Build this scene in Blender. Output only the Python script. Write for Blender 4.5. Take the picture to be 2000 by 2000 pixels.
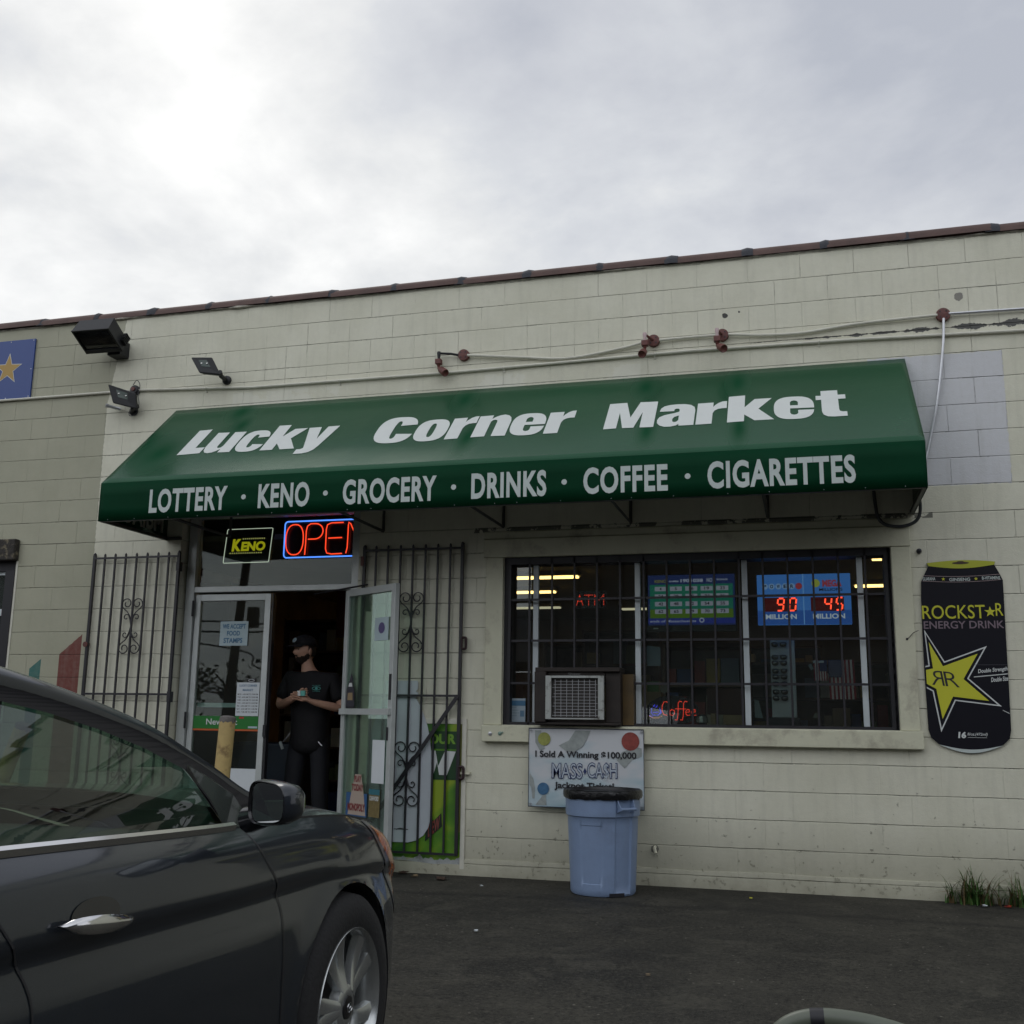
import bpy, bmesh, math, random
from mathutils import Vector, Matrix, noise
from mathutils.geometry import tessellate_polygon
R = math.radians
for o in list(bpy.data.objects): bpy.data.objects.remove(o)
scene = bpy.context.scene
col = scene.collection
rng = random.Random(7)

# ------------------------------------------------------------------ camera
yaw, pitch, roll, FPX = -0.268938, 0.191783, 0.0129533, 2075.29
CAM = Vector((5.80241, -8.23529, 1.20028))
fw = Vector((math.sin(yaw)*math.cos(pitch), math.cos(yaw)*math.cos(pitch), math.sin(pitch)))
rt = Vector((math.cos(yaw), -math.sin(yaw), 0)); up = rt.cross(fw)
rt2 = math.cos(roll)*rt + math.sin(roll)*up; up2 = -math.sin(roll)*rt + math.cos(roll)*up
cd = bpy.data.cameras.new('camera'); cam = bpy.data.objects.new('camera', cd); col.objects.link(cam)
M3 = Matrix((rt2, up2, -fw)).transposed()
cam.matrix_world = Matrix.Translation(CAM) @ M3.to_4x4()
cd.sensor_width = 36; cd.sensor_fit = 'HORIZONTAL'; cd.lens = 36*FPX/2000
cd.clip_start = 0.02; cd.clip_end = 3000
scene.camera = cam
scene.render.resolution_x = 1024; scene.render.resolution_y = 1024
scene.view_settings.view_transform = 'Standard'; scene.view_settings.look = 'None'
scene.view_settings.exposure = 0.0; scene.view_settings.gamma = 1

# ------------------------------------------------------------------ world: overcast sky
SUN_EL, SUN_AZ = R(48), R(-38)      # azimuth measured from +Y towards +X
w = bpy.data.worlds.new('World'); scene.world = w; w.use_nodes = True
nt = w.node_tree; nt.nodes.clear()
def N(nt, t, **k):
    n = nt.nodes.new(t)
    for a, b in k.items():
        if a == 'inp':
            for i, v in b.items(): n.inputs[i].default_value = v
        else: setattr(n, a, b)
    return n
def Lk(nt, a, b): nt.links.new(a, b)
def mth(nt, op, a, b=None, c=None):
    n = nt.nodes.new('ShaderNodeMath'); n.operation = op
    for i, v in enumerate((a, b, c)):
        if v is None: continue
        if isinstance(v, (int, float)): n.inputs[i].default_value = v
        else: nt.links.new(v, n.inputs[i])
    return n.outputs[0]
def ramp(nt, fac, stops, interp='LINEAR'):
    n = nt.nodes.new('ShaderNodeValToRGB'); n.color_ramp.interpolation = interp
    e = n.color_ramp.elements
    while len(e) < len(stops): e.new(0.5)
    for i, (p, c) in enumerate(stops):
        e[i].position = p; e[i].color = (*c, 1) if len(c) == 3 else c
    nt.links.new(fac, n.inputs[0]); return n.outputs[0]
def mixc(nt, fac, a, b, mode='MIX'):
    n = nt.nodes.new('ShaderNodeMix'); n.data_type = 'RGBA'; n.blend_type = mode
    for idx, v in ((0, fac), (6, a), (7, b)):
        if isinstance(v, (int, float)): n.inputs[idx].default_value = v
        elif isinstance(v, tuple): n.inputs[idx].default_value = (*v, 1) if len(v) == 3 else v
        else: nt.links.new(v, n.inputs[idx])
    return n.outputs[2]
tc = N(nt, 'ShaderNodeTexCoord')
sep = N(nt, 'ShaderNodeSeparateXYZ'); Lk(nt, tc.outputs['Generated'], sep.inputs[0])
zc = mth(nt, 'ADD', mth(nt, 'MAXIMUM', sep.outputs[2], 0.0), 0.22)
px = mth(nt, 'DIVIDE', sep.outputs[0], zc); py = mth(nt, 'DIVIDE', sep.outputs[1], zc)
cv = N(nt, 'ShaderNodeCombineXYZ'); Lk(nt, px, cv.inputs[0]); Lk(nt, py, cv.inputs[1]); cv.inputs[2].default_value = 3.1
n1 = N(nt, 'ShaderNodeTexNoise', inp={'Scale': 2.6, 'Detail': 10.0, 'Roughness': 0.55, 'Distortion': 0.15}); Lk(nt, cv.outputs[0], n1.inputs['Vector'])
n2 = N(nt, 'ShaderNodeTexNoise', inp={'Scale': 0.55, 'Detail': 3.0, 'Roughness': 0.5}); Lk(nt, cv.outputs[0], n2.inputs['Vector'])
cl = mth(nt, 'ADD', mth(nt, 'MULTIPLY', n1.outputs[0], 0.55), mth(nt, 'MULTIPLY', n2.outputs[0], 0.45))
# the thin place in the cloud in front of the sun
sd = Vector((math.sin(SUN_AZ)*math.cos(SUN_EL), math.cos(SUN_AZ)*math.cos(SUN_EL), math.sin(SUN_EL)))
bd = (fw + (230-1000)/FPX*rt2 - (190-1000)/FPX*up2).normalized()
dt = N(nt, 'ShaderNodeVectorMath', operation='DOT_PRODUCT'); Lk(nt, tc.outputs['Generated'], dt.inputs[0]); dt.inputs[1].default_value = bd
glow = mth(nt, 'POWER', mth(nt, 'MAXIMUM', dt.outputs['Value'], 0.0), 45.0)
fac = mth(nt, 'ADD', cl, mth(nt, 'MULTIPLY', glow, 0.165))
ccol = ramp(nt, fac, [(0.40, (.50, .525, .585)), (0.47, (.61, .63, .675)), (0.53, (.71, .73, .76)), (0.585, (.84, .85, .85)), (0.67, (1.06, 1.06, 1.04))])
sky = N(nt, 'ShaderNodeTexSky'); sky.sky_type = 'NISHITA'; sky.sun_disc = False
sky.sun_elevation = SUN_EL; sky.sun_rotation = SUN_AZ
skm = N(nt, 'ShaderNodeVectorMath', operation='SCALE'); Lk(nt, sky.outputs[0], skm.inputs[0]); skm.inputs['Scale'].default_value = 0.10
fin = mixc(nt, 0.93, skm.outputs[0], ccol)
# horizon haze slightly brighter
hz = mth(nt, 'SUBTRACT', 1.0, mth(nt, 'MINIMUM', mth(nt, 'MULTIPLY', mth(nt, 'MAXIMUM', sep.outputs[2], 0.0), 2.2), 1.0))
fin = mixc(nt, mth(nt, 'MULTIPLY', hz, 0.35), fin, (.80, .815, .84))
# sky behind the viewer brightened, added fill for the front wall
bk_ = mth(nt, 'ADD', 1.0, mth(nt, 'MULTIPLY', mth(nt, 'MINIMUM', mth(nt, 'MAXIMUM', mth(nt, 'MULTIPLY', sep.outputs[1], -2.2), 0.0), 1.0), 0.75))
vm = N(nt, 'ShaderNodeVectorMath', operation='SCALE'); Lk(nt, fin, vm.inputs[0]); Lk(nt, bk_, vm.inputs['Scale']); fin = vm.outputs[0]
bg = N(nt, 'ShaderNodeBackground'); Lk(nt, fin, bg.inputs[0]); bg.inputs[1].default_value = 1.0
wo = N(nt, 'ShaderNodeOutputWorld'); Lk(nt, bg.outputs[0], wo.inputs[0])

# ------------------------------------------------------------------ sun behind cloud
sl = bpy.data.lights.new('sun', 'SUN'); sl.energy = 0.5; sl.angle = R(25); sl.color = (1, .96, .9)
so = bpy.data.objects.new('sun', sl); col.objects.link(so)
so.rotation_euler = (-sd).to_track_quat('-Z', 'Y').to_euler(); so.location = (0, 0, 30)

# ------------------------------------------------------------------ helpers
ORG = {}
def V3(p): return Vector(p)
def tag(o, label=None, cat=None, group=None, kind=None):
    if label: o['label'] = label
    if cat: o['category'] = cat
    if group: o['group'] = group
    if kind: o['kind'] = kind
    return o
def thing(name, label, cat, loc=(0, 0, 0), group=None):
    o = bpy.data.objects.new(name, None); col.objects.link(o); o.location = loc
    o.empty_display_size = 0.1
    ORG[o.name] = Vector(loc); tag(o, label, cat, group); return o
class MB:
    def __init__(s): s.v = []; s.f = []
    def add(s, vs, fs):
        b = len(s.v); s.v += [Vector(p) for p in vs]; s.f += [[b+i for i in f] for f in fs]; return s
    def box(s, x0, x1, y0, y1, z0, z1):
        x0, x1 = sorted((x0, x1)); y0, y1 = sorted((y0, y1)); z0, z1 = sorted((z0, z1))
        return s.add([(x0,y0,z0),(x1,y0,z0),(x1,y1,z0),(x0,y1,z0),(x0,y0,z1),(x1,y0,z1),(x1,y1,z1),(x0,y1,z1)],
                     [(0,3,2,1),(4,5,6,7),(0,1,5,4),(1,2,6,5),(2,3,7,6),(3,0,4,7)])
    def obox(s, c, ax, ay, az):     # centre and three half-axes
        c, ax, ay, az = map(V3, (c, ax, ay, az)); vs = []
        for k in (-1, 1):
            for a, b in ((-1,-1),(1,-1),(1,1),(-1,1)): vs.append(c+a*ax+b*ay+k*az)
        return s.add(vs, [(0,3,2,1),(4,5,6,7),(0,1,5,4),(1,2,6,5),(2,3,7,6),(3,0,4,7)])
    def tube(s, pts, r, n=8, closed=False, caps=True, flat=None):
        pts = [V3(p) for p in pts]; m = len(pts); rings = []
        rr = r if isinstance(r, (list, tuple)) else [r]*m
        prev = None
        for i in range(m):
            if closed: t = pts[(i+1) % m]-pts[i-1]
            elif i == 0: t = pts[1]-pts[0]
            elif i == m-1: t = pts[-1]-pts[-2]
            else: t = (pts[i+1]-pts[i]).normalized()+(pts[i]-pts[i-1]).normalized()
            if t.length < 1e-9: t = Vector((0, 0, 1))
            t.normalize()
            if prev is None:
                a = Vector((0, 0, 1)) if abs(t.z) < .9 else Vector((1, 0, 0))
                u = t.cross(a).normalized()
            else: u = (prev - t*prev.dot(t)).normalized()
            prev = u; v = t.cross(u)
            ring = []
            for k in range(n):
                a = 2*math.pi*k/n
                ring.append(pts[i]+rr[i]*(math.cos(a)*u+math.sin(a)*v))
            rings.append(ring)
        b = len(s.v)
        for ring in rings: s.v += ring
        for i in range(m if closed else m-1):
            j = (i+1) % m
            for k in range(n):
                k2 = (k+1) % n
                s.f.append([b+i*n+k, b+j*n+k, b+j*n+k2, b+i*n+k2])
        if caps and not closed:
            s.f.append([b+k for k in range(n)]); s.f.append([b+(m-1)*n+k for k in reversed(range(n))])
        return s
    def lathe(s, prof, c=(0,0,0), axis='Z', n=32, caps=True):
        # prof: (radius, height) pairs
        c = V3(c); b = len(s.v)
        for r, h in prof:
            for k in range(n):
                a = 2*math.pi*k/n; x, y = r*math.cos(a), r*math.sin(a)
                p = {'Z': (x, y, h), 'X': (h, x, y), 'Y': (x, h, y)}[axis] if isinstance(axis, str) else None
                if p is None:
                    A = V3(axis).normalized(); t = Vector((0,0,1)) if abs(A.z) < .9 else Vector((1,0,0))
                    u = A.cross(t).normalized(); v = A.cross(u); p = A*h+u*x+v*y
                s.v.append(c+V3(p))
        for i in range(len(prof)-1):
            for k in range(n):
                k2 = (k+1) % n
                s.f.append([b+i*n+k, b+i*n+k2, b+(i+1)*n+k2, b+(i+1)*n+k])
        if caps and prof[0][0] > 1e-6: s.f.append([b+k for k in reversed(range(n))])
        if caps and prof[-1][0] > 1e-6: s.f.append([b+(len(prof)-1)*n+k for k in range(n)])
        return s
    def poly(s, loops, O, U, W, depth=0.0):
        """filled 2D polygon (first loop outer, rest holes) laid on plane O + u*U + w*W; depth extrudes along U x W (away from the viewer side)"""
        O, U, W = map(V3, (O, U, W)); nrm = U.cross(W).normalized()
        flat = [p for lp in loops for p in lp]
        tris = tessellate_polygon([[Vector((p[0], p[1], 0)) for p in lp] for lp in loops])
        top = [O+U*p[0]+W*p[1] for p in flat]
        def orient(t):
            a, b, c = [flat[i] for i in t]
            return (b[0]-a[0])*(c[1]-a[1])-(b[1]-a[1])*(c[0]-a[0])
        ft = [tuple(t) if orient(t) > 0 else tuple(reversed(t)) for t in tris]
        if depth <= 0: return s.add(top, ft)
        bot = [p-nrm*depth for p in top]; m = len(flat)
        fs = list(ft)+[tuple(m+i for i in reversed(t)) for t in ft]
        k = 0
        for lp in loops:
            n = len(lp); area = sum(lp[i][0]*lp[(i+1)%n][1]-lp[(i+1)%n][0]*lp[i][1] for i in range(n))
            for i in range(n):
                a, b2 = k+i, k+(i+1) % n
                fs.append((a, m+a, m+b2, b2)); 
            k += n
        return s.add(top+bot, fs)
    def grid(s, P, flip=False, mask=None):
        b = len(s.v); nr, nc = len(P), len(P[0])
        for row in P: s.v += [V3(p) for p in row]
        for i in range(nr-1):
            for j in range(nc-1):
                if mask and not mask(i, j): continue
                q = [b+i*nc+j, b+i*nc+j+1, b+(i+1)*nc+j+1, b+(i+1)*nc+j]
                s.f.append(q[::-1] if flip else q)
        return s
    def build(s, name, mat, parent=None, smooth=False, bevel=0, seg=2, recalc=True, angle=40):
        org = Vector((0, 0, 0))
        if parent is not None: org = ORG[parent.name]
        me = bpy.data.meshes.new(name)
        me.from_pydata([p-org for p in s.v], [], s.f); me.update()
        if recalc or bevel:
            bm = bmesh.new(); bm.from_mesh(me)
            bmesh.ops.remove_doubles(bm, verts=bm.verts, dist=1e-5)
            if bevel:
                es = [e for e in bm.edges if len(e.link_faces) == 2 and e.calc_face_angle(0) > R(30)]
                if es: bmesh.ops.bevel(bm, geom=es, offset=bevel, segments=seg, affect='EDGES', profile=.5, clamp_overlap=True)
            if recalc: bmesh.ops.recalc_face_normals(bm, faces=bm.faces)
            bm.to_mesh(me); bm.free()
        if mat is not None: me.materials.append(mat)
        o = bpy.data.objects.new(name, me); col.objects.link(o)
        if smooth:
            me.shade_smooth()
            try: me.set_sharp_from_angle(angle=R(angle))
            except Exception: pass
        if parent is not None: o.parent = parent
        ORG[o.name] = org
        return o
def loose(mb, name, mat, label, cat, group=None, kind=None, **k):
    o = mb.build(name, mat, None, **k); return tag(o, label, cat, group, kind)

_tcache = {}
def text_geo(s, bold=0.0, spacing=1.0, shear=0.0):
    key = (s, bold, spacing, shear)
    if key in _tcache: return _tcache[key]
    cu = bpy.data.curves.new('t', 'FONT'); cu.body = s; cu.offset = bold; cu.resolution_u = 4
    cu.space_character = spacing; cu.shear = shear
    o = bpy.data.objects.new('t', cu); col.objects.link(o)
    bpy.context.view_layer.update()
    dg = bpy.context.evaluated_depsgraph_get()
    me = bpy.data.meshes.new_from_object(o.evaluated_get(dg))
    vs = [v.co.copy() for v in me.vertices]; fs = [tuple(p.vertices) for p in me.polygons]
    bpy.data.objects.remove(o); bpy.data.curves.remove(cu); bpy.data.meshes.remove(me)
    _tcache[key] = (vs, fs); return vs, fs
def put_text(mb, s, O, U, W, box, bold=0.012, spacing=1.0, shear=0.0, keep=False, mirror=False):
    """text fitted in box (u0,u1,w0,w1) on plane O,U,W (unit vectors)"""
    vs, fs = text_geo(s, bold, spacing, shear)
    O, U, W = map(V3, (O, U, W))
    x0 = min(v.x for v in vs); x1 = max(v.x for v in vs); y0 = min(v.y for v in vs); y1 = max(v.y for v in vs)
    u0, u1, w0, w1 = box; sx = (u1-u0)/(x1-x0); sy = (w1-w0)/(y1-y0)
    if keep:
        k = min(sx, sy); cu, cw = (u0+u1)/2, (w0+w1)/2
        u0, u1 = cu-k*(x1-x0)/2, cu+k*(x1-x0)/2; w0, w1 = cw-k*(y1-y0)/2, cw+k*(y1-y0)/2; sx = sy = k
    P = []
    for v in vs:
        a = (v.x-x0)*sx
        P.append(O+U*((u1-a) if mirror else (u0+a))+W*(w0+(v.y-y0)*sy))
    mb.add(P, fs); return mb
FX, FZ = Vector((1, 0, 0)), Vector((0, 0, 1))
def wall_text(mb, s, x0, x1, z0, z1, y, **k): return put_text(mb, s, (0, y, 0), FX, FZ, (x0, x1, z0, z1), **k)
def circle(cx, cy, rx, ry=None, n=24, a0=0, a1=360):
    ry = rx if ry is None else ry
    full = abs(a1-a0-360) < 1e-6; m = n if full else n+1
    return [(cx+rx*math.cos(R(a0+(a1-a0)*i/n)), cy+ry*math.sin(R(a0+(a1-a0)*i/n))) for i in range(m)]
def lerp_tab(tab, x):
    tab = sorted(tab)
    if x <= tab[0][0]: return tab[0][1]
    for (a, b), (c, d) in zip(tab, tab[1:]):
        if x <= c:
            t = (x-a)/(c-a); return b+(d-b)*t
    return tab[-1][1]
def smooth_tab(tab, x):      # Catmull-Rom through the table
    tab = sorted(tab); n = len(tab)
    if x <= tab[0][0]: return tab[0][1]
    if x >= tab[-1][0]: return tab[-1][1]
    for i in range(n-1):
        if x <= tab[i+1][0]:
            x0, y0 = tab[i]; x1, y1 = tab[i+1]; h = x1-x0; t = (x-x0)/h
            m0 = (y1-tab[i-1][1])/(x1-tab[i-1][0]) if i > 0 else (y1-y0)/h
            m1 = (tab[i+2][1]-y0)/(tab[i+2][0]-x0) if i < n-2 else (y1-y0)/h
            return (2*t**3-3*t*t+1)*y0+(t**3-2*t*t+t)*h*m0+(-2*t**3+3*t*t)*y1+(t**3-t*t)*h*m1

# ------------------------------------------------------------------ materials
def mat(name, color, rough=.6, metal=0.0, bump=0.0, bscale=60, var=0.0, vscale=6, spec=.5, coat=0.0, dirt=None, dscale=3, sheen=0):
    m = bpy.data.materials.new(name); m.use_nodes = True; t = m.node_tree
    b = t.nodes['Principled BSDF']; b.inputs['Roughness'].default_value = rough
    b.inputs['Metallic'].default_value = metal; b.inputs['Specular IOR Level'].default_value = spec
    b.inputs['Coat Weight'].default_value = coat; b.inputs['Coat Roughness'].default_value = .03
    c = (*color, 1); b.inputs['Base Color'].default_value = c
    co = N(t, 'ShaderNodeNewGeometry').outputs['Position']
    out = None
    if var:
        n = N(t, 'ShaderNodeTexNoise', inp={'Scale': vscale, 'Detail': 6.0, 'Roughness': .6}); Lk(t, co, n.inputs['Vector'])
        f = ramp(t, n.outputs[0], [(.3, (1-var,)*3), (.7, (1+var,)*3)])
        out = mixc(t, 1.0, c, f, 'MULTIPLY')
    if dirt:
        n = N(t, 'ShaderNodeTexNoise', inp={'Scale': dscale, 'Detail': 9.0, 'Roughness': .7}); Lk(t, co, n.inputs['Vector'])
        f = ramp(t, n.outputs[0], [(.52, (0,0,0)), (.66, (1,1,1))])
        out = mixc(t, f, out if out else c, dirt)
    if out: Lk(t, out, b.inputs['Base Color'])
    if bump:
        n = N(t, 'ShaderNodeTexNoise', inp={'Scale': bscale, 'Detail': 5.0}); Lk(t, co, n.inputs['Vector'])
        bp = N(t, 'ShaderNodeBump', inp={'Strength': bump, 'Distance': .01}); Lk(t, n.outputs[0], bp.inputs['Height']); Lk(t, bp.outputs[0], b.inputs['Normal'])
    return m
def emit(name, color, strength):
    m = bpy.data.materials.new(name); m.use_nodes = True; t = m.node_tree; t.nodes.clear()
    e = N(t, 'ShaderNodeEmission', inp={'Color': (*color, 1), 'Strength': strength}); o = N(t, 'ShaderNodeOutputMaterial'); Lk(t, e.outputs[0], o.inputs[0]); return m
def glass(name, tint=(.85, .9, .87), refl=1.0, rough=0.0, ior=1.5, dirt=0.03, k=1.15):
    m = bpy.data.materials.new(name); m.use_nodes = True; t = m.node_tree; t.nodes.clear()
    tr = N(t, 'ShaderNodeBsdfTransparent', inp={'Color': (*tint, 1)})
    gl = N(t, 'ShaderNodeBsdfGlossy', inp={'Color': (refl, refl, refl, 1), 'Roughness': rough})
    fr = N(t, 'ShaderNodeFresnel', inp={'IOR': ior})
    fr2 = mth(t, 'MINIMUM', mth(t, 'MULTIPLY', fr.outputs[0], k), 1.0)
    mx = N(t, 'ShaderNodeMixShader'); Lk(t, fr2, mx.inputs[0]); Lk(t, tr.outputs[0], mx.inputs[1]); Lk(t, gl.outputs[0], mx.inputs[2])
    df = N(t, 'ShaderNodeBsdfDiffuse', inp={'Color': (.35, .37, .36, 1)})
    n = N(t, 'ShaderNodeTexNoise', inp={'Scale': 3.0, 'Detail': 6.0}); Lk(t, N(t, 'ShaderNodeNewGeometry').outputs['Position'], n.inputs['Vector'])
    d = mth(t, 'MULTIPLY', n.outputs[0], dirt)
    m2 = N(t, 'ShaderNodeMixShader'); Lk(t, d, m2.inputs[0]); Lk(t, mx.outputs[0], m2.inputs[1]); Lk(t, df.outputs[0], m2.inputs[2])
    o = N(t, 'ShaderNodeOutputMaterial'); Lk(t, m2.outputs[0], o.inputs[0]); return m
M = {}
M['cream'] = mat('cream_paint', (.66, .645, .50), .6, bump=.25, bscale=35, var=.05, vscale=5, dirt=(.36, .35, .28), dscale=2.2)
M['cream2'] = mat('cream_trim_paint', (.60, .595, .45), .55, bump=.25, bscale=25, var=.06, vscale=4, dirt=(.40, .38, .29), dscale=3)
M['conduit'] = mat('painted_conduit', (.62, .61, .52), .45, var=.08, vscale=12)
M['galv'] = mat('galvanised_steel', (.55, .56, .58), .38, metal=.85, var=.08, vscale=20)
M['alu'] = mat('aluminium_frame', (.50, .53, .52), .42, metal=.35, var=.08, vscale=7, bump=.05)
M['alu_w'] = mat('white_mullion', (.62, .68, .70), .45, var=.05)
M['dark'] = mat('black_paint', (.012, .012, .016), .5)
M['iron'] = mat('black_iron', (.018, .017, .022), .45, bump=.1, bscale=90)
M['rust'] = mat('red_brown_primer', (.12, .035, .028), .5, var=.25, vscale=30, bump=.2)
M['coping'] = mat('terracotta_coping', (.085, .045, .036), .65, var=.22, vscale=8, bump=.3, bscale=40)
M['tar'] = mat('tar_mortar', (.03, .032, .04), .7, bump=.5, bscale=60)
M['lampblk'] = mat('lamp_housing', (.007, .008, .010), .5, bump=.05)
M['lens'] = mat('lamp_lens', (.02, .03, .03), .12, spec=.8)
M['refl'] = mat('lamp_reflector', (.5, .5, .48), .2, metal=.9)
M['letter'] = mat('white_lettering', (.62, .65, .63), .55, var=.03)
M['letter2'] = mat('grey_white_lettering', (.50, .56, .54), .6, var=.05, vscale=15)
M['paper'] = mat('white_paper', (.62, .66, .68), .8, var=.03)
M['paperb'] = mat('pale_blue_paper', (.42, .52, .55), .8, var=.05)
M['blueink'] = mat('blue_ink', (.06, .16, .28), .7)
M['blackink'] = mat('black_ink', (.015, .015, .02), .6)
M['white'] = mat('white_print', (.62, .65, .64), .5)
M['yellow'] = mat('yellow_print', (.55, .55, .03), .5)
M['pinkish'] = mat('pale_pink_print', (.55, .42, .42), .5)
M['glass'] = glass('window_glass', (.80, .86, .83), dirt=.05)
M['glassd'] = glass('door_glass', (.72, .80, .76), dirt=.05, k=.55, rough=.012)
M['glassg'] = glass('open_door_glass', (.74, .86, .79), dirt=.10, k=.6)
M['red'] = mat('red_print', (.4, .03, .02), .5)
M['green_p'] = mat('green_print', (.03, .25, .03), .5)
M['orange_p'] = mat('orange_print', (.5, .10, .02), .5)
M['inner_floor'] = mat('shop_floor', (.10, .09, .08), .5)
M['inner_wall'] = mat('shop_inner_wall', (.26, .19, .11), .8, var=.4, vscale=2)
M['ceil'] = mat('ceiling_tiles', (.42, .38, .28), .9, var=.1)
M['wood'] = mat('brown_wood', (.13, .07, .035), .6, var=.3, vscale=10)
M['carton'] = mat('cardboard', (.28, .20, .11), .8, var=.1)
M['shelfgoods'] = [mat('goods_%s' % n, c, .6) for n, c in (('amber', (.42, .27, .06)), ('maroon', (.28, .05, .04)), ('navy', (.05, .07, .18)), ('tan', (.40, .29, .16)), ('slate', (.16, .18, .20)), ('olive', (.16, .18, .07)), ('cream', (.60, .54, .40)))]
# ------------------------------------------------------------------ block wall material
def wall_material():
    m = bpy.data.materials.new('painted_block_wall'); m.use_nodes = True; t = m.node_tree
    b = t.nodes['Principled BSDF']; b.inputs['Roughness'].default_value = .55; b.inputs['Specular IOR Level'].default_value = .35
    pos = N(t, 'ShaderNodeNewGeometry').outputs['Position']
    wob = N(t, 'ShaderNodeTexNoise', inp={'Scale': 2.5, 'Detail': 3.0}); Lk(t, pos, wob.inputs['Vector'])
    s = N(t, 'ShaderNodeSeparateXYZ'); Lk(t, pos, s.inputs[0]); X, Z = s.outputs[0], s.outputs[2]
    wz = mth(t, 'MULTIPLY', mth(t, 'SUBTRACT', wob.outputs[0], .5), .010)
    r = mth(t, 'DIVIDE', mth(t, 'SUBTRACT', 4.862, mth(t, 'ADD', Z, wz)), .2032)
    low = mth(t, 'GREATER_THAN', r, 3.5)
    rr = mth(t, 'ADD', r, mth(t, 'MULTIPLY', low, .5))
    fl = mth(t, 'FLOOR', rr)
    dz = mth(t, 'MULTIPLY', mth(t, 'ABSOLUTE', mth(t, 'SUBTRACT', mth(t, 'FRACT', mth(t, 'ADD', rr, .5)), .5)), .2032)
    # the extra bed joint above the half course
    dz2 = mth(t, 'MULTIPLY', mth(t, 'ABSOLUTE', mth(t, 'SUBTRACT', r, 3.5)), .2032)
    dz = mth(t, 'MINIMUM', dz, dz2)
    even = mth(t, 'LESS_THAN', mth(t, 'MODULO', fl, 2.0), .5)
    # 8 inch blocks in the third and half course
    half = mth(t, 'MULTIPLY', mth(t, 'GREATER_THAN', r, 2.0), mth(t, 'LESS_THAN', r, 3.5))
    wx = mth(t, 'MULTIPLY', mth(t, 'SUBTRACT', wob.outputs[0], .5), -.014)
    u = mth(t, 'ADD', mth(t, 'DIVIDE', mth(t, 'ADD', mth(t, 'ADD', X, .012), wx), .4064), mth(t, 'MULTIPLY', even, .5))
    k = mth(t, 'ADD', 1.0, half)
    uu = mth(t, 'MULTIPLY', u, k)
    dx = mth(t, 'DIVIDE', mth(t, 'MULTIPLY', mth(t, 'ABSOLUTE', mth(t, 'SUBTRACT', mth(t, 'FRACT', mth(t, 'ADD', uu, .5)), .5)), .4064), k)
    # joint visibility varies: thick paint fills many of the head joints
    n1 = N(t, 'ShaderNodeTexNoise', inp={'Scale': 1.6, 'Detail': 8.0, 'Roughness': .65}); Lk(t, pos, n1.inputs['Vector'])
    n2 = N(t, 'ShaderNodeTexNoise', inp={'Scale': 26.0, 'Detail': 6.0, 'Roughness': .6}); Lk(t, pos, n2.inputs['Vector'])
    n3 = N(t, 'ShaderNodeTexNoise', inp={'Scale': 90.0, 'Detail': 4.0, 'Roughness': .6}); Lk(t, pos, n3.inputs['Vector'])
    n4 = N(t, 'ShaderNodeTexNoise', inp={'Scale': 6.0, 'Detail': 9.0, 'Roughness': .7}); Lk(t, pos, n4.inputs['Vector'])
    wid = mth(t, 'ADD', .0022, mth(t, 'MULTIPLY', n4.outputs[0], .0052))
    gz = mth(t, 'SUBTRACT', 1.0, mth(t, 'MINIMUM', mth(t, 'DIVIDE', dz, wid), 1.0))
    gx = mth(t, 'SUBTRACT', 1.0, mth(t, 'MINIMUM', mth(t, 'DIVIDE', dx, mth(t, 'MULTIPLY', wid, .8)), 1.0))
    vis = ramp(t, n1.outputs[0], [(.42, (.18,.18,.18)), (.58, (1,1,1))])
    lowz = mth(t, 'ADD', .45, mth(t, 'MULTIPLY', mth(t, 'MINIMUM', mth(t, 'MULTIPLY', Z, .33), 1.0), .55))
    g = mth(t, 'MAXIMUM', mth(t, 'MULTIPLY', gz, mth(t, 'ADD', .45, mth(t, 'MULTIPLY', vis, .55))), mth(t, 'MULTIPLY', mth(t, 'MULTIPLY', gx, vis), mth(t, 'MULTIPLY', lowz, .58)))
    # colour: cream shop, olive neighbour on the left, repainted bluish patch on the right
    cream = mixc(t, ramp(t, n1.outputs[0], [(.38, (0,0,0)), (.62, (1,1,1))]), (.635, .625, .50), (.70, .69, .565))
    olive = mixc(t, ramp(t, n1.outputs[0], [(.4, (0,0,0)), (.6, (1,1,1))]), (.365, .362, .268), (.405, .40, .30))
    edge = mth(t, 'ADD', -.415, mth(t, 'ADD', mth(t, 'MULTIPLY', mth(t, 'MAXIMUM', mth(t, 'SUBTRACT', Z, 4.05), 0.0), .17), mth(t, 'MULTIPLY', mth(t, 'SUBTRACT', n2.outputs[0], .5), .03)))
    lf = mth(t, 'LESS_THAN', X, edge)
    base = mixc(t, lf, cream, olive)
    def band(v, a, c): return mth(t, 'MULTIPLY', mth(t, 'GREATER_THAN', v, a), mth(t, 'LESS_THAN', v, c))
    wv = mth(t, 'MULTIPLY', mth(t, 'SUBTRACT', n2.outputs[0], .5), .03)
    patch = mth(t, 'MULTIPLY', band(mth(t, 'ADD', X, wv), 6.35, 7.305), band(mth(t, 'ADD', Z, wv), 2.93, 3.943))
    base = mixc(t, mth(t, 'MULTIPLY', patch, .92), base, (.605, .615, .645))
    # mural remnants low on the left: maroon and teal slabs with sloping tops
    sl1 = mth(t, 'LESS_THAN', Z, mth(t, 'ADD', mth(t, 'ADD', 2.275, mth(t, 'MULTIPLY', X, .82)), wv))
    mar = mth(t, 'MULTIPLY', band(X, -.685, -.462), mth(t, 'MULTIPLY', sl1, mth(t, 'GREATER_THAN', Z, .4)))
    base = mixc(t, mar, base, (.16, .045, .035))
    sl2 = mth(t, 'LESS_THAN', Z, mth(t, 'ADD', 2.34, mth(t, 'MULTIPLY', X, .76)))
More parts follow.
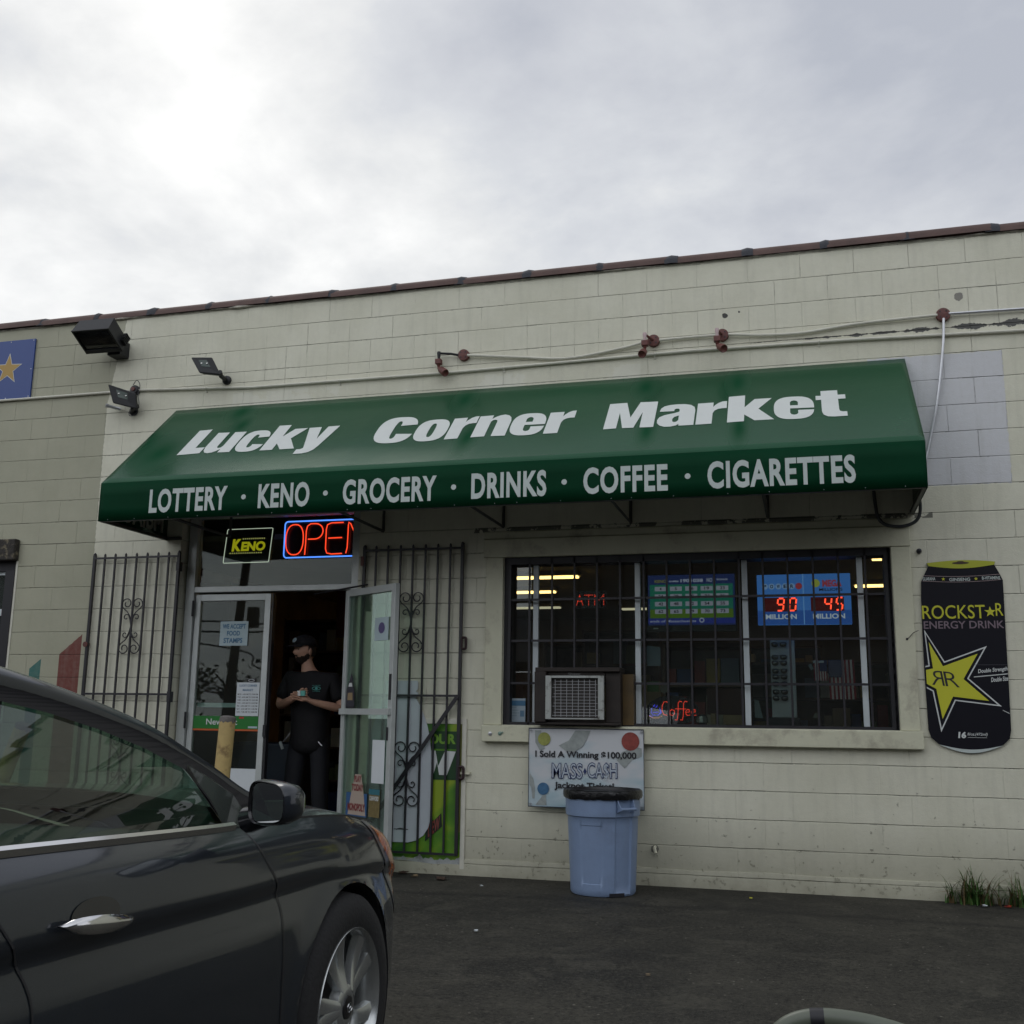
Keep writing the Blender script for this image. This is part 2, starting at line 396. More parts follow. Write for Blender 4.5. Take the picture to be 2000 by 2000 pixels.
    tea = mth(t, 'MULTIPLY', band(X, -.99, -.873), mth(t, 'MULTIPLY', sl2, mth(t, 'GREATER_THAN', Z, .5)))
    base = mixc(t, tea, base, (.045, .15, .13))
    base = mixc(t, mth(t, 'MULTIPLY', mth(t, 'SUBTRACT', n2.outputs[0], .42), .35), base, (.42, .42, .34))
    # flaking black tar line beside the conduit on the right
    tz = mth(t, 'ABSOLUTE', mth(t, 'SUBTRACT', Z, mth(t, 'ADD', 4.150, wz)))
    tf = mth(t, 'LESS_THAN', tz, mth(t, 'MULTIPLY', mth(t, 'SUBTRACT', n4.outputs[0], .42), mth(t, 'MULTIPLY', mth(t, 'MAXIMUM', mth(t, 'SUBTRACT', X, 5.3), 0.0), .085)))
    base = mixc(t, mth(t, 'MULTIPLY', tf, .9), base, (.03, .032, .04))
    # dirty cracks in some joints, heavier above the window and low down
    crackn = mth(t, 'GREATER_THAN', mth(t, 'ADD', n4.outputs[0], mth(t, 'MULTIPLY', band(Z, 2.68, 2.76), .14)), .555)
    ck = mth(t, 'MULTIPLY', mth(t, 'MULTIPLY', g, crackn), .55)
    base = mixc(t, ck, base, (.05, .05, .042))
    ck2 = mth(t, 'MULTIPLY', g, .13)
    base = mixc(t, ck2, base, (.10, .10, .08))
    md_ = mth(t, 'MULTIPLY', mth(t, 'MULTIPLY', band(mth(t, 'ADD', Z, wz), 2.693, 2.735), band(X, 3.2, 6.75)), mth(t, 'GREATER_THAN', mth(t, 'ADD', n4.outputs[0], mth(t, 'MULTIPLY', n2.outputs[0], .25)), .60))
    base = mixc(t, mth(t, 'MULTIPLY', md_, .8), base, (.035, .036, .03))
    # skim-plaster smears between conduit and awning
    sm_ = mth(t, 'MULTIPLY', mth(t, 'MULTIPLY', band(mth(t, 'ADD', Z, wv), 3.93, 4.05), band(X, .9, 4.6)), mth(t, 'GREATER_THAN', n1.outputs[0], .5))
    base = mixc(t, mth(t, 'MULTIPLY', sm_, .35), base, (.74, .74, .66))
    # chips, splashes and grime near the ground
    chip = mth(t, 'GREATER_THAN', mth(t, 'ADD', n2.outputs[0], mth(t, 'MULTIPLY', n4.outputs[0], .6)), mth(t, 'ADD', .92, mth(t, 'MULTIPLY', mth(t, 'MINIMUM', Z, 1.2), .13)))
    base = mixc(t, mth(t, 'MULTIPLY', chip, .55), base, (.13, .125, .10))
    gr = mth(t, 'MULTIPLY', mth(t, 'MAXIMUM', mth(t, 'SUBTRACT', 1.0, mth(t, 'DIVIDE', Z, .55)), 0.0), mth(t, 'ADD', n1.outputs[0], mth(t, 'MULTIPLY', n4.outputs[0], .7)))
    mu = N(t, 'ShaderNodeMapping'); mu.inputs['Scale'].default_value = (14, 1, 1.6); Lk(t, pos, mu.inputs['Vector'])
    st = N(t, 'ShaderNodeTexNoise', inp={'Scale': 1.0, 'Detail': 6.0, 'Roughness': .6}); Lk(t, mu.outputs[0], st.inputs['Vector'])
    stf = ramp(t, st.outputs[0], [(.5, (0,0,0)), (.72, (1,1,1))])
    base = mixc(t, mth(t, 'MULTIPLY', stf, .16), base, (.30, .30, .25))
    base = mixc(t, mth(t, 'MINIMUM', mth(t, 'MULTIPLY', gr, .85), .8), base, (.24, .23, .165))
    # bare spot
    def spot(x, z, r0, c, base):
        d = mth(t, 'SQRT', mth(t, 'ADD', mth(t, 'POWER', mth(t, 'SUBTRACT', X, x), 2.0), mth(t, 'POWER', mth(t, 'SUBTRACT', Z, z), 2.0)))
        return mixc(t, mth(t, 'LESS_THAN', mth(t, 'ADD', d, mth(t, 'MULTIPLY', mth(t, 'SUBTRACT', n2.outputs[0], .5), .04)), r0), base, c)
    base = spot(7.035, 4.39, .034, (.24, .23, .20), base)
    base = spot(5.285, 4.40, .022, (.06, .06, .055), base)
    base = spot(5.40, 4.42, .010, (.04, .04, .04), base)
    base = spot(4.67, .26, .03, (.20, .20, .17), base)
    Lk(t, base, b.inputs['Base Color'])
    h = mth(t, 'ADD', mth(t, 'MULTIPLY', g, -1.0), mth(t, 'ADD', mth(t, 'MULTIPLY', n2.outputs[0], .30), mth(t, 'MULTIPLY', n3.outputs[0], .22)))
    h = mth(t, 'ADD', h, mth(t, 'MULTIPLY', chip, -.3))
    h = mth(t, 'ADD', h, mth(t, 'MULTIPLY', tf, -.5))
    bp = N(t, 'ShaderNodeBump', inp={'Strength': .95, 'Distance': .008}); Lk(t, h, bp.inputs['Height']); Lk(t, bp.outputs[0], b.inputs['Normal'])
    return m
M['wall'] = wall_material()

def asphalt():
    m = bpy.data.materials.new('old_asphalt'); m.use_nodes = True; t = m.node_tree
    b = t.nodes['Principled BSDF']; pos = N(t, 'ShaderNodeNewGeometry').outputs['Position']
    a = N(t, 'ShaderNodeTexNoise', inp={'Scale': .9, 'Detail': 8.0, 'Roughness': .62}); Lk(t, pos, a.inputs['Vector'])
    f = N(t, 'ShaderNodeTexNoise', inp={'Scale': 130.0, 'Detail': 3.0, 'Roughness': .7}); Lk(t, pos, f.inputs['Vector'])
    f2 = N(t, 'ShaderNodeTexNoise', inp={'Scale': 9.0, 'Detail': 8.0, 'Roughness': .7}); Lk(t, pos, f2.inputs['Vector'])
    c = mixc(t, ramp(t, a.outputs[0], [(.40, (0,0,0)), (.62, (1,1,1))]), (.017, .017, .0155), (.046, .044, .036))
    m3 = N(t, 'ShaderNodeTexNoise', inp={'Scale': 3.3, 'Detail': 9.0, 'Roughness': .68, 'Distortion': .6}); Lk(t, pos, m3.inputs['Vector'])
    c = mixc(t, ramp(t, m3.outputs[0], [(.50, (0,0,0)), (.64, (.8,.8,.8))]), c, (.060, .057, .046))
    c = mixc(t, ramp(t, m3.outputs[0], [(.30, (.75,.75,.75)), (.44, (0,0,0))]), c, (.011, .011, .011))
    c = mixc(t, ramp(t, f.outputs[0], [(.40, (0,0,0)), (.72, (.65,.65,.65))]), c, (.075, .071, .060))
    c = mixc(t, ramp(t, f2.outputs[0], [(.53, (0,0,0)), (.70, (.6,.6,.6))]), c, (.012, .012, .011))
    f4 = N(t, 'ShaderNodeTexNoise', inp={'Scale': 38.0, 'Detail': 5.0, 'Roughness': .75}); Lk(t, pos, f4.inputs['Vector'])
    c = mixc(t, ramp(t, f4.outputs[0], [(.54, (0,0,0)), (.66, (.7,.7,.7))]), c, (.085, .080, .066))
    c = mixc(t, ramp(t, f4.outputs[0], [(.36, (.7,.7,.7)), (.45, (0,0,0))]), c, (.008, .008, .008))
    # tar seam running along the wall, pale grit scuffs
    s = N(t, 'ShaderNodeSeparateXYZ'); Lk(t, pos, s.inputs[0])
    y = mth(t, 'ADD', s.outputs[1], mth(t, 'MULTIPLY', mth(t, 'SUBTRACT', a.outputs[0], .5), .55))
    sm = mth(t, 'SUBTRACT', 1.0, mth(t, 'MINIMUM', mth(t, 'DIVIDE', mth(t, 'ABSOLUTE', mth(t, 'ADD', y, .86)), .10), 1.0))
    c = mixc(t, mth(t, 'MULTIPLY', sm, .55), c, (.016, .016, .016))
    v = N(t, 'ShaderNodeTexVoronoi', inp={'Scale': 14.0, 'Randomness': 1.0}); Lk(t, pos, v.inputs['Vector'])
    sp = mth(t, 'MULTIPLY', mth(t, 'LESS_THAN', v.outputs['Distance'], .09), mth(t, 'GREATER_THAN', a.outputs[0], .52))
    c = mixc(t, mth(t, 'MULTIPLY', sp, .6), c, (.20, .19, .16))
    Lk(t, c, b.inputs['Base Color'])
    rg = ramp(t, a.outputs[0], [(.35, (.62,)*3), (.7, (.88,)*3)]); Lk(t, rg, b.inputs['Roughness'])
    h = mth(t, 'ADD', f.outputs[0], mth(t, 'MULTIPLY', f2.outputs[0], 1.5))
    bp = N(t, 'ShaderNodeBump', inp={'Strength': .5, 'Distance': .008}); Lk(t, h, bp.inputs['Height']); Lk(t, bp.outputs[0], b.inputs['Normal'])
    b.inputs['Specular IOR Level'].default_value = .16
    return m
M['asphalt'] = asphalt()

# ------------------------------------------------------------------ ground
g = MB(); n = 40
P = []
ext = [-600, -200, -80, -30, -12] + [-9 + i*.75 for i in range(36)] + [30, 80, 200, 600]
for yy in ext: P.append([(xx, yy, 0.012*(noise.noise(Vector((xx*.4, yy*.4, 0)))) if abs(xx) < 20 and -12 < yy < -.9 else 0) for xx in ext])
go = g.grid(P).build('asphalt_ground', M['asphalt'], smooth=True, recalc=False); tag(go, kind='structure')

# ------------------------------------------------------------------ building
bl = thing('market_building', 'long cream painted concrete block shop building behind the green awning', 'building', (3, 0, 0))
WX0, WX1, WZ = -9.0, 16.0, 4.872
DX0, DX1, DZ = 0.480, 2.195, 2.985
rect = lambda a, b, c, d: [(a, c), (b, c), (b, d), (a, d)]
win = (3.476, 6.440, 1.150, 2.483)
lw = (-3.2, -1.245, 1.15, 2.60)
outer = [(WX0, 0), (DX0, 0), (DX0, DZ), (DX1, DZ), (DX1, 0), (WX1, 0), (WX1, WZ), (WX0, WZ)]
wb = MB().poly([outer, rect(*win)[::-1], rect(*lw)[::-1]], (0, 0, 0), FX, FZ, depth=.20)
wb.box(WX0, WX0+.2, .2, 12, 0, WZ).box(WX1-.2, WX1, .2, 12, 0, WZ).box(WX0, WX1, 12, 12.2, 0, WZ)
wb.build('wall', M['wall'], bl, recalc=False)
MB().box(WX0+.2, WX1-.2, .2, 12, 4.55, 4.7).build('roof', M['tar'], bl)
# rough footing showing below the last course
ft = MB()
for x0, x1 in ((WX0, DX0-.01), (DX1+.01, WX1)):
    nseg = int((x1-x0)/.12); top = []; 
    rows = []
    for k in range(nseg+1):
        x = x0+(x1-x0)*k/nseg; h = .125+.012*noise.noise(Vector((x*2.1, 0, 0))); d = .012+.006*noise.noise(Vector((x*5, 3, 0)))
        rows.append([(x, -d-.012, -.02), (x, -d, h-.02), (x, -d+.004, h-.004), (x, .004, h)])
    ft.grid(rows)
ft.build('footing', M['wall'], bl, smooth=True)
# half-round coping tiles with tar at each joint
cp = MB(); jt = MB(); und = MB()
js = [-1.229+.6095*k for k in range(-12, 25)]
for a, b in zip(js, js[1:]):
    dz = rng.uniform(-.006, .006); dy = rng.uniform(-.008, .008)
    Pq = []
    for k in range(9):
        an = math.pi*k/8
        y = .06-.088*math.cos(an)+dy; z = WZ+.010+.088*math.sin(an)+dz
        Pq.append([(a+.01, y, z-.002), (b-.01, y, z+.002)])
    MB().grid(Pq).build('coping_tile', M['coping'], bl, smooth=True)
for a in js:
    w0 = rng.uniform(.035, .06); Pq = []
    for k in range(9):
        an = math.pi*k/8; rr_ = .094+rng.uniform(-.004, .006)
        row = []
        for q in range(5):
            x = a-w0+2*w0*q/4
            bl_ = 1-.10*abs(q-2)/2
            row.append((x+rng.uniform(-.004, .004), .06-rr_*bl_*math.cos(an), WZ+.008+.100*bl_*math.sin(an)))
        Pq.append(row)
    MB().grid(Pq).build('coping_joint', M['tar'], bl, smooth=True)
# drip of old mortar under the tiles: pale lips in places
Pq = []
for k in range(420):
    x = -8.9+k*.059; q = noise.noise(Vector((x*1.7, 0, 9)))+.5*noise.noise(Vector((x*7, 0, 4))); d = .006+max(0, q)*.030; h = .004+max(0, q)*.014
    Pq.append([(x, .0, WZ+.012), (x, -d, WZ+.010), (x, -d-.002, WZ+.010-h), (x, -.001, WZ+.002-h)])
und.grid(Pq)
und.build('mortar_lip', mat('old_mortar', (.34, .32, .27), .8, var=.5, vscale=14), bl, smooth=True)

# shop window trim: header, side boards, sill
tr = MB(); tr.box(3.308, 6.580, -.040, 0.0, 2.481, 2.628); tr.build('window_header', M['cream2'], bl, bevel=.004)
tr = MB(); tr.box(3.330, 3.474, -.034, .0, 1.148, 2.479); tr.build('window_side_board', M['cream2'], bl, bevel=.004)
tr = MB(); tr.box(6.442, 6.575, -.034, .0, 1.148, 2.479); tr.build('window_side_board', M['cream2'], bl, bevel=.004)
tr = MB(); tr.box(3.322, 6.592, -.062, .0, 1.020, 1.146); tr.build('window_sill', M['cream2'], bl, bevel=.006)
# pour of cement above the header
cm = MB(); Pq = []
for k in range(60):
    x = 3.30+3.3*k/59; h = 2.700+.008*noise.noise(Vector((x*3, 1, 0)))
    Pq.append([(x, -.004, h), (x, -.013, h-.010), (x, -.014, 2.640), (x, -.003, 2.632)])
cm.grid(Pq).build('lintel_patch', M['cream2'], bl, smooth=True)
# big window: dark reveal lining, mullions, panes
wd = thing('shop_window', 'wide barred shop window with four white mullions beside the door', 'window', (4.958, .1, 1.15))
MB().box(3.474, 3.53, .012, .19, 1.15, 2.483).box(6.392, 6.44, .012, .19, 1.15, 2.483).box(3.53, 6.392, .012, .19, 2.425, 2.483).box(3.53, 6.392, .012, .19, 1.15, 1.172).build('window_frame', M['dark'], wd)
for x in (3.718, 4.545, 5.374, 6.221):
    MB().box(x-.021, x+.021, .085, .13, 1.172, 2.425).build('mullion', M['alu_w'], wd, bevel=.003)
xs = [3.53, 3.697, 3.739, 4.524, 4.566, 5.353, 5.395, 6.200, 6.242, 6.392]
for a, b in zip(xs[::2], xs[1::2]):
    MB().box(a, b, .103, .109, 1.172, 2.425).build('pane', M['glass'], wd)
# clear plastic sheeting hung inside the panes catches the light in wrinkles
# window bars
gr = thing('window_grille', 'black iron bar grille fixed over the wide shop window', 'window bars', (4.958, .02, 1.15))
bars = [3.497, 3.683, 3.869, 4.052, 4.234, 4.418, 4.605, 4.785, 4.966, 5.150, 5.338, 5.516, 5.698, 5.884, 6.066, 6.258, 6.425]
for x in bars: MB().box(x-.0075, x+.0075, .012, .027, 1.152, 2.480).build('bar', M['iron'], gr)
for z in (2.139, 1.811, 1.476): MB().box(3.490, 6.43, .0275, .034, z-.009, z+.009).build('cross_bar', M['iron'], gr)

# neighbour's window at the far left edge
nw = thing('charred_window', 'black framed window in the olive wall with a charred wooden lintel', 'window', (-2.2, 0, 1.15))
MB().box(-3.2, -1.245, .03, .10, 2.49, 2.60).box(-1.345, -1.245, -.012, .10, 1.15, 2.49).box(-3.2, -1.345, .03, .10, 1.15, 1.25).build('window_frame', M['dark'], nw)
MB().box(-3.2, -1.225, -.07, .0, 2.58, 2.78).build('lintel', mat('charred_timber', (.03, .026, .022), .8, bump=1.0, bscale=30, dirt=(.20, .17, .11), dscale=14), nw, bevel=.012)
MB().box(-1.243, -1.222, -.006, .0, 1.10, 2.575).build('side_strip', M['conduit'], nw)
MB().box(-3.1, -1.375, .06, .09, 2.46, 2.488).box(-1.375, -1.347, .06, .09, 1.25, 2.488).box(-3.1, -1.376, .058, .088, 2.08, 2.14).build('sash', M['alu_w'], nw)
MB().box(-3.2, -1.376, .095, .099, 1.25, 2.46).build('pane', M['glass'], nw)
MB().box(-3.2, -1.0, .18, .19, 1.0, 2.6).build('blind', mat('dark_blind', (.03, .032, .04), .7), nw)
# reveal infill so the painted jamb reads at the door recess
MB().box(DX0-.1, DX0, .2, .26, 0, DZ).box(DX1, DX1+.1, .2, .26, 0, DZ).build('door_jamb', M['cream2'], bl)
MB().box(DX0, DX1, -.06, .26, -.01, .045).build('doorstep', mat('worn_concrete', (.22, .21, .19), .8, var=.2, bump=.4), bl, bevel=.01)

# ------------------------------------------------------------------ interior shell
IX0, IX1, IY1, IZ = -.6, 9.0, 8.5, 2.78
room = MB()
room.box(IX0-.1, IX0, .2, IY1, 0, 3.2).box(IX1, IX1+.1, .2, IY1, 0, 3.2).box(IX0, IX1, IY1, IY1+.1, 0, 3.2)
room.build('inner_wall', M['inner_wall'], bl)
# block the view behind the wall face, dark back of the block wall
MB().box(IX0, IX1, .262, IY1, .02, .05).build('inner_floor', M['inner_floor'], bl)
MB().box(IX0, IX1, .45, IY1, IZ, IZ+.05).box(IX0, IX1, .262, .45, 3.02, 3.07).build('ceiling', M['ceil'], bl)
# ------------------------------------------------------------------ awning
AX0, AX1, AY, AZT, AZM, AZB = 0.328, 6.622, -.970, 3.931, 3.037, 2.722
def awning_mat():
    m = mat('green_awning_vinyl', (.006, .058, .024), .30, var=.10, vscale=1.3, bump=.35, bscale=2.6, spec=.42); t = m.node_tree
    b = t.nodes['Principled BSDF']; b.inputs['Specular Tint'].default_value = (.62, 1, .78, 1)
    # patches of missing reflection, put in as lower specular and more roughness
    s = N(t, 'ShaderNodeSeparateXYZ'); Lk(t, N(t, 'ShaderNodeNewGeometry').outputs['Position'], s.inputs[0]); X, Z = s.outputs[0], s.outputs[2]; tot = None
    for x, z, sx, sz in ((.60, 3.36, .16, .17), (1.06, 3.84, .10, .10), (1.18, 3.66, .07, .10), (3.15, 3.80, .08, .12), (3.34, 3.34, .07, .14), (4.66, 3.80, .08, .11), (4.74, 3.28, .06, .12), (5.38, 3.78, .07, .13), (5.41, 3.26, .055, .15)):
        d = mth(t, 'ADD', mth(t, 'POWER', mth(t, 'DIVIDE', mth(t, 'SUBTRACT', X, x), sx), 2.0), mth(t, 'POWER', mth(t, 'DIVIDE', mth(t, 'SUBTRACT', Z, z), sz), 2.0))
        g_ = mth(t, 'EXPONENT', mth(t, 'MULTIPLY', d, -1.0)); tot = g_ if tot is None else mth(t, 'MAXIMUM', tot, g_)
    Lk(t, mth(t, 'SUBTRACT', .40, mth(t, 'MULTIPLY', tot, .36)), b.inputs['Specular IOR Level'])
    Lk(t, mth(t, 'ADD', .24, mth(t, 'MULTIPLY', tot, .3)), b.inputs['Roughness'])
    return m
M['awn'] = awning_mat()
aw = thing('shop_awning', 'long green vinyl shop awning with white lettering over door and window', 'awning', (3.475, 0, 2.72))
ribs = [AX0, .98, 2.42, 3.47, 4.515, 5.57, AX1]
def sag(x, v):
    for a, b in zip(ribs, ribs[1:]):
        if a <= x <= b:
            s = (x-a)/(b-a); return -.010*math.sin(math.pi*s)*math.sin(math.pi*v) + .0
    return 0
sl_dir = Vector((0, AY, AZM-AZT)); sl_len = sl_dir.length; sl_u = sl_dir.normalized(); sl_n = FX.cross(sl_u)*-1
if sl_n.y > 0: sl_n = -sl_n
Pq = []
NV, NU = 16, 150
for i in range(NV+1):
    v = i/NV; row = []
    for j in range(NU+1):
        x = AX0+(AX1-AX0)*j/NU
        p = Vector((x, 0, AZT))+sl_dir*v+sl_n*sag(x, v); row.append(p)
    Pq.append(row)
can = MB().grid(Pq)
# front valance
M['awnv'] = mat('green_valance_vinyl', (.003, .037, .016), .55, var=.15, vscale=1.5, bump=.3, bscale=3, spec=.05)
val = MB().grid([[(AX0+(AX1-AX0)*j/NU, AY, AZM+(AZB-AZM)*i/3) for j in range(NU+1)] for i in range(4)]).build('valance', M['awnv'], aw, smooth=True)
mod = val.modifiers.new('thick', 'SOLIDIFY'); mod.thickness = .003; mod.offset = -1
# side panels
for x in (AX0, AX1):
    can.add([(x, 0, AZT), (x, AY, AZM), (x, AY, AZB), (x, 0, AZB)], [(0, 1, 2, 3)])
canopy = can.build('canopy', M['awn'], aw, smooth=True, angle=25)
mod = canopy.modifiers.new('thick', 'SOLIDIFY'); mod.thickness = .003; mod.offset = -1
# side panel lettering, seen on the inner face of the left end
sd_ = MB(); put_text(sd_, 'OAIBM', (AX0+.008, -.68, 0), (0, 1, 0), FZ, (.0, .60, 2.775, 2.955), bold=.03)
sd_.build('side_lettering', mat('dim_lettering', (.34, .35, .28), .7, var=.1, vscale=30), aw)
# frame: tubes under the fabric, knee braces back to the wall
fr = MB()
T = .013
def bar(mb, a, b, r=T): mb.tube([a, b], r, 4)
fb = MB(); fb.box(AX0+.01, AX1-.01, AY+.008, AY+.034, AZB-.004, AZB+.022); fb.box(AX0+.01, AX1-.01, AY+.012, AY+.036, AZM-.04, AZM-.014)
fb.box(AX0+.01, AX0+.16, -.035, -.008, AZB, AZB+.026).box(AX0+.01, AX1-.01, -.035, -.008, AZT-.07, AZT-.044)
for x in (AX0+.02, AX1-.02): fb.box(x-.012, x+.012, AY+.034, -.035, AZB-.004, AZB+.022)
fb.build('frame', mat('awning_frame_steel', (.07, .075, .07), .5, metal=.4), aw)
for x in ribs[1:-1]:
    rb = MB(); bar(rb, (x, -.03, AZB+.01), (x, -.03, AZT-.06)); bar(rb, (x, -.03, AZT-.07), (x, AY+.03, AZM-.03)); bar(rb, (x, AY+.022, AZB+.02), (x, AY+.022, AZM-.03))
    bar(rb, (x, AY+.03, AZB+.01), (x, -.03, AZB+.01))
    rb.build('rib', mat('rib_steel', (.07, .075, .07), .5, metal=.4) if 'rib_steel' not in bpy.data.materials else bpy.data.materials['rib_steel'], aw)
# little white screws along the hem
sc = MB()
for k in range(22):
    x = AX0+.1+k*.288+rng.uniform(-.08, .08); sc.lathe([(.003, 0), (.002, -.002)], (x, AY-.004, AZB+.010), 'Y', 6)
sc.build('hem_screws', M['galv'], aw)

# valance lettering
MBW = MB; YV = AY-.0015
words = [('LOTTERY', .790, 1.485), ('KENO', 1.755, 2.190), ('GROCERY', 2.467, 3.218), ('DRINKS', 3.488, 4.054), ('COFFEE', 4.325, 4.925), ('CIGARETTES', 5.199, 6.176)]
for s, a, b in words: wall_text(MBW(), s, a, b, 2.770, 2.965, YV, bold=.034, spacing=1.10).build('valance_word', M['letter2'], aw)
for x in (1.628, 2.323, 3.351, 4.185, 5.063): MB().poly([circle(x, 2.868, .020)], (0, YV, 0), FX, FZ).build('valance_dot', M['letter2'], aw)

# title lettering, heavy slab shapes drawn as outlines
def sup(cx, cy, rx, ry, a0, a1, n=20, e=.72):
    out = []
    for i in range(n+1):
        a = R(a0+(a1-a0)*i/n); c, s = math.cos(a), math.sin(a)
        out.append((cx+rx*math.copysign(abs(c)**e, c), cy+ry*math.copysign(abs(s)**e, s)))
    return out
G = {}
G['L'] = (.54, [[(0,0),(.56,0),(.56,.235),(.33,.235),(.33,1),(0,1)]])
G['M'] = (.90, [[(0,0),(.235,0),(.235,.60),(.345,0),(.545,0),(.655,.60),(.655,0),(.90,0),(.90,1),(.575,1),(.45,.40),(.325,1),(0,1)]])
G['k'] = (.76, [[(0,0),(.29,0),(.29,.25),(.47,0),(.80,0),(.53,.43),(.76,.82),(.46,.82),(.29,.53),(.29,1),(0,1)]])
nn = [(0,0),(.28,0),(.28,.56),(.31,.625),(.36,.64),(.40,.61),(.41,.56),(.41,0),(.69,0),(.69,.58),(.66,.72),(.60,.80),(.51,.835),(.42,.81),(.345,.755),(.28,.68),(.28,.82),(0,.82)]
G['n'] = (.69, [nn]); G['u'] = (.69, [[(.69-x, .82-y) for x, y in nn]])
G['r'] = (.51, [[(0,0),(.28,0),(.28,.40),(.31,.50),(.37,.555),(.44,.57),(.52,.565),(.52,.84),(.44,.835),(.37,.79),(.31,.71),(.28,.64),(.28,.82),(0,.82)]])
G['o'] = (.68, [sup(.34, .41, .34, .43, 0, 359, 36), sup(.34, .41, .062, .27, 359, 0, 20)])
def cshape(w, h, ov=.02):
    cx, cy = w/2, h/2
    o = sup(cx, cy, w/2, h/2+ov, 14, 346, 34); i = sup(cx, cy, .065, h/2-.15, 340, 20, 18)
    return [o+[(cx+.05+.0, cy-.16*h)]+i[1:-1]+[(cx+.05, cy+.16*h)]]
G['c'] = (.64, cshape(.64, .82)); G['C'] = (.82, cshape(.82, 1.0))
e_o = [p for p in sup(.34, .41, .34, .43, -1, 353, 34)]
G['e'] = (.68, [e_o+[(.41,.315),(.41,.20),(.385,.155),(.34,.14),(.295,.165),(.275,.22),(.275,.385),(.672,.385)], [(.275,.50),(.275,.62),(.30,.67),(.34,.69),(.385,.67),(.41,.62),(.41,.50)]])
G['a'] = (.67, [[(.41,0),(.67,0),(.67,.57),(.65,.70),(.58,.79),(.47,.835),(.34,.845),(.20,.83),(.10,.785),(.045,.70),(.03,.58),(.29,.58),(.295,.645),(.33,.675),(.375,.66),(.39,.61),(.385,.545),(.30,.50),(.13,.44),(.04,.36),(.01,.25),(.02,.13),(.07,.04),(.16,-.015),(.27,-.02),(.36,.015),(.405,.07)], [(.39,.40),(.39,.22),(.36,.16),(.32,.145),(.285,.18),(.28,.27),(.31,.35)]])
G['t'] = (.50, [[(.09,.82),(0,.82),(0,.66),(.09,.66),(.09,.20),(.115,.09),(.18,.02),(.29,0),(.50,0),(.50,.17),(.43,.175),(.385,.205),(.375,.27),(.375,.66),(.50,.66),(.50,.82),(.375,.82),(.375,1),(.09,1)]])
G['y'] = (.72, [[(0,.82),(.29,.82),(.375,.34),(.445,.82),(.72,.82),(.535,.03),(.49,-.10),(.41,-.185),(.29,-.225),(.08,-.225),(.08,-.05),(.17,-.045),(.215,-.01),(.21,.03)]])
O = Vector((0, 0, AZT)); Uv = FX; Wv = -sl_u      # w grows up the slope
def title(word, x0, x1, vb, cap, gap=.035):
    tt = MB(); tot = sum(G[c][0] for c in word)+gap*(len(word)-1); k = (x1-x0)/tot; x = x0
    for c in word:
        wd_, loops = G[c]
        LL = [[(x+p[0]*k, -vb+p[1]*cap) for p in lp] for lp in loops]
        b0 = len(tt.v); tt.poly(LL, O+sl_n*.0030, Uv, Wv); x += (wd_+gap)*k
        for q in range(b0, len(tt.v)): tt.v[q] += sl_n*sag(tt.v[q].x, min(1, max(0, (tt.v[q]-O).dot(sl_u)/sl_len)))
    tt.build('title_word', M['letter'], aw, recalc=False)
title('Lucky', .795, 2.150, .890, .440); title('Corner', 2.525, 4.150, .890, .435); title('Market', 4.410, 6.158, .888, .425)


# ------------------------------------------------------------------ entrance
YD = .14
en = thing('shop_entrance', 'aluminium framed double door entrance with its right leaf standing open', 'entrance', (1.34, YD, 0))
fm = MB()
fm.box(.500, .583, YD-.045, YD+.045, .045, 2.975).box(2.090, 2.180, YD-.045, YD+.045, .045, 2.975)
fm.box(.583, 2.090, YD-.043, YD+.043, 2.262, 2.312).box(.583, 2.090, YD-.043, YD+.043, 2.93, 2.975)
fm.build('door_frame', M['alu'], en, bevel=.003)
MB().box(.484, .499, YD-.02, YD+.05, .045, 2.975).box(2.181, 2.194, YD-.02, YD+.05, .045, 2.975).build('gap_filler', M['dark'], en)
MB().box(.583, 2.090, YD-.003, YD+.003, 2.312, 2.93).build('transom_pane', M['glassd'], en)
def door_leaf(hx, sgn, ang, nm):
    """leaf hinged at (hx, YD); sgn +1 extends to +x when closed; ang = opening angle (outwards, -y)"""
    a = R(ang); U = Vector((sgn*math.cos(a), -math.sin(a), 0)); Nn = Vector((U.y*-1, U.x, 0))*1
    W_ = .742; z0, z1 = .055, 2.245
    lf = MB(); O_ = Vector((hx, YD if ang < 5 else YD-.095, 0)); s = .055
    def pc(mb, u0, u1, za, zb, t=.021, off=0):
        c = O_+U*(u0+u1)/2+Nn*off+Vector((0, 0, (za+zb)/2)); mb.obox(c, U*(u1-u0)/2, Nn*t, Vector((0, 0, (zb-za)/2)))
    pc(lf, .004, s, z0, z1); pc(lf, W_-s, W_, z0, z1); pc(lf, s, W_-s, z1-.058, z1, .0205); pc(lf, s, W_-s, z0, z0+.14, .0205)
    o = lf.build('door_leaf', M['alu'], en, bevel=.003)
    gl = MB(); pc(gl, s, W_-s, z0+.14, z1-.058, .003); gl.build('door_pane', M['glassd'] if ang < 5 else M['glassg'], o)
    return o, O_, U, Nn, pc
lo, O1, U1, N1, pc1 = door_leaf(.588, 1, 0, 'left')
for z in (2.12, 1.15, .3): MB().tube([(.586, YD-.05, z-.07), (.586, YD-.05, z+.07)], .010, 8).build('hinge', M['dark'], lo)
ph = MB(); ph.box(.645, 1.275, YD+.035, YD+.055, 1.262, 1.300).build('push_bar', M['alu_w'], lo)
lk = MB(); lk.box(1.326, 1.352, YD-.032, YD-.022, 1.02, 1.12).build('lock', M['dark'], lo)
MB().box(.645, 1.273, YD-.012, YD-.004, .20, .750).build('lower_panel', M['paper'], lo)
ro, O2, U2, N2, pc2 = door_leaf(2.086, -1, 146, 'right')
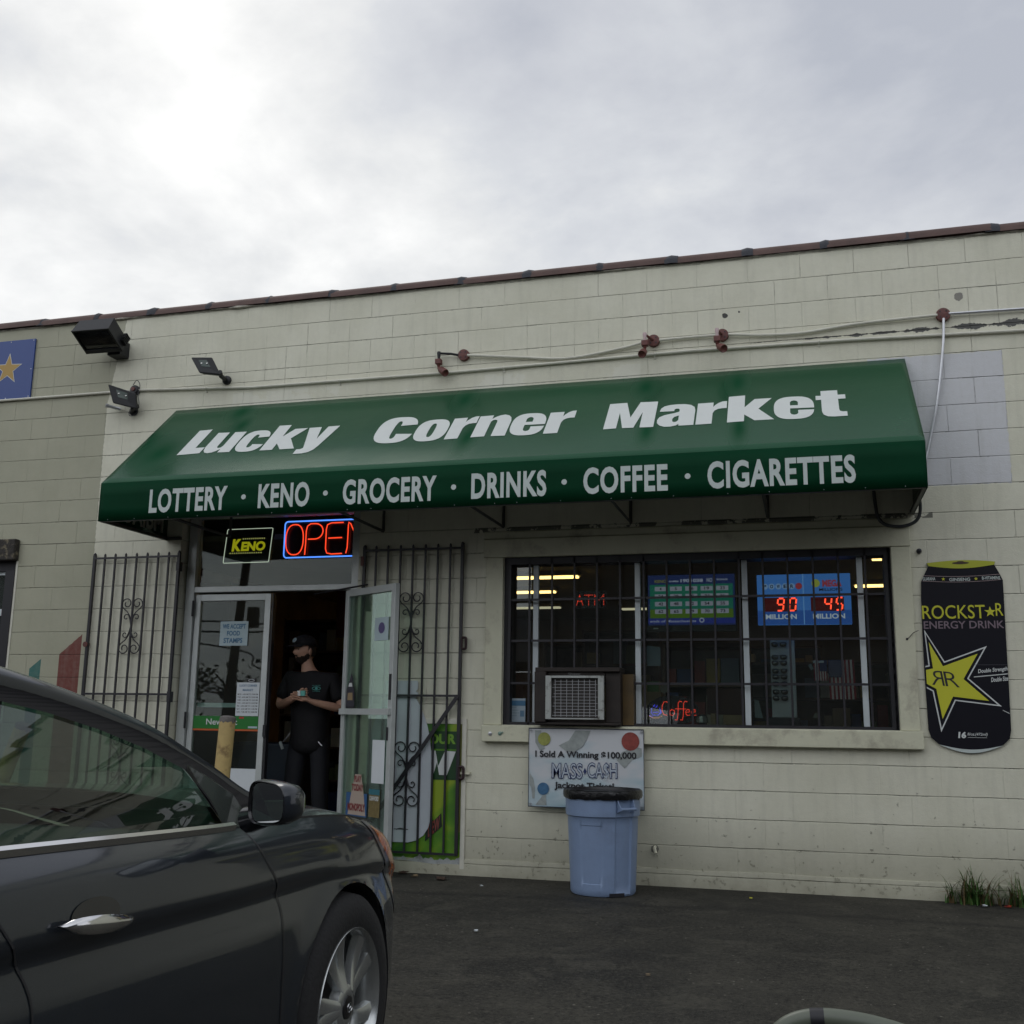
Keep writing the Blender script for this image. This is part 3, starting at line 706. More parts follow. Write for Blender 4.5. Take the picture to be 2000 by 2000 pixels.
pb = MB(); pc2(pb, .01, .735, 1.215, 1.262, .012, -.034*1); o_ = pb.build('push_bar', M['alu'], ro)
lk = MB(); pc2(lk, .700, .728, 1.33, 1.53, .026); lk.build('lock', M['dark'], ro)
lk = MB(); pc2(lk, .690, .705, 1.02, 1.12, .03); lk.build('pull', M['dark'], ro)
hn = MB(); hn.tube([O2+U2*.30+Vector((0, 0, 2.27)), Vector((1.72, YD+.02, 2.235))], .008, 6); hn.build('closer_arm', M['dark'], ro)
# dark weather strip
ws = MB(); ws.box(1.344, 1.356, YD-.02, YD+.03, .055, 2.245); ws.build('weather_strip', M['dark'], lo)

# papers on the glass of the doors
yg = YD-.006
def sheet(name, label, cat, x0, x1, z0, z1, y, m, group=None, t=.002, loc=None):
    th = thing(name, label, cat, ((x0+x1)/2, y, z0), group); MB().box(x0, x1, y-t, y, z0, z1).build('sheet', m, th); return th
fs = sheet('food_stamps_notice', 'pale blue hand-torn notice about food stamps on the left door glass', 'notice', .848, 1.120, 1.793, 2.005, yg-.002, M['paperb'])
tx = MB(); yy = yg-.0055
wall_text(tx, 'WE ACCEPT', .872, 1.098, 1.940, 1.982, yy, bold=.03); wall_text(tx, 'FOOD', .918, 1.045, 1.880, 1.922, yy, bold=.03); wall_text(tx, 'STAMPS', .888, 1.072, 1.816, 1.860, yy, bold=.03)
tx.build('lettering', M['blueink'], fs)
hs = sheet('opening_hours_notice', 'white typed list of opening hours low on the left door glass', 'notice', 1.046, 1.264, 1.192, 1.475, yg-.002, M['paper'])
tx = MB(); wall_text(tx, 'LUCKY CORNER', 1.072, 1.240, 1.440, 1.458, yy, bold=.02); wall_text(tx, 'MARKET', 1.105, 1.205, 1.402, 1.420, yy, bold=.02); tx.build('heading', M['blueink'], hs)
tx = MB()
for k, s in enumerate(('MON - 6:00 AM TO 10:00 PM', 'TUE - 6:00 AM TO 10:00 PM', 'WED - 6:00 AM TO 10:00 PM', 'THU - 6:00 AM TO 10:00 PM', 'FRI - 6:00 AM TO 11:00 PM', 'SAT - 6:00 AM TO 11:00 PM', 'SUN - 7:00 AM TO 10:00 PM')):
    z = 1.375-k*.025; wall_text(tx, s, 1.058, 1.252, z-.006, z+.006, yy, bold=.01)
tx.build('lettering', M['blackink'], hs)
nb = sheet('cigarette_banner', 'green strip advert with white lettering across the left door glass', 'advert strip', .636, 1.272, 1.080, 1.188, yg-.001, mat('vivid_green', (.01, .17, .02), .45))
tx = MB(); wall_text(tx, 'Newport', .77, 1.07, 1.098, 1.165, yy, bold=.015); tx.build('lettering', M['white'], nb)
MB().box(.636, 1.272, yg-.0035, yg-.001, 1.064, 1.079).build('orange_strip', M['orange_p'], nb)
MB().box(1.085, 1.13, yg-.0045, yg-.0032, 1.168, 1.184).build('red_mark', M['red'], nb); MB().box(1.175, 1.262, yg-.0045, yg-.0032, 1.088, 1.104).build('small_print', M['paperb'], nb)
dc = thing('round_door_decal', 'small dark oval sticker above the opening hours list', 'sticker', (1.17, yg, 1.48))
MB().box(1.142, 1.222, yg-.003, yg-.001, 1.478, 1.508).build('sheet', M['blackink'], dc)
MB().poly([circle(1.182, 1.493, .030, .011), circle(1.182, 1.493, .025, .008)[::-1]], (0, yg-.0045, 0), FX, FZ).build('ring', M['white'], dc)

# papers on the open leaf: placed in the leaf's own plane
def leaf_sheet(name, label, cat, u0, u1, z0, z1, m, off=-.006):
    th = thing(name, label, cat, tuple(O2+U2*(u0+u1)/2+N2*off+Vector((0, 0, z0))))
    b = MB(); pc2(b, u0, u1, z0, z1, .001, off); b.build('sheet', m, th); return th
# which side of the leaf faces the street
side = 1 if (N2.dot(CAM-O2) > 0) else -1
def leaf_text(mb, s, u0, u1, z0, z1, off, **k):
    # reads left to right from the street
    Ur = U2 if U2.dot(rt) > 0 else -U2
    if Ur.dot(U2) > 0: put_text(mb, s, O2+N2*off, U2, FZ, (u0, u1, z0, z1), **k)
    else: put_text(mb, s, O2+N2*off, -U2, FZ, (-u1, -u0, z0, z1), **k)
sg = leaf_sheet('license_notice', 'small pale notice with a round purple seal high on the open door', 'notice', .445, .640, 1.80, 1.985, M['paperb'], side*.006)
b = MB(); b.poly([circle(.545, 1.90, .045, .045)], O2+N2*side*.0085, U2, FZ); b.build('seal', mat('purple_seal', (.10, .08, .20), .6), sg)
leaf_sheet('blank_notice', 'blank white sheet taped low on the open glass door', 'notice', .50, .672, .69, 1.02, M['paper'], side*.024)
pk = leaf_sheet('scratch_ticket_sticker', 'dark bottle shaped sticker above the push bar of the open door', 'sticker', .055, .185, 1.265, 1.30, M['blackink'], side*.006)
b = MB(); b.poly([[(.055,1.28),(.185,1.28),(.18,1.40),(.15,1.47),(.145,1.52),(.125,1.55),(.11,1.52),(.09,1.47),(.06,1.40)]], O2+N2*side*.0085, U2, FZ); b.build('bottle_print', mat('sticker_dark', (.03, .028, .04), .5, var=.6, vscale=60), pk)
b = MB(); b.poly([[(.08,1.33),(.16,1.33),(.155,1.39),(.085,1.39)]], O2+N2*side*.0105, U2, FZ); b.build('label_print', M['carton'], pk)
b = MB(); b.poly([[(.09,1.44),(.15,1.44),(.14,1.47),(.10,1.47)]], O2+N2*side*.0105, U2, FZ); b.build('cap_print', M['white'], pk)
lt = leaf_sheet('lottery_sticker', 'blue and white play today sticker at the foot of the open door', 'sticker', .12, .42, .42, .60, mat('sticker_blue', (.03, .10, .24), .5), side*.006)
b = MB(); b.poly([[(.15,.43),(.41,.43),(.37,.62),(.33,.745),(.24,.745),(.20,.62)]], O2+N2*side*.0085, U2, FZ); b.build('pale_panel', mat('sticker_pale', (.42, .34, .28), .5), lt)
b = MB(); leaf_text(b, 'PLAY', .235, .335, .685, .735, side*.0105, bold=.04); leaf_text(b, 'TODAY', .20, .37, .615, .67, side*.0105, bold=.04); leaf_text(b, 'MONOPOLY', .15, .40, .46, .52, side*.0105, bold=.04); b.build('lettering', mat('sticker_red', (.20, .03, .03), .5), lt)
lt = leaf_sheet('gold_lottery_sticker', 'small gold and teal sticker beside the play today sticker', 'sticker', .45, .60, .43, .64, mat('sticker_gold', (.17, .13, .05), .5, var=.3, vscale=40), side*.006)
b = MB(); pc2(b, .45, .60, .60, .642, .001, side*.0085); b.build('teal_top', mat('sticker_teal', (.03, .15, .19), .5), lt)
b = MB(); leaf_text(b, 'CASHWORD', .465, .59, .555, .59, side*.0105, bold=.03); b.build('lettering', M['white'], lt)

# ------------------------------------------------------------------ neon signs behind the transom
def rpath(x0, x1, z0, z1, r, n=5):
    out = []
    for cx, cz, a in ((x1-r, z0+r, -90), (x1-r, z1-r, 0), (x0+r, z1-r, 90), (x0+r, z0+r, 180)):
        for k in range(n+1): out.append((cx+r*math.cos(R(a+90*k/n)), cz+r*math.sin(R(a+90*k/n))))
    return out
YN = .30
ks = thing('keno_sign', 'black lit sign with yellow lettering and a white border behind the transom', 'illuminated sign', (.98, YN, 2.54))
shear = .053   # hangs a little askew
def skew(x, z): return (x+(z-2.545)*.085, z+(x-.73)*.0)
MB().poly([[skew(.730,2.545), skew(1.197,2.545), skew(1.197,2.864), skew(.730,2.864)]], (0, YN, 0), FX, FZ, depth=.03).build('panel', mat('sign_black', (.004, .004, .005), .3), ks)
MB().tube([(skew(x, z)[0], YN-.006, z) for x, z in rpath(.735, 1.192, 2.550, 2.859, .012)], .0030, 6, closed=True).build('border_tube', emit('border_white', (.9, .88, .75), .9), ks)
kt = MB(); yk = YN-.004
wall_text(kt, 'K', .812, .905, 2.655, 2.768, yk, bold=.06, shear=.12); wall_text(kt, 'ENO', .906, 1.150, 2.655, 2.742, yk, bold=.05, shear=.08)
kt.build('lettering', emit('keno_yellow', (.85, .70, .02), .55), ks)
dd = MB()
for k in range(11): dd.poly([circle(.925+k*.021, 2.768, .0072, n=8)], (0, yk, 0), FX, FZ)
for k in range(15): dd.poly([circle(.800+k*.0222, 2.638, .0072, n=8)], (0, yk, 0), FX, FZ)
dd.build('dots', emit('keno_dots', (.85, .74, .25), .5), ks)
on = thing('open_sign', 'red and blue neon open sign hanging in the transom over the door', 'neon sign', (1.70, YN, 2.58))
MB().box(1.325, 2.30, YN+.02, YN+.04, 2.575, 2.92).build('backing', mat('neon_backing', (.006, .005, .012), .25), on)
MB().tube([(x, YN, z) for x, z in rpath(1.335, 2.29, 2.583, 2.911, .03)], .0060, 8, closed=True).build('blue_tube', emit('neon_blue', (.10, .25, 1.0), 2.6), on)
red = emit('neon_red', (1.0, .055, .02), 2.6)
def neon(pts, nm='red_tube'): MB().tube([(x, YN-.004, z) for x, z in pts], .0052, 8).build(nm, red, on)
ov = [(1.436+.086*math.copysign(abs(math.cos(a))**.8, math.cos(a)), 2.745+.137*math.copysign(abs(math.sin(a))**.85, math.sin(a))) for a in [2*math.pi*k/28 for k in range(28)]]
MB().tube([(x, YN-.004, z) for x, z in ov], .0052, 8, closed=True).build('red_tube', red, on)
def pw(x0, r, zt, zb, zm):
    pts = [(x0-.006, zb), (x0-.002, zm-.06), (x0, zt-.06), (x0+.01, zt-.02), (x0+.04, zt)]
    for k in range(11):
        a = R(90-180*k/10); pts.append((x0+.088+r*.85*math.cos(a), (zt+zm)/2+(zt-zm)/2*math.sin(a)))
    pts += [(x0+.02, zm)]
    return pts
neon(pw(1.548, .088, 2.884, 2.605, 2.745))
neon([(1.905, 2.885), (1.79, 2.885), (1.752, 2.870), (1.742, 2.83), (1.742, 2.655), (1.755, 2.615), (1.80, 2.605), (1.900, 2.607)])
neon([(1.765, 2.748), (1.895, 2.750)])
neon([(1.938, 2.608), (1.950, 2.66), (1.953, 2.86), (1.957, 2.885), (1.975, 2.87), (2.085, 2.64), (2.11, 2.61), (2.125, 2.64), (2.13, 2.885)])
# ------------------------------------------------------------------ scroll gates folded back against the wall
def spiral(c, r0, r1, a0, a1, n=14):
    return [(c[0]+(r0+(r1-r0)*k/n)*math.cos(R(a0+(a1-a0)*k/n)), c[1]+(r0+(r1-r0)*k/n)*math.sin(R(a0+(a1-a0)*k/n))) for k in range(n+1)]
def scroll(mb, cx, z0, z1, y):
    H = z1-z0; h = H/2; zc_ = (z0+z1)/2; s = H/.505
    for sx in (-1, 1):
        for sz in (-1, 1):
            pts = []
            # small inner curl, long S to the big outer curl
            pts += spiral((sx*.052*s, .078*s), .010*s, .026*s, -200 if True else 0, 60, 9)[::1]
            big = spiral((sx*.052*s, .195*s), .052*s, .016*s, 0, 330, 16)
            b2 = [(p[0] if sx > 0 else p[0], p[1]) for p in big]
            big = spiral((0, 0), .052*s, .018*s, -20, 400, 20)
            big = [(sx*(.052*s+p[0]), .198*s+p[1]) for p in big]
            mid = [(sx*x*s, z*s) for x, z in ((.000, .0), (.004, .04), (.016, .085), (.045, .125), (.085, .155))]
            line = mid+[(sx*.104*s, .182*s)]+big[1:]
            mb.tube([(cx+x, y, zc_+sz*z) for x, z in line], .0052, 5)
            sm = spiral((0, 0), .030*s, .011*s, 170, -150, 12)
            sm = [(sx*(.052*s+p[0]), .076*s+p[1]) for p in sm]
            mb.tube([(cx+x, y, zc_+sz*z) for x, z in [(sx*.004*s, .02*s), (sx*.010*s, .05*s)]+sm], .0048, 5)
def gate(name, label, bars, z0, z1, mids, y, scrolls, group):
    t = thing(name, label, 'security gate', ((bars[0]+bars[-1])/2, y, z0), group)
    for i, x in enumerate(bars):
        r = .012 if i in (0, len(bars)-1) else .0075
        b = MB(); b.box(x-r, x+r, y-r, y+r, z0, z1+(.012)); b.lathe([(r*1.25, 0), (r*1.3, r), (0, r*2.3)], (x, y, z1+.010), 'Z', 6); b.build('bar', M['iron'], t)
    for z in [z1-.018]+mids+[z0+.01]:
        MB().box(bars[0], bars[-1], y-.017, y-.0085, z-.009, z+.009).build('rail', M['iron'], t)
    for cx, a, c in scrolls:
        b = MB(); scroll(b, cx, a, c, y-.002); b.build('scroll', M['iron'], t)
    return t
YG = -.034
gl_ = gate('security_gate', 'black iron scroll gate folded against the wall left of the doors', [-.374, -.268, -.160, -.052, .060, .170, .281, .388, .492], .16, 2.59, [1.366], YG, [(.055, 1.708, 2.213), (.055, .50, 1.02)], 'scroll gates folded back beside the doors')
MB().box(.480, .510, YG-.02, 0, 2.44, 2.52).build('hinge', M['iron'], gl_); MB().box(.480, .510, YG-.02, 0, 1.30, 1.39).build('hinge', M['iron'], gl_)
b = MB(); b.lathe([(.001, -.02), (.024, -.02), (.024, .02), (.001, .02)], (-.386, YG, 1.80), 'Y', 12); b.build('lock_plate', M['rust'], gl_)
gr_ = gate('security_gate', 'black iron scroll gate with diagonal brace folded against the wall right of the doors', [2.262, 2.366, 2.474, 2.585, 2.695, 2.805, 2.914, 3.022, 3.126], .145, 2.585, [1.371], YG, [(2.694, 1.712, 2.218), (2.694, .497, 1.015)], 'scroll gates folded back beside the doors')
b = MB(); b.obox(((3.112+2.33)/2, YG-.024, (1.361+.26)/2), Vector((.391, 0, .5505)), Vector((0, .004, 0)), Vector((-.0125, 0, .0089))); b.build('brace', M['iron'], gr_)
for z, dxx in ((1.79, .012), (.775, .0)):
    b = MB(); b.tube([(3.135+x, YG-.004, z+zz) for x, zz in rpath(.0, .038, -.045, .045, .012)], .011, 6, closed=True); b.build('lock_bracket', mat('lock_rust', (.03, .012, .014), .6) if 'lock_rust' not in bpy.data.materials else bpy.data.materials['lock_rust'], gr_)
for z in (2.44, .35): MB().box(2.236, 2.262, YG-.02, 0, z, z+.08).build('hinge', M['rust'], gr_)

# ------------------------------------------------------------------ signs beside the door
def green_mat():
    m = mat('green_advert', (.05, .17, .01), .45); t = m.node_tree; b = t.nodes['Principled BSDF']
    pos = N(t, 'ShaderNodeNewGeometry').outputs['Position']
    n = N(t, 'ShaderNodeTexNoise', inp={'Scale': 2.6, 'Detail': 5.0, 'Distortion': 1.2}); Lk(t, pos, n.inputs['Vector'])
    v = N(t, 'ShaderNodeTexVoronoi', inp={'Scale': 5.0}); Lk(t, pos, v.inputs['Vector'])
    c = ramp(t, mth(t, 'ADD', mth(t, 'MULTIPLY', n.outputs[0], .7), mth(t, 'MULTIPLY', v.outputs['Distance'], .4)), [(.3, (.012, .045, .008)), (.45, (.035, .14, .012)), (.6, (.10, .26, .015)), (.75, (.26, .36, .02))])
    Lk(t, c, b.inputs['Base Color']); return m
gs = thing('green_drink_sign', 'tall green soft drink advert board leaning behind the right gate', 'advert board', (2.87, -.02, 0))
MB().box(2.575, 3.172, -.011, -.004, .005, 1.178).build('board', green_mat(), gs)
MB().box(3.150, 3.186, -.017, -.003, .002, 1.190).box(2.56, 3.150, -.017, -.003, 1.150, 1.190).build('white_edge', M['conduit'], gs, bevel=.002)
ys = -.0135
MB().box(3.118, 3.1495, ys+.0005, ys+.002, .32, 1.149).build('olive_band', mat('olive_print', (.16, .17, .04), .5), gs)
MB().box(2.60, 3.117, ys, ys+.002, .955, 1.092).box(2.60, 3.117, ys, ys+.002, .715, .940).build('dark_band', mat('deep_green_print', (.008, .05, .012), .5), gs)
tb = MB(); wall_text(tb, 'YOUR', 2.80, 3.098, .992, 1.072, ys-.002, bold=.045); tb.build('slogan_lettering', mat('lime_print', (.16, .34, .03), .5), gs)
tb = MB(); tb.poly([[(2.70,.94),(2.78,.94),(2.80,.82),(2.86,.94),(2.93,.94),(2.955,.82),(3.01,.94),(3.10,.935),(3.03,.752),(2.965,.752),(2.945,.85),(2.915,.752),(2.85,.752),(2.76,.752)]], (0, ys-.0025, 0), FX, FZ); tb.build('title_lettering', M['white'], gs)
tb = MB(); tb.poly([[(2.86,.24),(3.00,.36),(2.99,.46),(2.93,.40),(2.87,.43)]], (0, ys-.002, 0), FX, FZ); tb.build('can_print', mat('dark_print', (.01, .02, .01), .5), gs)
tb = MB(); put_text(tb, 'DEW', (2.885, ys-.004, .27), Vector((.80, 0, .60)), FZ, (0, .12, 0, .10), bold=.03); tb.build('can_lettering', mat('red_print_dim', (.22, .05, .04), .5), gs)
pl = MB(); Pq = []
for k in range(40):
    x = 2.575+.595*k/39; h = .115+.05*noise.noise(Vector((x*9, 0, 5)))+.03*noise.noise(Vector((x*30, 0, 5)))
    Pq.append([(x, -.0135, .006), (x, -.014, h)])
pl.grid(Pq).build('bare_foot', mat('peeled_board', (.38, .40, .40), .8, var=.2, vscale=14, dirt=(.15,.15,.13), dscale=8), gs)
# white back of a bottle shaped cut-out
bo = thing('bottle_cutout_sign', 'blank white bottle shaped cut-out board standing in front of the green board', 'cut-out sign', (2.62, -.03, .2))
R_ = [(.140, 1.490), (.146, 1.475), (.146, 1.425), (.128, 1.405), (.150, 1.395), (.150, 1.375), (.128, 1.355), (.165, 1.300), (.205, 1.215), (.240, 1.120), (.263, 1.02), (.275, .90), (.283, .70), (.286, .50), (.284, .42), (.265, .345), (.225, .285), (.165, .245), (.10, .228)]
bp_ = [(x, z) for x, z in R_]; cxb = 2.622
b = MB(); b.poly([[(cxb-x, z) for x, z in R_][::1][:]+[(cxb+x, z) for x, z in reversed(R_)]], (0, -.0235, 0), FX, FZ, depth=.005); b.build('board', mat('white_board', (.50, .54, .58), .55, var=.04), bo)
b = MB(); b.tube([(2.62, -.025, .325), (2.655, -.027, .335), (2.70, -.025, .325)], .004, 5); b.tube([(2.60, -.025, .327), (2.72, -.025, .327)], .003, 5); b.build('hanging_clip', M['iron'], bo)

# drink can sign on the wall right of the window
cs = thing('can_sign', 'tall black drink can sign with a yellow star on the wall right of the window', 'advert board', (6.9, -.02, 1.0))
Lft = [(6.686, 2.352), (6.697, 2.333), (6.662, 2.262), (6.640, 2.215), (6.634, 2.10), (6.628, 1.80), (6.626, 1.50), (6.630, 1.16), (6.644, 1.105), (6.690, 1.062)]
Rgt = [(7.148, 2.352), (7.140, 2.330), (7.172, 2.262), (7.190, 2.215), (7.188, 2.10), (7.182, 1.80), (7.178, 1.50), (7.170, 1.16), (7.158, 1.105), (7.115, 1.062)]
bot = [(6.690+.425*k/14, 1.062-.062*math.sin(math.pi*k/14)) for k in range(15)]
topc = [(7.148-.462*k/14, 2.352+.016*math.sin(math.pi*k/14)) for k in range(15)]
b = MB(); b.poly([Lft[::-1][:0]+[p for p in Lft]+bot[1:-1]+Rgt[::-1]+topc[1:-1]], (0, -.018, 0), FX, FZ, depth=.014); b.build('board', mat('can_black', (.004, .004, .009), .5, spec=.25), cs)
yc = -.020
lid = [(6.686+.462*k/16, 2.352+.016*math.sin(math.pi*k/16)) for k in range(17)]+[(7.140-.443*k/16, 2.330-.022*math.sin(math.pi*k/16)) for k in range(17)]
MB().poly([lid[::-1]], (0, yc, 0), FX, FZ).build('lid', mat('can_lid_yellow', (.42, .45, .03), .45), cs)
MB().poly([circle(6.915, 2.347, .058, .009)], (0, yc-.001, 0), FX, FZ).poly([circle(6.915, 2.355, .025, .006)], (0, yc-.0015, 0), FX, FZ).build('ring_pull', mat('lid_brown', (.05, .03, .01), .5), cs)
b = MB()
def arc(z, dzz, w=.002, x0=6.65, x1=7.18): return [(x0+(x1-x0)*k/16, z-dzz*math.sin(math.pi*k/16)) for k in range(17)]
for z in (2.262, 2.222):
    A = arc(z, .012); B_ = arc(z-.002, .012); b.poly([A[::-1]+B_], (0, yc, 0), FX, FZ)
b.build('pink_line', M['pinkish'], cs)
b = MB(); wall_text(b, 'GUARANA', 6.652, 6.738, 2.224, 2.248, yc-.001, bold=.02); wall_text(b, 'GINSENG', 6.832, 6.972, 2.216, 2.239, yc-.001, bold=.02); wall_text(b, 'B-VITAMINS', 7.052, 7.172, 2.222, 2.246, yc-.001, bold=.02); b.build('band_lettering', M['letter2'], cs)
def star(cx, cy, r, rot=0, k=.40): return [(cx+(r if i % 2 == 0 else r*k)*math.sin(R(rot+36*i)), cy+(r if i % 2 == 0 else r*k)*math.cos(R(rot+36*i))) for i in range(10)][::-1]
b = MB(); b.poly([star(6.792, 2.232, .014)], (0, yc-.001, 0), FX, FZ); b.poly([star(7.012, 2.230, .014)], (0, yc-.001, 0), FX, FZ); b.poly([star(7.090, 1.990, .040)], (0, yc-.001, 0), FX, FZ)
wall_text(b, 'ROCKST', 6.634, 7.056, 1.944, 2.042, yc-.001, bold=.004); wall_text(b, 'R', 7.126, 7.176, 1.962, 2.052, yc-.001, bold=.004)
b.build('name_lettering', M['yellow'], cs)
b = MB(); wall_text(b, 'ENERGY DRINK', 6.640, 7.176, 1.873, 1.928, yc-.001, bold=.012); b.build('tagline_lettering', mat('tagline', (.20, .15, .18), .5), cs)
# big tilted star: white outline, dark gap, yellow core, clipped at the can's left edge
tips = [(6.636, 1.92), (7.050, 1.760), (7.130, 1.305), (6.712, 1.105), (6.50, 1.45)]
inn = [(6.772, 1.648), (6.914, 1.513), (6.822, 1.348), (6.676, 1.415), (6.650, 1.60)]
def clipx(poly, xm):
    out = []
    for i in range(len(poly)):
        a, c = poly[i], poly[(i+1) % len(poly)]
        if a[0] >= xm: out.append(a)
        if (a[0]-xm)*(c[0]-xm) < 0:
            t = (xm-a[0])/(c[0]-a[0]); out.append((xm, a[1]+t*(c[1]-a[1])))
    return out
S_out = [(6.640,1.868),(6.765,1.640),(7.052,1.748),(6.918,1.520),(7.122,1.325),(6.822,1.362),(6.713,1.142),(6.672,1.428),(6.60,1.470),(6.60,1.60),(6.655,1.612)]
def inset(poly, d):
    n_ = len(poly); out = []
    for i in range(n_):
        p0, p1, p2 = Vector(poly[i-1]), Vector(poly[i]), Vector(poly[(i+1) % n_])
        e1 = (p1-p0).normalized(); e2 = (p2-p1).normalized(); n1_ = Vector((-e1.y, e1.x)); n2_ = Vector((-e2.y, e2.x)); b_ = n1_+n2_
        if b_.length < 1e-6: b_ = n1_
        b_.normalize(); k = d/max(.3, b_.dot(n1_)); out.append(tuple(p1+b_*k))
    return out
area = sum(S_out[i][0]*S_out[(i+1)%11][1]-S_out[(i+1)%11][0]*S_out[i][1] for i in range(11))
if area < 0: S_out = S_out[::-1]
XM = 6.6405
MB().poly([clipx(S_out, XM-.006)], (0, yc, 0), FX, FZ).build('star_outline', M['white'], cs)
MB().poly([clipx(inset(S_out, .009), XM-.006)], (0, yc-.001, 0), FX, FZ).build('star_gap', bpy.data.materials['can_black'], cs)
MB().poly([clipx(inset(S_out, .028), XM-.004)], (0, yc-.002, 0), FX, FZ).build('star', M['yellow'], cs)
b = MB(); O_ = (6.672, yc-.0035, 1.475); U_ = Vector((.975, 0, -.10)).normalized(); W_ = Vector((-.14, 0, .99)).normalized()
put_text(b, 'R', O_, U_, W_, (.0, .085, .0, .105), bold=-.008, mirror=True); put_text(b, 'R', O_, U_, W_, (.092, .185, .0, .105), bold=-.008)
b.build('star_monogram', M['blackink'], cs)
b = MB(); O_ = (6.982, yc-.001, 1.548); U_ = Vector((1, 0, .10)).normalized()
put_text(b, 'Double Strength', O_, U_, FZ, (0, .195, 0, .036), bold=.02, shear=.15); put_text(b, 'Double Size', O_, U_, FZ, (.082, .195, -.062, -.030), bold=.02, shear=.15)
b.poly([[(-.03,-.018),(.195,-.018),(.195,-.012),(-.03,-.012)]], O_, U_, FZ)
wall_text(b, '16', 6.822, 6.875, 1.103, 1.148, yc-.001, bold=.05, shear=.12); wall_text(b, 'fl/oz.(472ml)', 6.885, 7.015, 1.117, 1.142, yc-.001, bold=.01, shear=.2)
b.poly([[(6.885,1.108),(7.01,1.108),(7.01,1.110),(6.885,1.110)]], (0, yc-.001, 0), FX, FZ)
b.poly([[(7.125,1.302),(7.168,1.280),(7.168,1.275),(7.125,1.298)]], (0, yc-.001, 0), FX, FZ)
b.build('small_lettering', M['white'], cs)
rimb = [(6.700+.405*k/16, 1.056-.030*math.sin(math.pi*k/16)) for k in range(17)]+[(7.105-.405*k/16, 1.054-.052*math.sin(math.pi*k/16)) for k in range(17)]
MB().poly([rimb], (0, yc, 0), FX, FZ).build('bottom_rim', M['letter2'], cs)
MB().box(6.630, 7.180, yc-.0006, yc+.001, 1.6145, 1.6165).build('panel_joint', mat('joint_grey', (.08, .08, .10), .5), cs)

# blue sign with a gold star, far left
bs = thing('blue_star_sign', 'blue sign board with a gold star high on the olive wall', 'sign', (-1.9, -.02, 4.15))
MB().box(-2.6, -1.272, -.020, -.004, 4.158, 4.755).build('board', mat('sign_royal_blue', (.018, .055, .23), .35), bs, bevel=.002)
so_ = star(-1.553, 4.462, .165, 2, .40)
MB().poly([so_], (0, -.022, 0), FX, FZ).build('star_outline', M['white'], bs)
MB().poly([star(-1.553, 4.462, .148, 2, .40)], (0, -.0232, 0), FX, FZ).build('star', mat('gold_print', (.42, .27, .07), .5), bs)
b = MB()
for x, z in ((-1.29, 4.74), (-1.29, 4.45), (-1.29, 4.175), (-1.55, 4.74), (-1.55, 4.17)): b.lathe([(.006, 0), (.004, -.003)], (x, -.020, z), 'Y', 6)
b.build('screws', M['galv'], bs)

# lottery banner under the air conditioner
bn = thing('lottery_banner', 'white jackpot winner banner hung below the window air conditioner', 'banner', (4.16, -.07, .54))
Pq = []
for i in range(14):
    z = 1.128-(1.128-.541)*i/13; row = []
    for j in range(22):
        x = 3.712+(4.605-3.712)*j/21
        row.append((x, -.070-.004*noise.noise(Vector((x*4, 0, z*4)))+ .0, z+.003*math.sin(j*.6)*(1 if i in (0, 13) else 0)))
    Pq.append(row)
def banner_mat():
    m = mat('banner_vinyl', (.52, .56, .58), .42, coat=.1); t = m.node_tree; b = t.nodes['Principled BSDF']
    pos = N(t, 'ShaderNodeNewGeometry').outputs['Position']
    mp = N(t, 'ShaderNodeMapping'); mp.inputs['Rotation'].default_value = (0, R(35), 0); mp.inputs['Scale'].default_value = (1.2, 1, 3); Lk(t, pos, mp.inputs['Vector'])
    n = N(t, 'ShaderNodeTexNoise', inp={'Scale': 2.2, 'Detail': 3.0}); Lk(t, mp.outputs[0], n.inputs['Vector'])
    s = N(t, 'ShaderNodeSeparateXYZ'); Lk(t, pos, s.inputs[0])
    f = mth(t, 'ADD', n.outputs[0], mth(t, 'MULTIPLY', mth(t, 'SUBTRACT', .85, s.outputs[2]), .5))
    Lk(t, ramp(t, f, [(.42, (.56, .58, .60)), (.60, (.42, .52, .56)), (.75, (.28, .42, .48))]), b.inputs['Base Color']); return m
vn = MB().grid(Pq).build('vinyl', banner_mat(), bn, smooth=True)
yb = -.0765
note = mat('bill_print', (.30, .33, .32), .6, var=.15, vscale=25)
MB().poly([[(3.76,1.112),(3.81,1.112),(3.815,1.04),(3.84,.975),(3.80,.96),(3.765,1.02)]], (0, yb+.002, 0), FX, FZ).build('bill_print', note, bn)
MB().poly([[(3.95,1.0),(4.03,1.04),(4.08,1.115),(4.20,1.115),(4.14,1.0),(4.06,.945),(4.00,.965)]], (0, yb+.002, 0), FX, FZ).build('bill_print', note, bn)
MB().poly([[(4.40,.90),(4.44,.96),(4.54,1.00),(4.59,.99),(4.59,.93),(4.52,.905),(4.46,.84)]], (0, yb+.002, 0), FX, FZ).build('bill_print', note, bn)
MB().poly([[(3.722,.79),(3.75,.75),(3.765,.68),(3.762,.60),(3.745,.60),(3.735,.68),(3.722,.70)]], (0, yb+.002, 0), FX, FZ).build('bill_print', note, bn)
MB().poly([[(3.77,.555),(3.83,.63),(3.85,.64),(3.855,.555)]], (0, yb+.002, 0), FX, FZ).build('bill_print', note, bn)
MB().poly([circle(3.835, 1.048, .050)], (0, yb, 0), FX, FZ).build('yellow_ball', mat('ball_yellow', (.30, .32, .08), .4, var=.2, vscale=30), bn)
MB().poly([circle(4.505, 1.040, .068)], (0, yb, 0), FX, FZ).build('red_ball', mat('ball_red', (.25, .05, .04), .4, var=.25, vscale=30), bn)
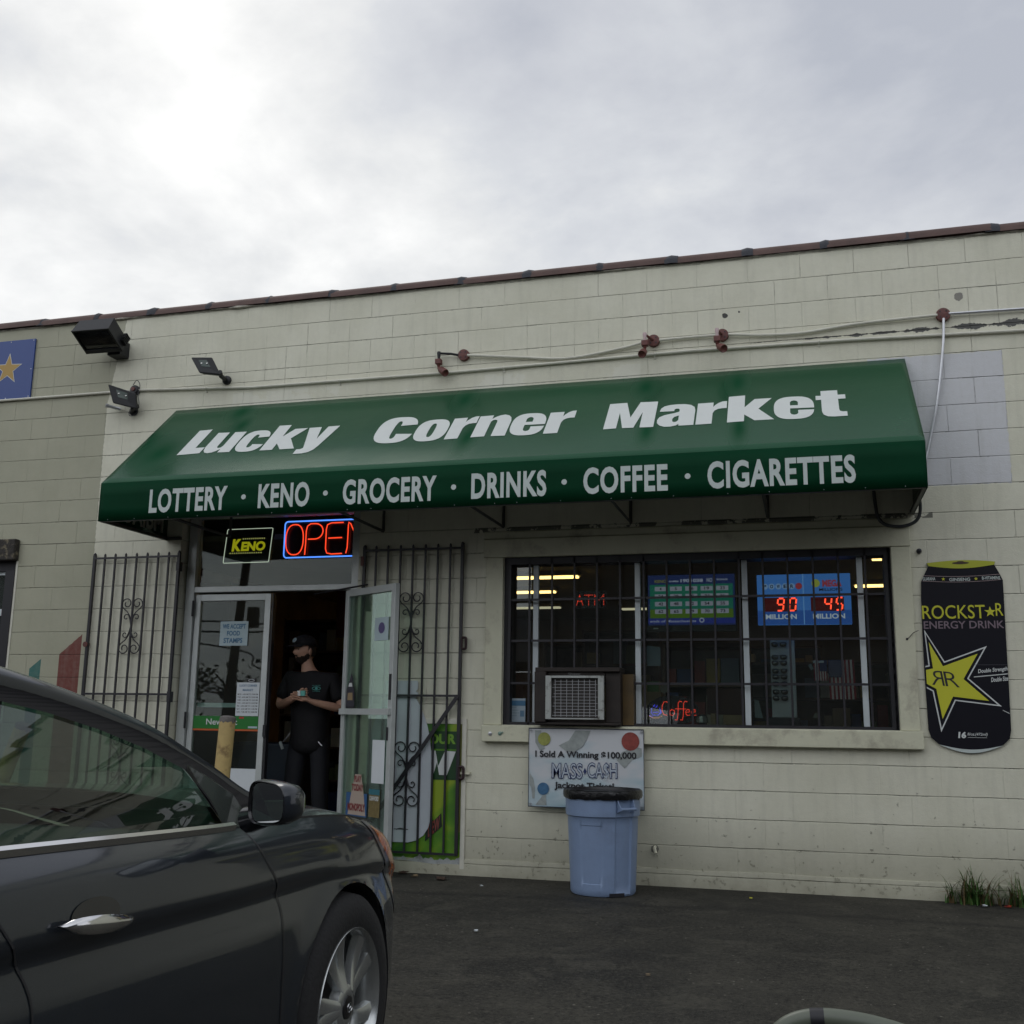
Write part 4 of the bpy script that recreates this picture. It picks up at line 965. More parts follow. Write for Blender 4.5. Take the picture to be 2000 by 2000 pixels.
MB().poly([circle(3.830, .675, .046)], (0, yb, 0), FX, FZ).build('blue_ball', mat('ball_blue', (.05, .14, .26), .4, var=.25, vscale=30), bn)
b = MB(); wall_text(b, 'I Sold A Winning $100,000', 3.765, 4.550, .897, .960, yb-.001, bold=.028); wall_text(b, 'Jackpot Ticket!', 3.918, 4.378, .668, .730, yb-.001, bold=.028); b.build('lettering', M['blackink'], bn)
b = MB(); wall_text(b, 'MASS', 3.895, 4.138, .752, .872, yb-.001, bold=.04); wall_text(b, 'CA$H', 4.172, 4.405, .745, .880, yb-.001, bold=.04); b.poly([[(4.155,.785),(4.168,.812),(4.155,.839),(4.142,.812)]], (0, yb-.001, 0), FX, FZ); b.build('title_outline', mat('navy_print', (.02, .035, .12), .5), bn)
b = MB(); wall_text(b, 'MASS', 3.901, 4.132, .758, .866, yb-.002, bold=-.004); wall_text(b, 'CA$H', 4.178, 4.399, .751, .874, yb-.002, bold=-.004); b.build('title_lettering', mat('silver_print', (.42, .48, .54), .5), bn)
b = MB(); b.tube([(3.712, yb+.003, 1.128), (4.605, yb+.003, 1.128), (4.605, yb+.003, .541), (3.712, yb+.003, .541)], .0035, 4, closed=True); b.build('hem', mat('hem_navy', (.02, .03, .06), .5), bn)
b = MB()
for x, z in ((3.73, 1.11), (4.588, 1.11), (3.73, .557), (4.588, .557)): b.tube([(x+.009*math.cos(R(k*36)), yb-.001, z+.009*math.sin(R(k*36))) for k in range(10)], .003, 5, closed=True)
b.build('grommets', M['galv'], bn)

# ------------------------------------------------------------------ air conditioner in the window
ac = thing('air_conditioner', 'old window air conditioner with a silver wire grille in a dark wooden box', 'air conditioner', (4.11, -.1, 1.16))
YA = -.150
bw = MB(); bw.box(3.772, 3.862, YA, .16, 1.176, 1.560).box(4.318, 4.435, YA+.06, .16, 1.176, 1.560).box(3.772, 4.435, YA+.02, .16, 1.560, 1.592).box(3.772, 4.435, YA+.02, .16, 1.156, 1.176)
bw.box(3.862, 4.318, YA+.05, .16, 1.176, 1.205).box(3.862, 4.318, YA+.05, .16, 1.53, 1.56)
bw.build('casing', mat('dark_stained_timber', (.018, .012, .009), .6, var=.3, vscale=12), ac, bevel=.004)
MB().box(4.436, 4.520, .0, .16, 1.160, 1.545).build('filler_board', mat('varnished_board', (.09, .055, .015), .55, var=.3, vscale=8), ac)
fp = MB(); x0, x1, z0, z1 = 3.862, 4.318, 1.198, 1.528
fp.box(x0, x0+.045, YA-.010, YA+.02, z0, z1).box(x1-.045, x1, YA-.010, YA+.02, z0, z1).box(x0+.045, x1-.045, YA-.008, YA+.018, z1-.018, z1).box(x0+.045, x1-.045, YA-.008, YA+.018, z0, z0+.010)
fp.build('face_frame', mat('ac_silver', (.42, .44, .42), .45, metal=.5, dirt=(.12, .11, .09), dscale=12), ac, bevel=.002)
MB().box(x0+.045, x1-.045, YA+.03, YA+.05, z0+.01, z1-.018).build('coil', mat('ac_coil', (.06, .055, .05), .6, bump=.5, bscale=220), ac)
gr2 = MB()
for k in range(12): z = z0+.028+k*.0235; gr2.tube([(x0+.05+(k % 3)*.012, YA+.006, z), (x1-.052-(k % 2)*.02, YA+.006, z+rng.uniform(-.002, .002))], .0022, 5)
for k in range(8): x = x0+.075+k*.045; gr2.tube([(x, YA+.002, z0+.02), (x+rng.uniform(-.003, .003), YA+.002, z1-.03)], .0022, 5)
gr2.build('wire_grille', M['galv'], ac)
b = MB(); wall_text(b, 'Quasar', 4.035, 4.135, 1.534, 1.550, YA+.0185, bold=.02); b.build('badge', mat('badge_grey', (.12, .12, .12), .4), ac)

# ------------------------------------------------------------------ electrical: conduits, boxes, lamps
cnd = thing('long_conduit', 'long cream painted conduit run across the wall above the awning', 'conduit', (3, -.02, 4.1))
pts = [(-9, -.018, 4.165), (-2, -.018, 4.152), (-.13, -.018, 4.150)]; MB().tube(pts, .0125, 8).build('pipe', M['conduit'], cnd)
pts = [(-.09, -.018, 4.150), (1.1, -.018, 4.093), (3, -.018, 4.090), (5.0, -.018, 4.118), (6.2, -.018, 4.108), (7.46, -.018, 4.078), (12, -.018, 4.06)]; MB().tube(pts, .0125, 8).build('pipe', M['conduit'], cnd)
b = MB()
for x, z in ((.63, 4.115), (1.95, 4.09), (3.45, 4.092), (4.72, 4.112), (6.0, 4.11)): b.tube([(x, -.019, z+.017), (x+.003, -.032, z), (x, -.019, z-.017)], .005, 5); b.box(x-.006, x+.006, -.008, 0, z-.035, z-.008)
b.build('strap', M['conduit'], cnd)
c2 = thing('upper_conduit', 'sagging upper conduit linking the red-brown junction boxes', 'conduit', (5, -.02, 4.2))
def cat(pts, n=8):
    out = []; P_ = [Vector(p) for p in pts]; P_ = [2*P_[0]-P_[1]]+P_+[2*P_[-1]-P_[-2]]
    for i in range(1, len(P_)-2):
        for k in range(n):
            t = k/n; a, b_, c, d = P_[i-1:i+3]
            out.append(.5*((2*b_)+(-a+c)*t+(2*a-5*b_+4*c-d)*t*t+(-a+3*b_-3*c+d)*t**3))
    out.append(P_[-2]); return out
MB().tube(cat([(3.13, -.03, 4.228), (3.6, -.022, 4.175), (4.0, -.022, 4.135), (4.45, -.022, 4.185), (4.66, -.03, 4.225)]), .012, 8).build('pipe', M['conduit'], c2)
MB().tube(cat([(4.76, -.03, 4.225), (5.0, -.022, 4.232), (5.22, -.03, 4.228)]), .012, 8).build('pipe', M['conduit'], c2)
MB().tube(cat([(5.31, -.03, 4.226), (5.6, -.022, 4.200), (5.9, -.022, 4.195), (6.3, -.022, 4.232), (6.87, -.03, 4.247)]), .012, 8).build('pipe', M['conduit'], c2)
MB().tube([(6.95, -.03, 4.249), (8.0, -.022, 4.235), (12, -.022, 4.21)], .012, 8).build('pipe', M['galv'], c2)
dcn = thing('drop_conduit', 'bare steel conduit dropping beside the right end of the awning', 'conduit', (6.8, -.03, 4.2))
MB().tube(cat([(6.912, -.035, 4.215), (6.895, -.035, 4.0), (6.835, -.035, 3.6), (6.765, -.04, 3.3), (6.715, -.05, 3.10), (6.700, -.05, 2.98)]), .0105, 8).build('pipe', M['galv'], dcn)
def jbox(t, x, z, r=.052):
    b = MB(); b.lathe([(r, 0), (r, -.030), (r*.96, -.036), (r*.3, -.040), (0, -.041)], (x, 0, z), 'Y', 22); b.build('junction_box', M['rust'], t, smooth=True, angle=50)
    b = MB()
    for a in (45, 135, 225, 315): b.lathe([(.006, 0), (.006, -.003)], (x+.62*r*math.cos(R(a)), -.038, z+.62*r*math.sin(R(a))), 'Y', 6)
    b.build('knockouts', M['dark'], t)
jb = thing('junction_box', 'round red-brown junction box where the drop conduit begins', 'junction box', (6.912, 0, 4.249)); jbox(jb, 6.912, 4.249)
def spot(name, label, bx, bz, ex, ez, tip, group, first):
    t = thing(name, label, 'spotlight', (bx, 0, bz), group); jbox(t, bx, bz, .050)
    y = -.115 if not first else -.05
    MB().tube([(bx-(.045 if first else 0), -.03, bz), ((bx+ex)/2, (-.03+y)/2 if not first else -.045, (bz+ez)/2), (ex, y, ez)], .0105, 8).build('arm', M['lampblk'] if first else M['rust'], t)
    e = Vector((ex, y, ez))
    b = MB(); b.lathe([(.014, .014), (.018, .0), (.013, -.03), (.012, -.055)], e, 'Z', 10); b.build('elbow', M['lampblk'] if first else M['pinkish'], t, smooth=True)
    b = MB(); c = e+Vector((0, 0, -.075)); b.box(c.x-.026, c.x+.026, c.y-.026, c.y+.026, c.z-.024, c.z+.02); b.lathe([(.020, -.022), (.010, -.05)], c, 'Z', 10); b.build('swivel_block', M['rust'], t, bevel=.004)
    k = c+Vector((0, 0, -.055)); d = (Vector(tip)-k).normalized(); L = (Vector(tip)-k).length
    b = MB(); b.lathe([(.0, -.002), (.013, 0), (.017, .02), (.029, .045), (.034, L-.008), (.031, L), (.026, L-.004), (0, L-.02)], k, d, 14); b.build('lamp_holder', M['rust'], t, smooth=True, angle=35)
grp = 'red-brown lamp holders above the awning'
spot('spotlight', 'rusty empty lamp holder on a long grey arm, leftmost above the awning', 3.094, 4.235, 2.880, 4.258, (2.965, -.11, 4.055), grp, True)
spot('spotlight', 'rusty empty lamp holder pointing down left, middle of three above the awning', 4.713, 4.227, 4.655, 4.252, (4.642, -.20, 4.055), grp, False)
spot('spotlight', 'rusty empty lamp holder pointing down right, above the word Market', 5.262, 4.228, 5.228, 4.240, (5.285, -.20, 4.050), grp, False)

# big shoebox floodlight
fl = thing('shoebox_floodlight', 'large black box floodlight tilted down from the top of the wall', 'floodlight', (-.3, 0, 4.62))
A0 = Vector((-.545, -.42, 4.625)); ax = Vector((.195, 0, -.003)); dn = Vector((0, .87, -.5))*.135; bkd = Vector((0, .5, .866))
nl = ax.cross(dn).normalized(); nl = nl if nl.y < 0 else -nl
ctr = A0+ax+dn
fr_ = [ctr-ax-dn, ctr+ax-dn, ctr+ax+dn, ctr-ax+dn]; bb = [p+bkd*.15+(ctr-p)*f for p, f in zip(fr_, (.06, .06, .10, .10))]
b = MB(); b.add(fr_+bb, [(0,4,5,1),(1,5,6,2),(2,6,7,3),(3,7,4,0),(4,7,6,5)]); b.build('housing', M['lampblk'], fl)
b = MB()
for s0, s1, q0, q1 in ((-1.01, 1.01, -1.01, -.90), (-1.01, 1.01, .72, 1.01), (-1.01, -.93, -.9, .72), (.93, 1.01, -.9, .72)): b.obox(ctr-bkd*.004+ax*(s0+s1)/2+dn*(q0+q1)/2, ax*(s1-s0)/2, dn*(q1-q0)/2, bkd*.008)
b.build('door_frame', M['lampblk'], fl)
b = MB(); b.obox(ctr+bkd*.004-dn*.09, ax*.93, dn*.81, bkd*.0015); b.build('lens', glass('flood_glass', (.8, .82, .8), dirt=.03), fl)
b = MB(); b.obox(ctr+bkd*.10+ax*.42-dn*.1, ax*.4, dn*.5, bkd*.01); b.tube([ctr+bkd*.06-ax*.15-dn*.6, ctr+bkd*.06-ax*.10+dn*.05], .02, 8); b.tube([ctr+bkd*.07-ax*.62+dn*.35, ctr+bkd*.07-ax*.2+dn*.45], .012, 8); b.tube([ctr+bkd*.05+ax*.1+dn*.1, ctr+bkd*.05+ax*.7+dn*.1], .010, 8); b.build('reflector', M['refl'], fl)
b = MB()
for q in range(5): b.obox(ctr+ax*1.0+bkd*(.05+.022*q)+dn*.62+Vector((.012, 0, 0)), Vector((.016, 0, 0)), dn*.26, bkd*.004)
b.build('cooling_fins', M['lampblk'], fl)
b = MB(); b.box(-.36, -.22, -.14, 0, 4.47, 4.62); b.tube([(-.29, -.20, 4.56), (-.28, -.05, 4.55)], .035, 8); b.build('bracket', M['lampblk'], fl, bevel=.006)

def led(name, label, face, mount, group, th=.028):
    f = [Vector(p) for p in face]; c = sum(f, Vector())/4; n_ = (f[1]-f[0]).cross(f[3]-f[0]).normalized()
    if n_.dot(CAM-c) < 0: n_ = -n_
    t = thing(name, label, 'floodlight', mount, group)
    b = MB(); back = [c+(p-c)*.78-n_*.075+Vector((.012, 0, 0)) for p in f]
    b.add(f+back, [(0,1,2,3),(4,7,6,5),(0,4,5,1),(1,5,6,2),(2,6,7,3),(3,7,4,0)]); b.build('head', M['lampblk'], t, bevel=.012, seg=3)
    b = MB(); g_ = [c+(p-c)*.40+n_*.0015+(f[0]-f[3])*.12 for p in f]; b.add(g_, [(0,1,2,3)]); b.build('lens', mat('led_lens', (.05, .075, .065), .15) if 'led_lens' not in bpy.data.materials else bpy.data.materials['led_lens'], t)
    b = MB()
    for s in (-.25, .25):
        q = c+(f[1]-f[0])*s*.5+(f[0]-f[3])*.12+n_*.003; b.lathe([(.010, 0), (.006, .003), (0, .004)], q, n_, 8)
    b.build('diodes', M['refl'], t)
    m_ = Vector(mount); e = (f[2]*.75+f[1]*.25)-n_*th
    b = MB(); b.tube([e, (e*.45+m_*.55)+Vector((0, -.05, -.01)), m_+Vector((0, -.03, 0))], [.024, .021, .020], 8); b.lathe([(.042, 0), (.042, -.02), (.02, -.035)], m_, 'Y', 12); b.build('knuckle', M['lampblk'], t, smooth=True)
    return t
gl2 = 'small black LED floodlights left of the awning'
led('small_floodlight', 'small black LED floodlight angled down above the left end of the awning', [(.600, -.26, 4.338), (.795, -.22, 4.335), (.885, -.20, 4.165), (.700, -.26, 4.180)], (.835, 0, 4.180), gl2)
l1 = led('small_floodlight', 'black LED floodlight with two pale diodes beside the round junction box', [(-.285, -.20, 4.172), (-.015, -.14, 4.080), (-.005, -.12, 3.930), (-.225, -.18, 3.985)], (-.115, 0, 3.950), gl2)
b = MB(); b.tube(cat([(-.13, -.03, 4.20), (-.08, -.05, 4.235), (-.05, -.04, 4.19), (-.055, -.05, 4.10), (-.03, -.06, 4.0), (-.06, -.05, 3.91), (-.13, -.04, 3.90), (-.16, -.02, 3.94)]), .0035, 5); b.build('cable', M['iron'], l1)
j0 = thing('black_junction_box', 'round black junction box where the left conduits meet', 'junction box', (-.115, 0, 4.152))
b = MB(); b.lathe([(.046, 0), (.046, -.03), (.036, -.042), (0, -.044)], (-.115, 0, 4.152), 'Y', 18); b.build('lid', M['iron'], j0, smooth=True)
b = MB(); b.lathe([(.020, -.042), (.020, -.055), (0, -.057)], (-.115, 0, 4.155), 'Y', 8); b.build('plug', M['rust'], j0)
sn = thing('motion_sensor', 'small pale sensor stub below the left LED floodlight', 'sensor', (-.29, 0, 3.985))
b = MB(); b.tube([(-.25, -.02, 3.975), (-.33, -.10, 3.99)], .016, 8); b.tube([(-.33, -.10, 3.99), (-.345, -.115, 3.993)], .020, 8); b.build('body', M['galv'], sn)
# bent flexible conduit loop below the right end of the awning
fc = thing('flexible_conduit', 'dark flexible conduit looping under the right end of the awning', 'conduit', (6.5, -.05, 2.6))
b = MB(); b.tube(cat([(6.34, -.05, 2.98), (6.35, -.05, 2.80), (6.365, -.05, 2.70), (6.41, -.05, 2.645), (6.50, -.05, 2.625), (6.58, -.06, 2.635), (6.635, -.08, 2.67), (6.655, -.12, 2.74), (6.64, -.22, 2.85)]), .0125, 8); b.build('pipe', mat('dark_conduit', (.05, .055, .06), .5), fc)
# bolts in the sill, spigot, hook
for (x, z, m_, lb, nm) in ((3.395, 1.080, 'galv', 'round grey bolt plate in the left end of the window sill', 'bolt_plate'), (3.475, 1.083, 'glass', 'cluster of glassy studs in the left end of the window sill', 'bolt_plate')):
    b = MB(); b.lathe([(.016, 0), (.016, -.004), (.008, -.006), (.006, -.012), (0, -.012)], (x, -.062, z), 'Y', 12)
    if m_ == 'glass': b.lathe([(.008, 0), (.005, -.012)], (x+.02, -.062, z+.008), 'Y', 8)
    loose(b, nm, M['galv'] if m_ == 'galv' else mat('stud', (.2, .3, .25), .2), lb, 'bolt')
b = MB(); b.tube([(4.672, .0, .275), (4.672, -.04, .270), (4.682, -.05, .235)], .012, 8); loose(b, 'wall_spout', M['cream'], 'small painted pipe stub low on the wall right of the bin', 'pipe stub')
b = MB(); b.tube([(6.60, -.045, 1.86), (6.565, -.045, 1.845), (6.535, -.045, 1.812), (6.52, -.040, 1.80)], .0022, 4); b.lathe([(.010, 0), (.004, -.01)], (6.52, -.034, 1.80), 'Y', 6); loose(b, 'cut_cable', M['iron'], 'short cut wire sticking out of the window trim by the can sign', 'wire')
b = MB(); b.box(3.13, 3.222, -.03, -.002, .762, .780); loose(b, 'latch_plate', M['cream'], 'small painted latch plate on the wall beside the green board', 'latch')
b = MB(); b.lathe([(.020, 0), (.016, -.03), (.008, -.04), (0, -.042)], (6.640, 0, 2.445), 'Y', 10); loose(b, 'old_fixing', M['tar'], 'dark tarry fixing on the wall above the can sign', 'fixing')
# ------------------------------------------------------------------ trash can
tc_ = thing('trash_can', 'pale blue plastic trash can with a black lid against the wall', 'trash can', (4.363, -.46, 0))
C0 = Vector((4.363, -.46, 0)); NA = 144; prof = [(.222, .004), (.230, .018), (.2315, .06), (.2395, .25), (.2480, .45), (.2510, .524), (.2550, .530), (.2640, .536), (.2655, .56), (.2680, .665)]
az_h = -43; az_p = -101
def rmod(a, z, r):
    d = (a-az_h+180) % 360-180; d2 = (a-az_h-180+180) % 360-180
    for q in (d, d2):
        if abs(q) < 17 and z < .655: r -= .013*min(1, (17-abs(q))/1.6)*(1 if z > .03 else 0)
    for c_ in (az_p, az_p+180):
        q = (a-c_+180) % 360-180
        if abs(q) < 19 and .085 < z < .475: r += -.0045
    return r
zs_ = [.004, .018, .05, .083, .087, .15, .22, .30, .38, .44, .473, .477, .524, .530, .536, .56, .60, .64, .665]
Pq = []
for z in zs_:
    r0 = lerp_tab([(h, r) for r, h in prof], z)
    Pq.append([C0+Vector((rmod(360*k/NA, z, r0)*math.cos(2*math.pi*k/NA), rmod(360*k/NA, z, r0)*math.sin(2*math.pi*k/NA), z)) for k in range(NA+1)])
b = MB().grid(Pq); b.lathe([(0, .01), (.222, .006)], C0, 'Z', 48)
b.build('body', mat('bin_blue_plastic', (.20, .275, .42), .45, bump=.15, bscale=120, var=.05, vscale=9, dirt=(.18, .24, .36), dscale=3), tc_, smooth=True, angle=35)
b = MB(); b.lathe([(.268, .655), (.279, .655), (.281, .668), (.277, .672), (.280, .690), (.276, .706), (.262, .710), (.250, .690), (.10, .688), (0, .690)], C0, 'Z', 64); b.build('lid', mat('bin_black_plastic', (.012, .011, .012), .35, bump=.1), tc_, smooth=True, angle=35)
rows = []
for z_, r_, k_ in ((.652, .2785, .004), (.668, .2835, .003), (.690, .2845, .002), (.706, .281, .003), (.712, .272, .002)):
    rows.append([C0+Vector((math.cos(a)*(r_+k_*noise.noise(Vector((math.cos(a)*9, math.sin(a)*9, z_*40)))), math.sin(a)*(r_+k_*noise.noise(Vector((math.cos(a)*9, math.sin(a)*9, z_*40)))), z_+(.010 if z_ < .66 else .003)*noise.noise(Vector((math.cos(a)*6, math.sin(a)*6, 3))))) for a in [2*math.pi*k/120 for k in range(121)]])
MB().grid(rows).build('bag_rim', mat('bin_bag', (.006, .006, .007), .3, bump=.6, bscale=45), tc_, smooth=True)
for s in (0, 180):
    a0 = R(az_h+s); d = Vector((math.cos(a0), math.sin(a0), 0)); t_ = Vector((-d.y, d.x, 0)); b = MB()
    for q in (-1, 1):
        b.add([C0+d*.245+t_*q*.066+Vector((0,0,.655)), C0+d*.262+t_*q*.072+Vector((0,0,.655)), C0+d*.300+t_*q*.064+Vector((0,0,.585)), C0+d*.243+t_*q*.058+Vector((0,0,.560)),
               C0+d*.245+t_*q*.060+Vector((0,0,.655)), C0+d*.262+t_*q*.064+Vector((0,0,.655)), C0+d*.300+t_*q*.056+Vector((0,0,.585)), C0+d*.243+t_*q*.050+Vector((0,0,.560))],
              [(0,1,2,3),(7,6,5,4),(0,4,5,1),(1,5,6,2),(2,6,7,3),(3,7,4,0)])
    b.tube([C0+d*.296+t_*-.064+Vector((0,0,.590)), C0+d*.298+t_*.064+Vector((0,0,.590))], .0115, 8)
    b.build('handle', bpy.data.materials['bin_blue_plastic'], tc_)
b = MB(); a0 = R(-55); d = Vector((math.cos(a0), math.sin(a0), 0)); t_ = Vector((-d.y, d.x, 0)); b.obox(C0+d*.228+Vector((0,0,.016)), t_*.055, d*.006, Vector((0,0,.012))); b.build('foot_notch', M['dark'], tc_)

# ------------------------------------------------------------------ bollards
def bollard(label, top, lean, H=1.19, r=.057, name='bollard'):
    top = Vector(top); d = Vector(lean).normalized(); base = top-d*(top.z/d.z)
    t = thing(name, label, 'bollard', base, 'yellow bollards in front of the entrance'); L = (top-base).length
    m_ = bpy.data.materials.get('bollard_yellow') or mat('bollard_yellow', (.50, .37, .15), .55, var=.12, vscale=9, bump=.15, dirt=(.25, .17, .07), dscale=9)
    b = MB(); b.lathe([(r, -.05), (r, L*.5), (r, L-.028)], base, d, 24); b.build('post', m_, t, smooth=True, angle=40)
    k = MB(); u = d.cross(Vector((0, 1, 0))).normalized(); v = d.cross(u); rows = []
    for hh, rr_ in ((0, 1.02), (.012, 1.022), (.026, .97), (.034, .6), (.037, 0)):
        row = []
        for q in range(25):
            a = 2*math.pi*q/24; jag = -.018*abs(noise.noise(Vector((math.cos(a)*2.5, math.sin(a)*2.5, 1))))*2 if hh == 0 else 0
            row.append(base+d*(L-.032+hh+jag)+(u*math.cos(a)+v*math.sin(a))*r*rr_)
        rows.append(row)
    k.grid(rows).build('cement_cap', mat('cement_cap', (.13, .12, .11), .85, bump=.6, bscale=60, var=.2) if 'cement_cap' not in bpy.data.materials else bpy.data.materials['cement_cap'], t, smooth=True)
bollard('faded yellow steel bollard with a chipped cement cap in front of the left door', (1.745, -1.2, 1.19), (.045, .0, 1))
bollard('leaning yellow bollard seen only through the parked car windows', (.25, -1.5, 1.12), (.36, 0, 1))

# ------------------------------------------------------------------ weeds by the wall
def weed(label, cx, cy, n, spread, hmax, seed):
    r_ = random.Random(seed); t = thing('weed_clump', label, 'weeds', (cx, cy, 0), 'weeds growing at the foot of the wall')
    gb, db = MB(), MB()
    for k in range(n):
        a = r_.uniform(0, 2*math.pi); L = hmax*r_.uniform(.4, 1.05); lean = r_.uniform(.15, 1.1) if r_.random() < .75 else r_.uniform(1.2, 2.0); bx = cx+r_.gauss(0, spread*.45); by = min(cy+r_.gauss(0, .03), -.03)
        dr = Vector((math.cos(a), math.sin(a)*.55-.25, 0)); w_ = r_.uniform(.0035, .0085); side_ = Vector((-dr.y, dr.x, 0)).normalized()
        row1, row2 = [], []
        for q in range(7):
            s = q/6; p = Vector((bx, by, 0))+dr*L*lean*s*s*.75+Vector((0, 0, L*(s-.38*lean*s*s)))
            ww = w_*(1-s)**.7; row1.append(p-side_*ww); row2.append(p+side_*ww)
        tgt = db if r_.random() < .32 else gb
        tgt.grid([row1, row2])
    gb.build('blades', mat('weed_green', (.06, .14, .028), .6, var=.4, vscale=20) if 'weed_green' not in bpy.data.materials else bpy.data.materials['weed_green'], t, recalc=False)
    db.build('dead_blades', mat('weed_brown', (.13, .085, .035), .8, var=.3, vscale=20) if 'weed_brown' not in bpy.data.materials else bpy.data.materials['weed_brown'], t, recalc=False)
weed('bushy clump of long grass at the foot of the wall below the can sign', 6.86, -.07, 150, .17, .31, 3)
weed('smaller clump of grass at the right edge beside the bushy one', 7.13, -.07, 85, .12, .28, 5)
weed('thin few-bladed tuft at the wall foot just left of the bushy grass', 6.70, -.05, 22, .05, .20, 9)

# litter
def scrap(name, label, cat_, x, y, s, m_, seed, z=.008, n=7):
    r_ = random.Random(seed); pts = []
    for k in range(n):
        a = 2*math.pi*k/n; q = s*r_.uniform(.55, 1.1); pts.append((x+q*math.cos(a), y+q*math.sin(a)*.8, z+r_.uniform(0, s*.35)))
    b = MB(); b.add(pts+[(x, y, z+s*.3)], [(k, (k+1) % n, n) for k in range(n)]); b.add([(p[0], p[1], z-.002) for p in pts], [tuple(range(n))])
    loose(b, name, m_, label, cat_)
leafm = mat('dead_leaf', (.05, .028, .018), .8, var=.3, vscale=60)
scrap('dead_leaf_wad', 'dark crumpled leaf wad on the asphalt near the green board', 'litter', 3.10, -.30, .055, leafm, 1)
scrap('dead_leaf_wad', 'dark leaf scrap at the foot of the right gate', 'litter', 2.72, -.10, .05, leafm, 2)
scrap('paper_scrap', 'white paper scrap on open asphalt right of the car wheel', 'litter', 3.93, -2.10, .022, M['paper'], 3, n=5)
scrap('paper_scrap', 'tiny white scrap on the asphalt left of the bin', 'litter', 3.48, -.50, .018, M['paper'], 4, n=5)
scrap('paper_scrap', 'tiny yellow scrap on the asphalt right of the bin', 'litter', 5.38, -.40, .016, M['yellow'], 5, n=5)
scrap('paper_scrap', 'brownish cigarette butt on the asphalt in the lower middle', 'litter', 5.02, -2.85, .016, M['carton'], 6, n=5)
scrap('paper_scrap', 'pale torn wrapper in front of the bushy grass', 'litter', 6.90, -.17, .030, M['paper'], 7, n=6)
scrap('paper_scrap', 'red torn wrapper in front of the small grass clump', 'litter', 7.05, -.16, .028, M['red'], 8, n=6)
scrap('paper_scrap', 'pale flat wrapper between the green board and the dark leaf wad', 'litter', 2.86, -.22, .035, M['carton'], 9, n=6)

# tubular hoop, stand-in for an unidentified pale curve at the bottom right
hp = thing('tubular_hoop', 'pale tubular hoop with a black band, stand-in for an unidentified curve at the bottom right', 'hoop barrier', (5.90, -5.9, 0))
pth = cat([(5.680, -5.9, 0), (5.685, -5.9, .35), (5.700, -5.9, .54), (5.730, -5.9, .598), (5.785, -5.9, .624), (5.86, -5.9, .626), (5.94, -5.9, .614), (6.02, -5.9, .590), (6.09, -5.9, .550), (6.13, -5.9, .47), (6.14, -5.9, .25), (6.14, -5.9, 0)], 6)
MB().tube(pth, .019, 12).build('tube', mat('pale_sage_paint', (.11, .125, .095), .4, var=.06), hp, smooth=True)
MB().tube([(5.786, -5.9, .6235), (5.800, -5.9, .6250), (5.812, -5.9, .6257)], .0205, 12).build('tape_band', M['dark'], hp, smooth=True)
MB().tube(cat([(5.72, -5.89, .05), (5.725, -5.89, .50), (5.77, -5.89, .575), (5.9, -5.89, .575), (6.05, -5.89, .53), (6.095, -5.89, .40), (6.10, -5.89, .05)]), .006, 6).build('inner_rod', mat('maroon_rod', (.05, .02, .03), .5), hp)

# ------------------------------------------------------------------ interior things
def shelf_unit(label, x0, x1, y0, y1, z1, nsh, seed, face='-y', base=.05):
    r_ = random.Random(seed); t = thing('shop_shelf', label, 'shelf', ((x0+x1)/2, y0, base), 'stocked shelves inside the shop')
    b = MB(); b.box(x0, x1, y1-.03, y1, base, z1); b.box(x0-.02, x0, y0, y1, base, z1); b.box(x1, x1+.02, y0, y1, base, z1)
    zz = [base+.08+(z1-base-.1)*k/nsh for k in range(nsh+1)]
    for z in zz: b.box(x0, x1, y0, y1-.03, z-.012, z+.012)
    b.build('rack', M['wood'], t)
    bl_ = {}
    for z in zz[:-1]:
        x = x0+.02
        while x < x1-.10:
            w_ = r_.uniform(.06, .17); h_ = r_.uniform(.10, (zz[1]-zz[0])-.06); k = r_.randrange(len(M['shelfgoods']))
            if r_.random() < .88: bl_.setdefault(k, MB()).box(x, x+w_*.92, y0+.02+r_.uniform(0, .06), y1-.06, z+.0125, z+.012+h_)
            x += w_
    for k, mb in bl_.items(): mb.build('goods', M['shelfgoods'][k], t)
shelf_unit('dark stocked shelf seen through the middle window panes', 3.3, 5.2, 2.2, 2.7, 1.95, 5, 1)
shelf_unit('stocked shelf just inside the middle window pane', 4.62, 5.32, 1.15, 1.5, 1.86, 5, 7)
shelf_unit('narrow stocked shelf just inside the first wide pane', 3.75, 4.45, 1.9, 2.15, 2.05, 6, 8)
shelf_unit('stocked shelf behind the sunglasses stand', 5.3, 7.2, 2.0, 2.5, 1.75, 5, 2)
shelf_unit('stocked shelf behind the man in the doorway', .0, 2.6, 3.0, 3.5, 2.3, 6, 3)
shelf_unit('low shelf beside the doorway inside', 2.6, 3.2, 1.2, 1.6, 1.5, 4, 4)
shelf_unit('tall stocked shelf at the far back of the shop', 2.4, 6.0, 6.5, 7.0, 2.2, 6, 5)
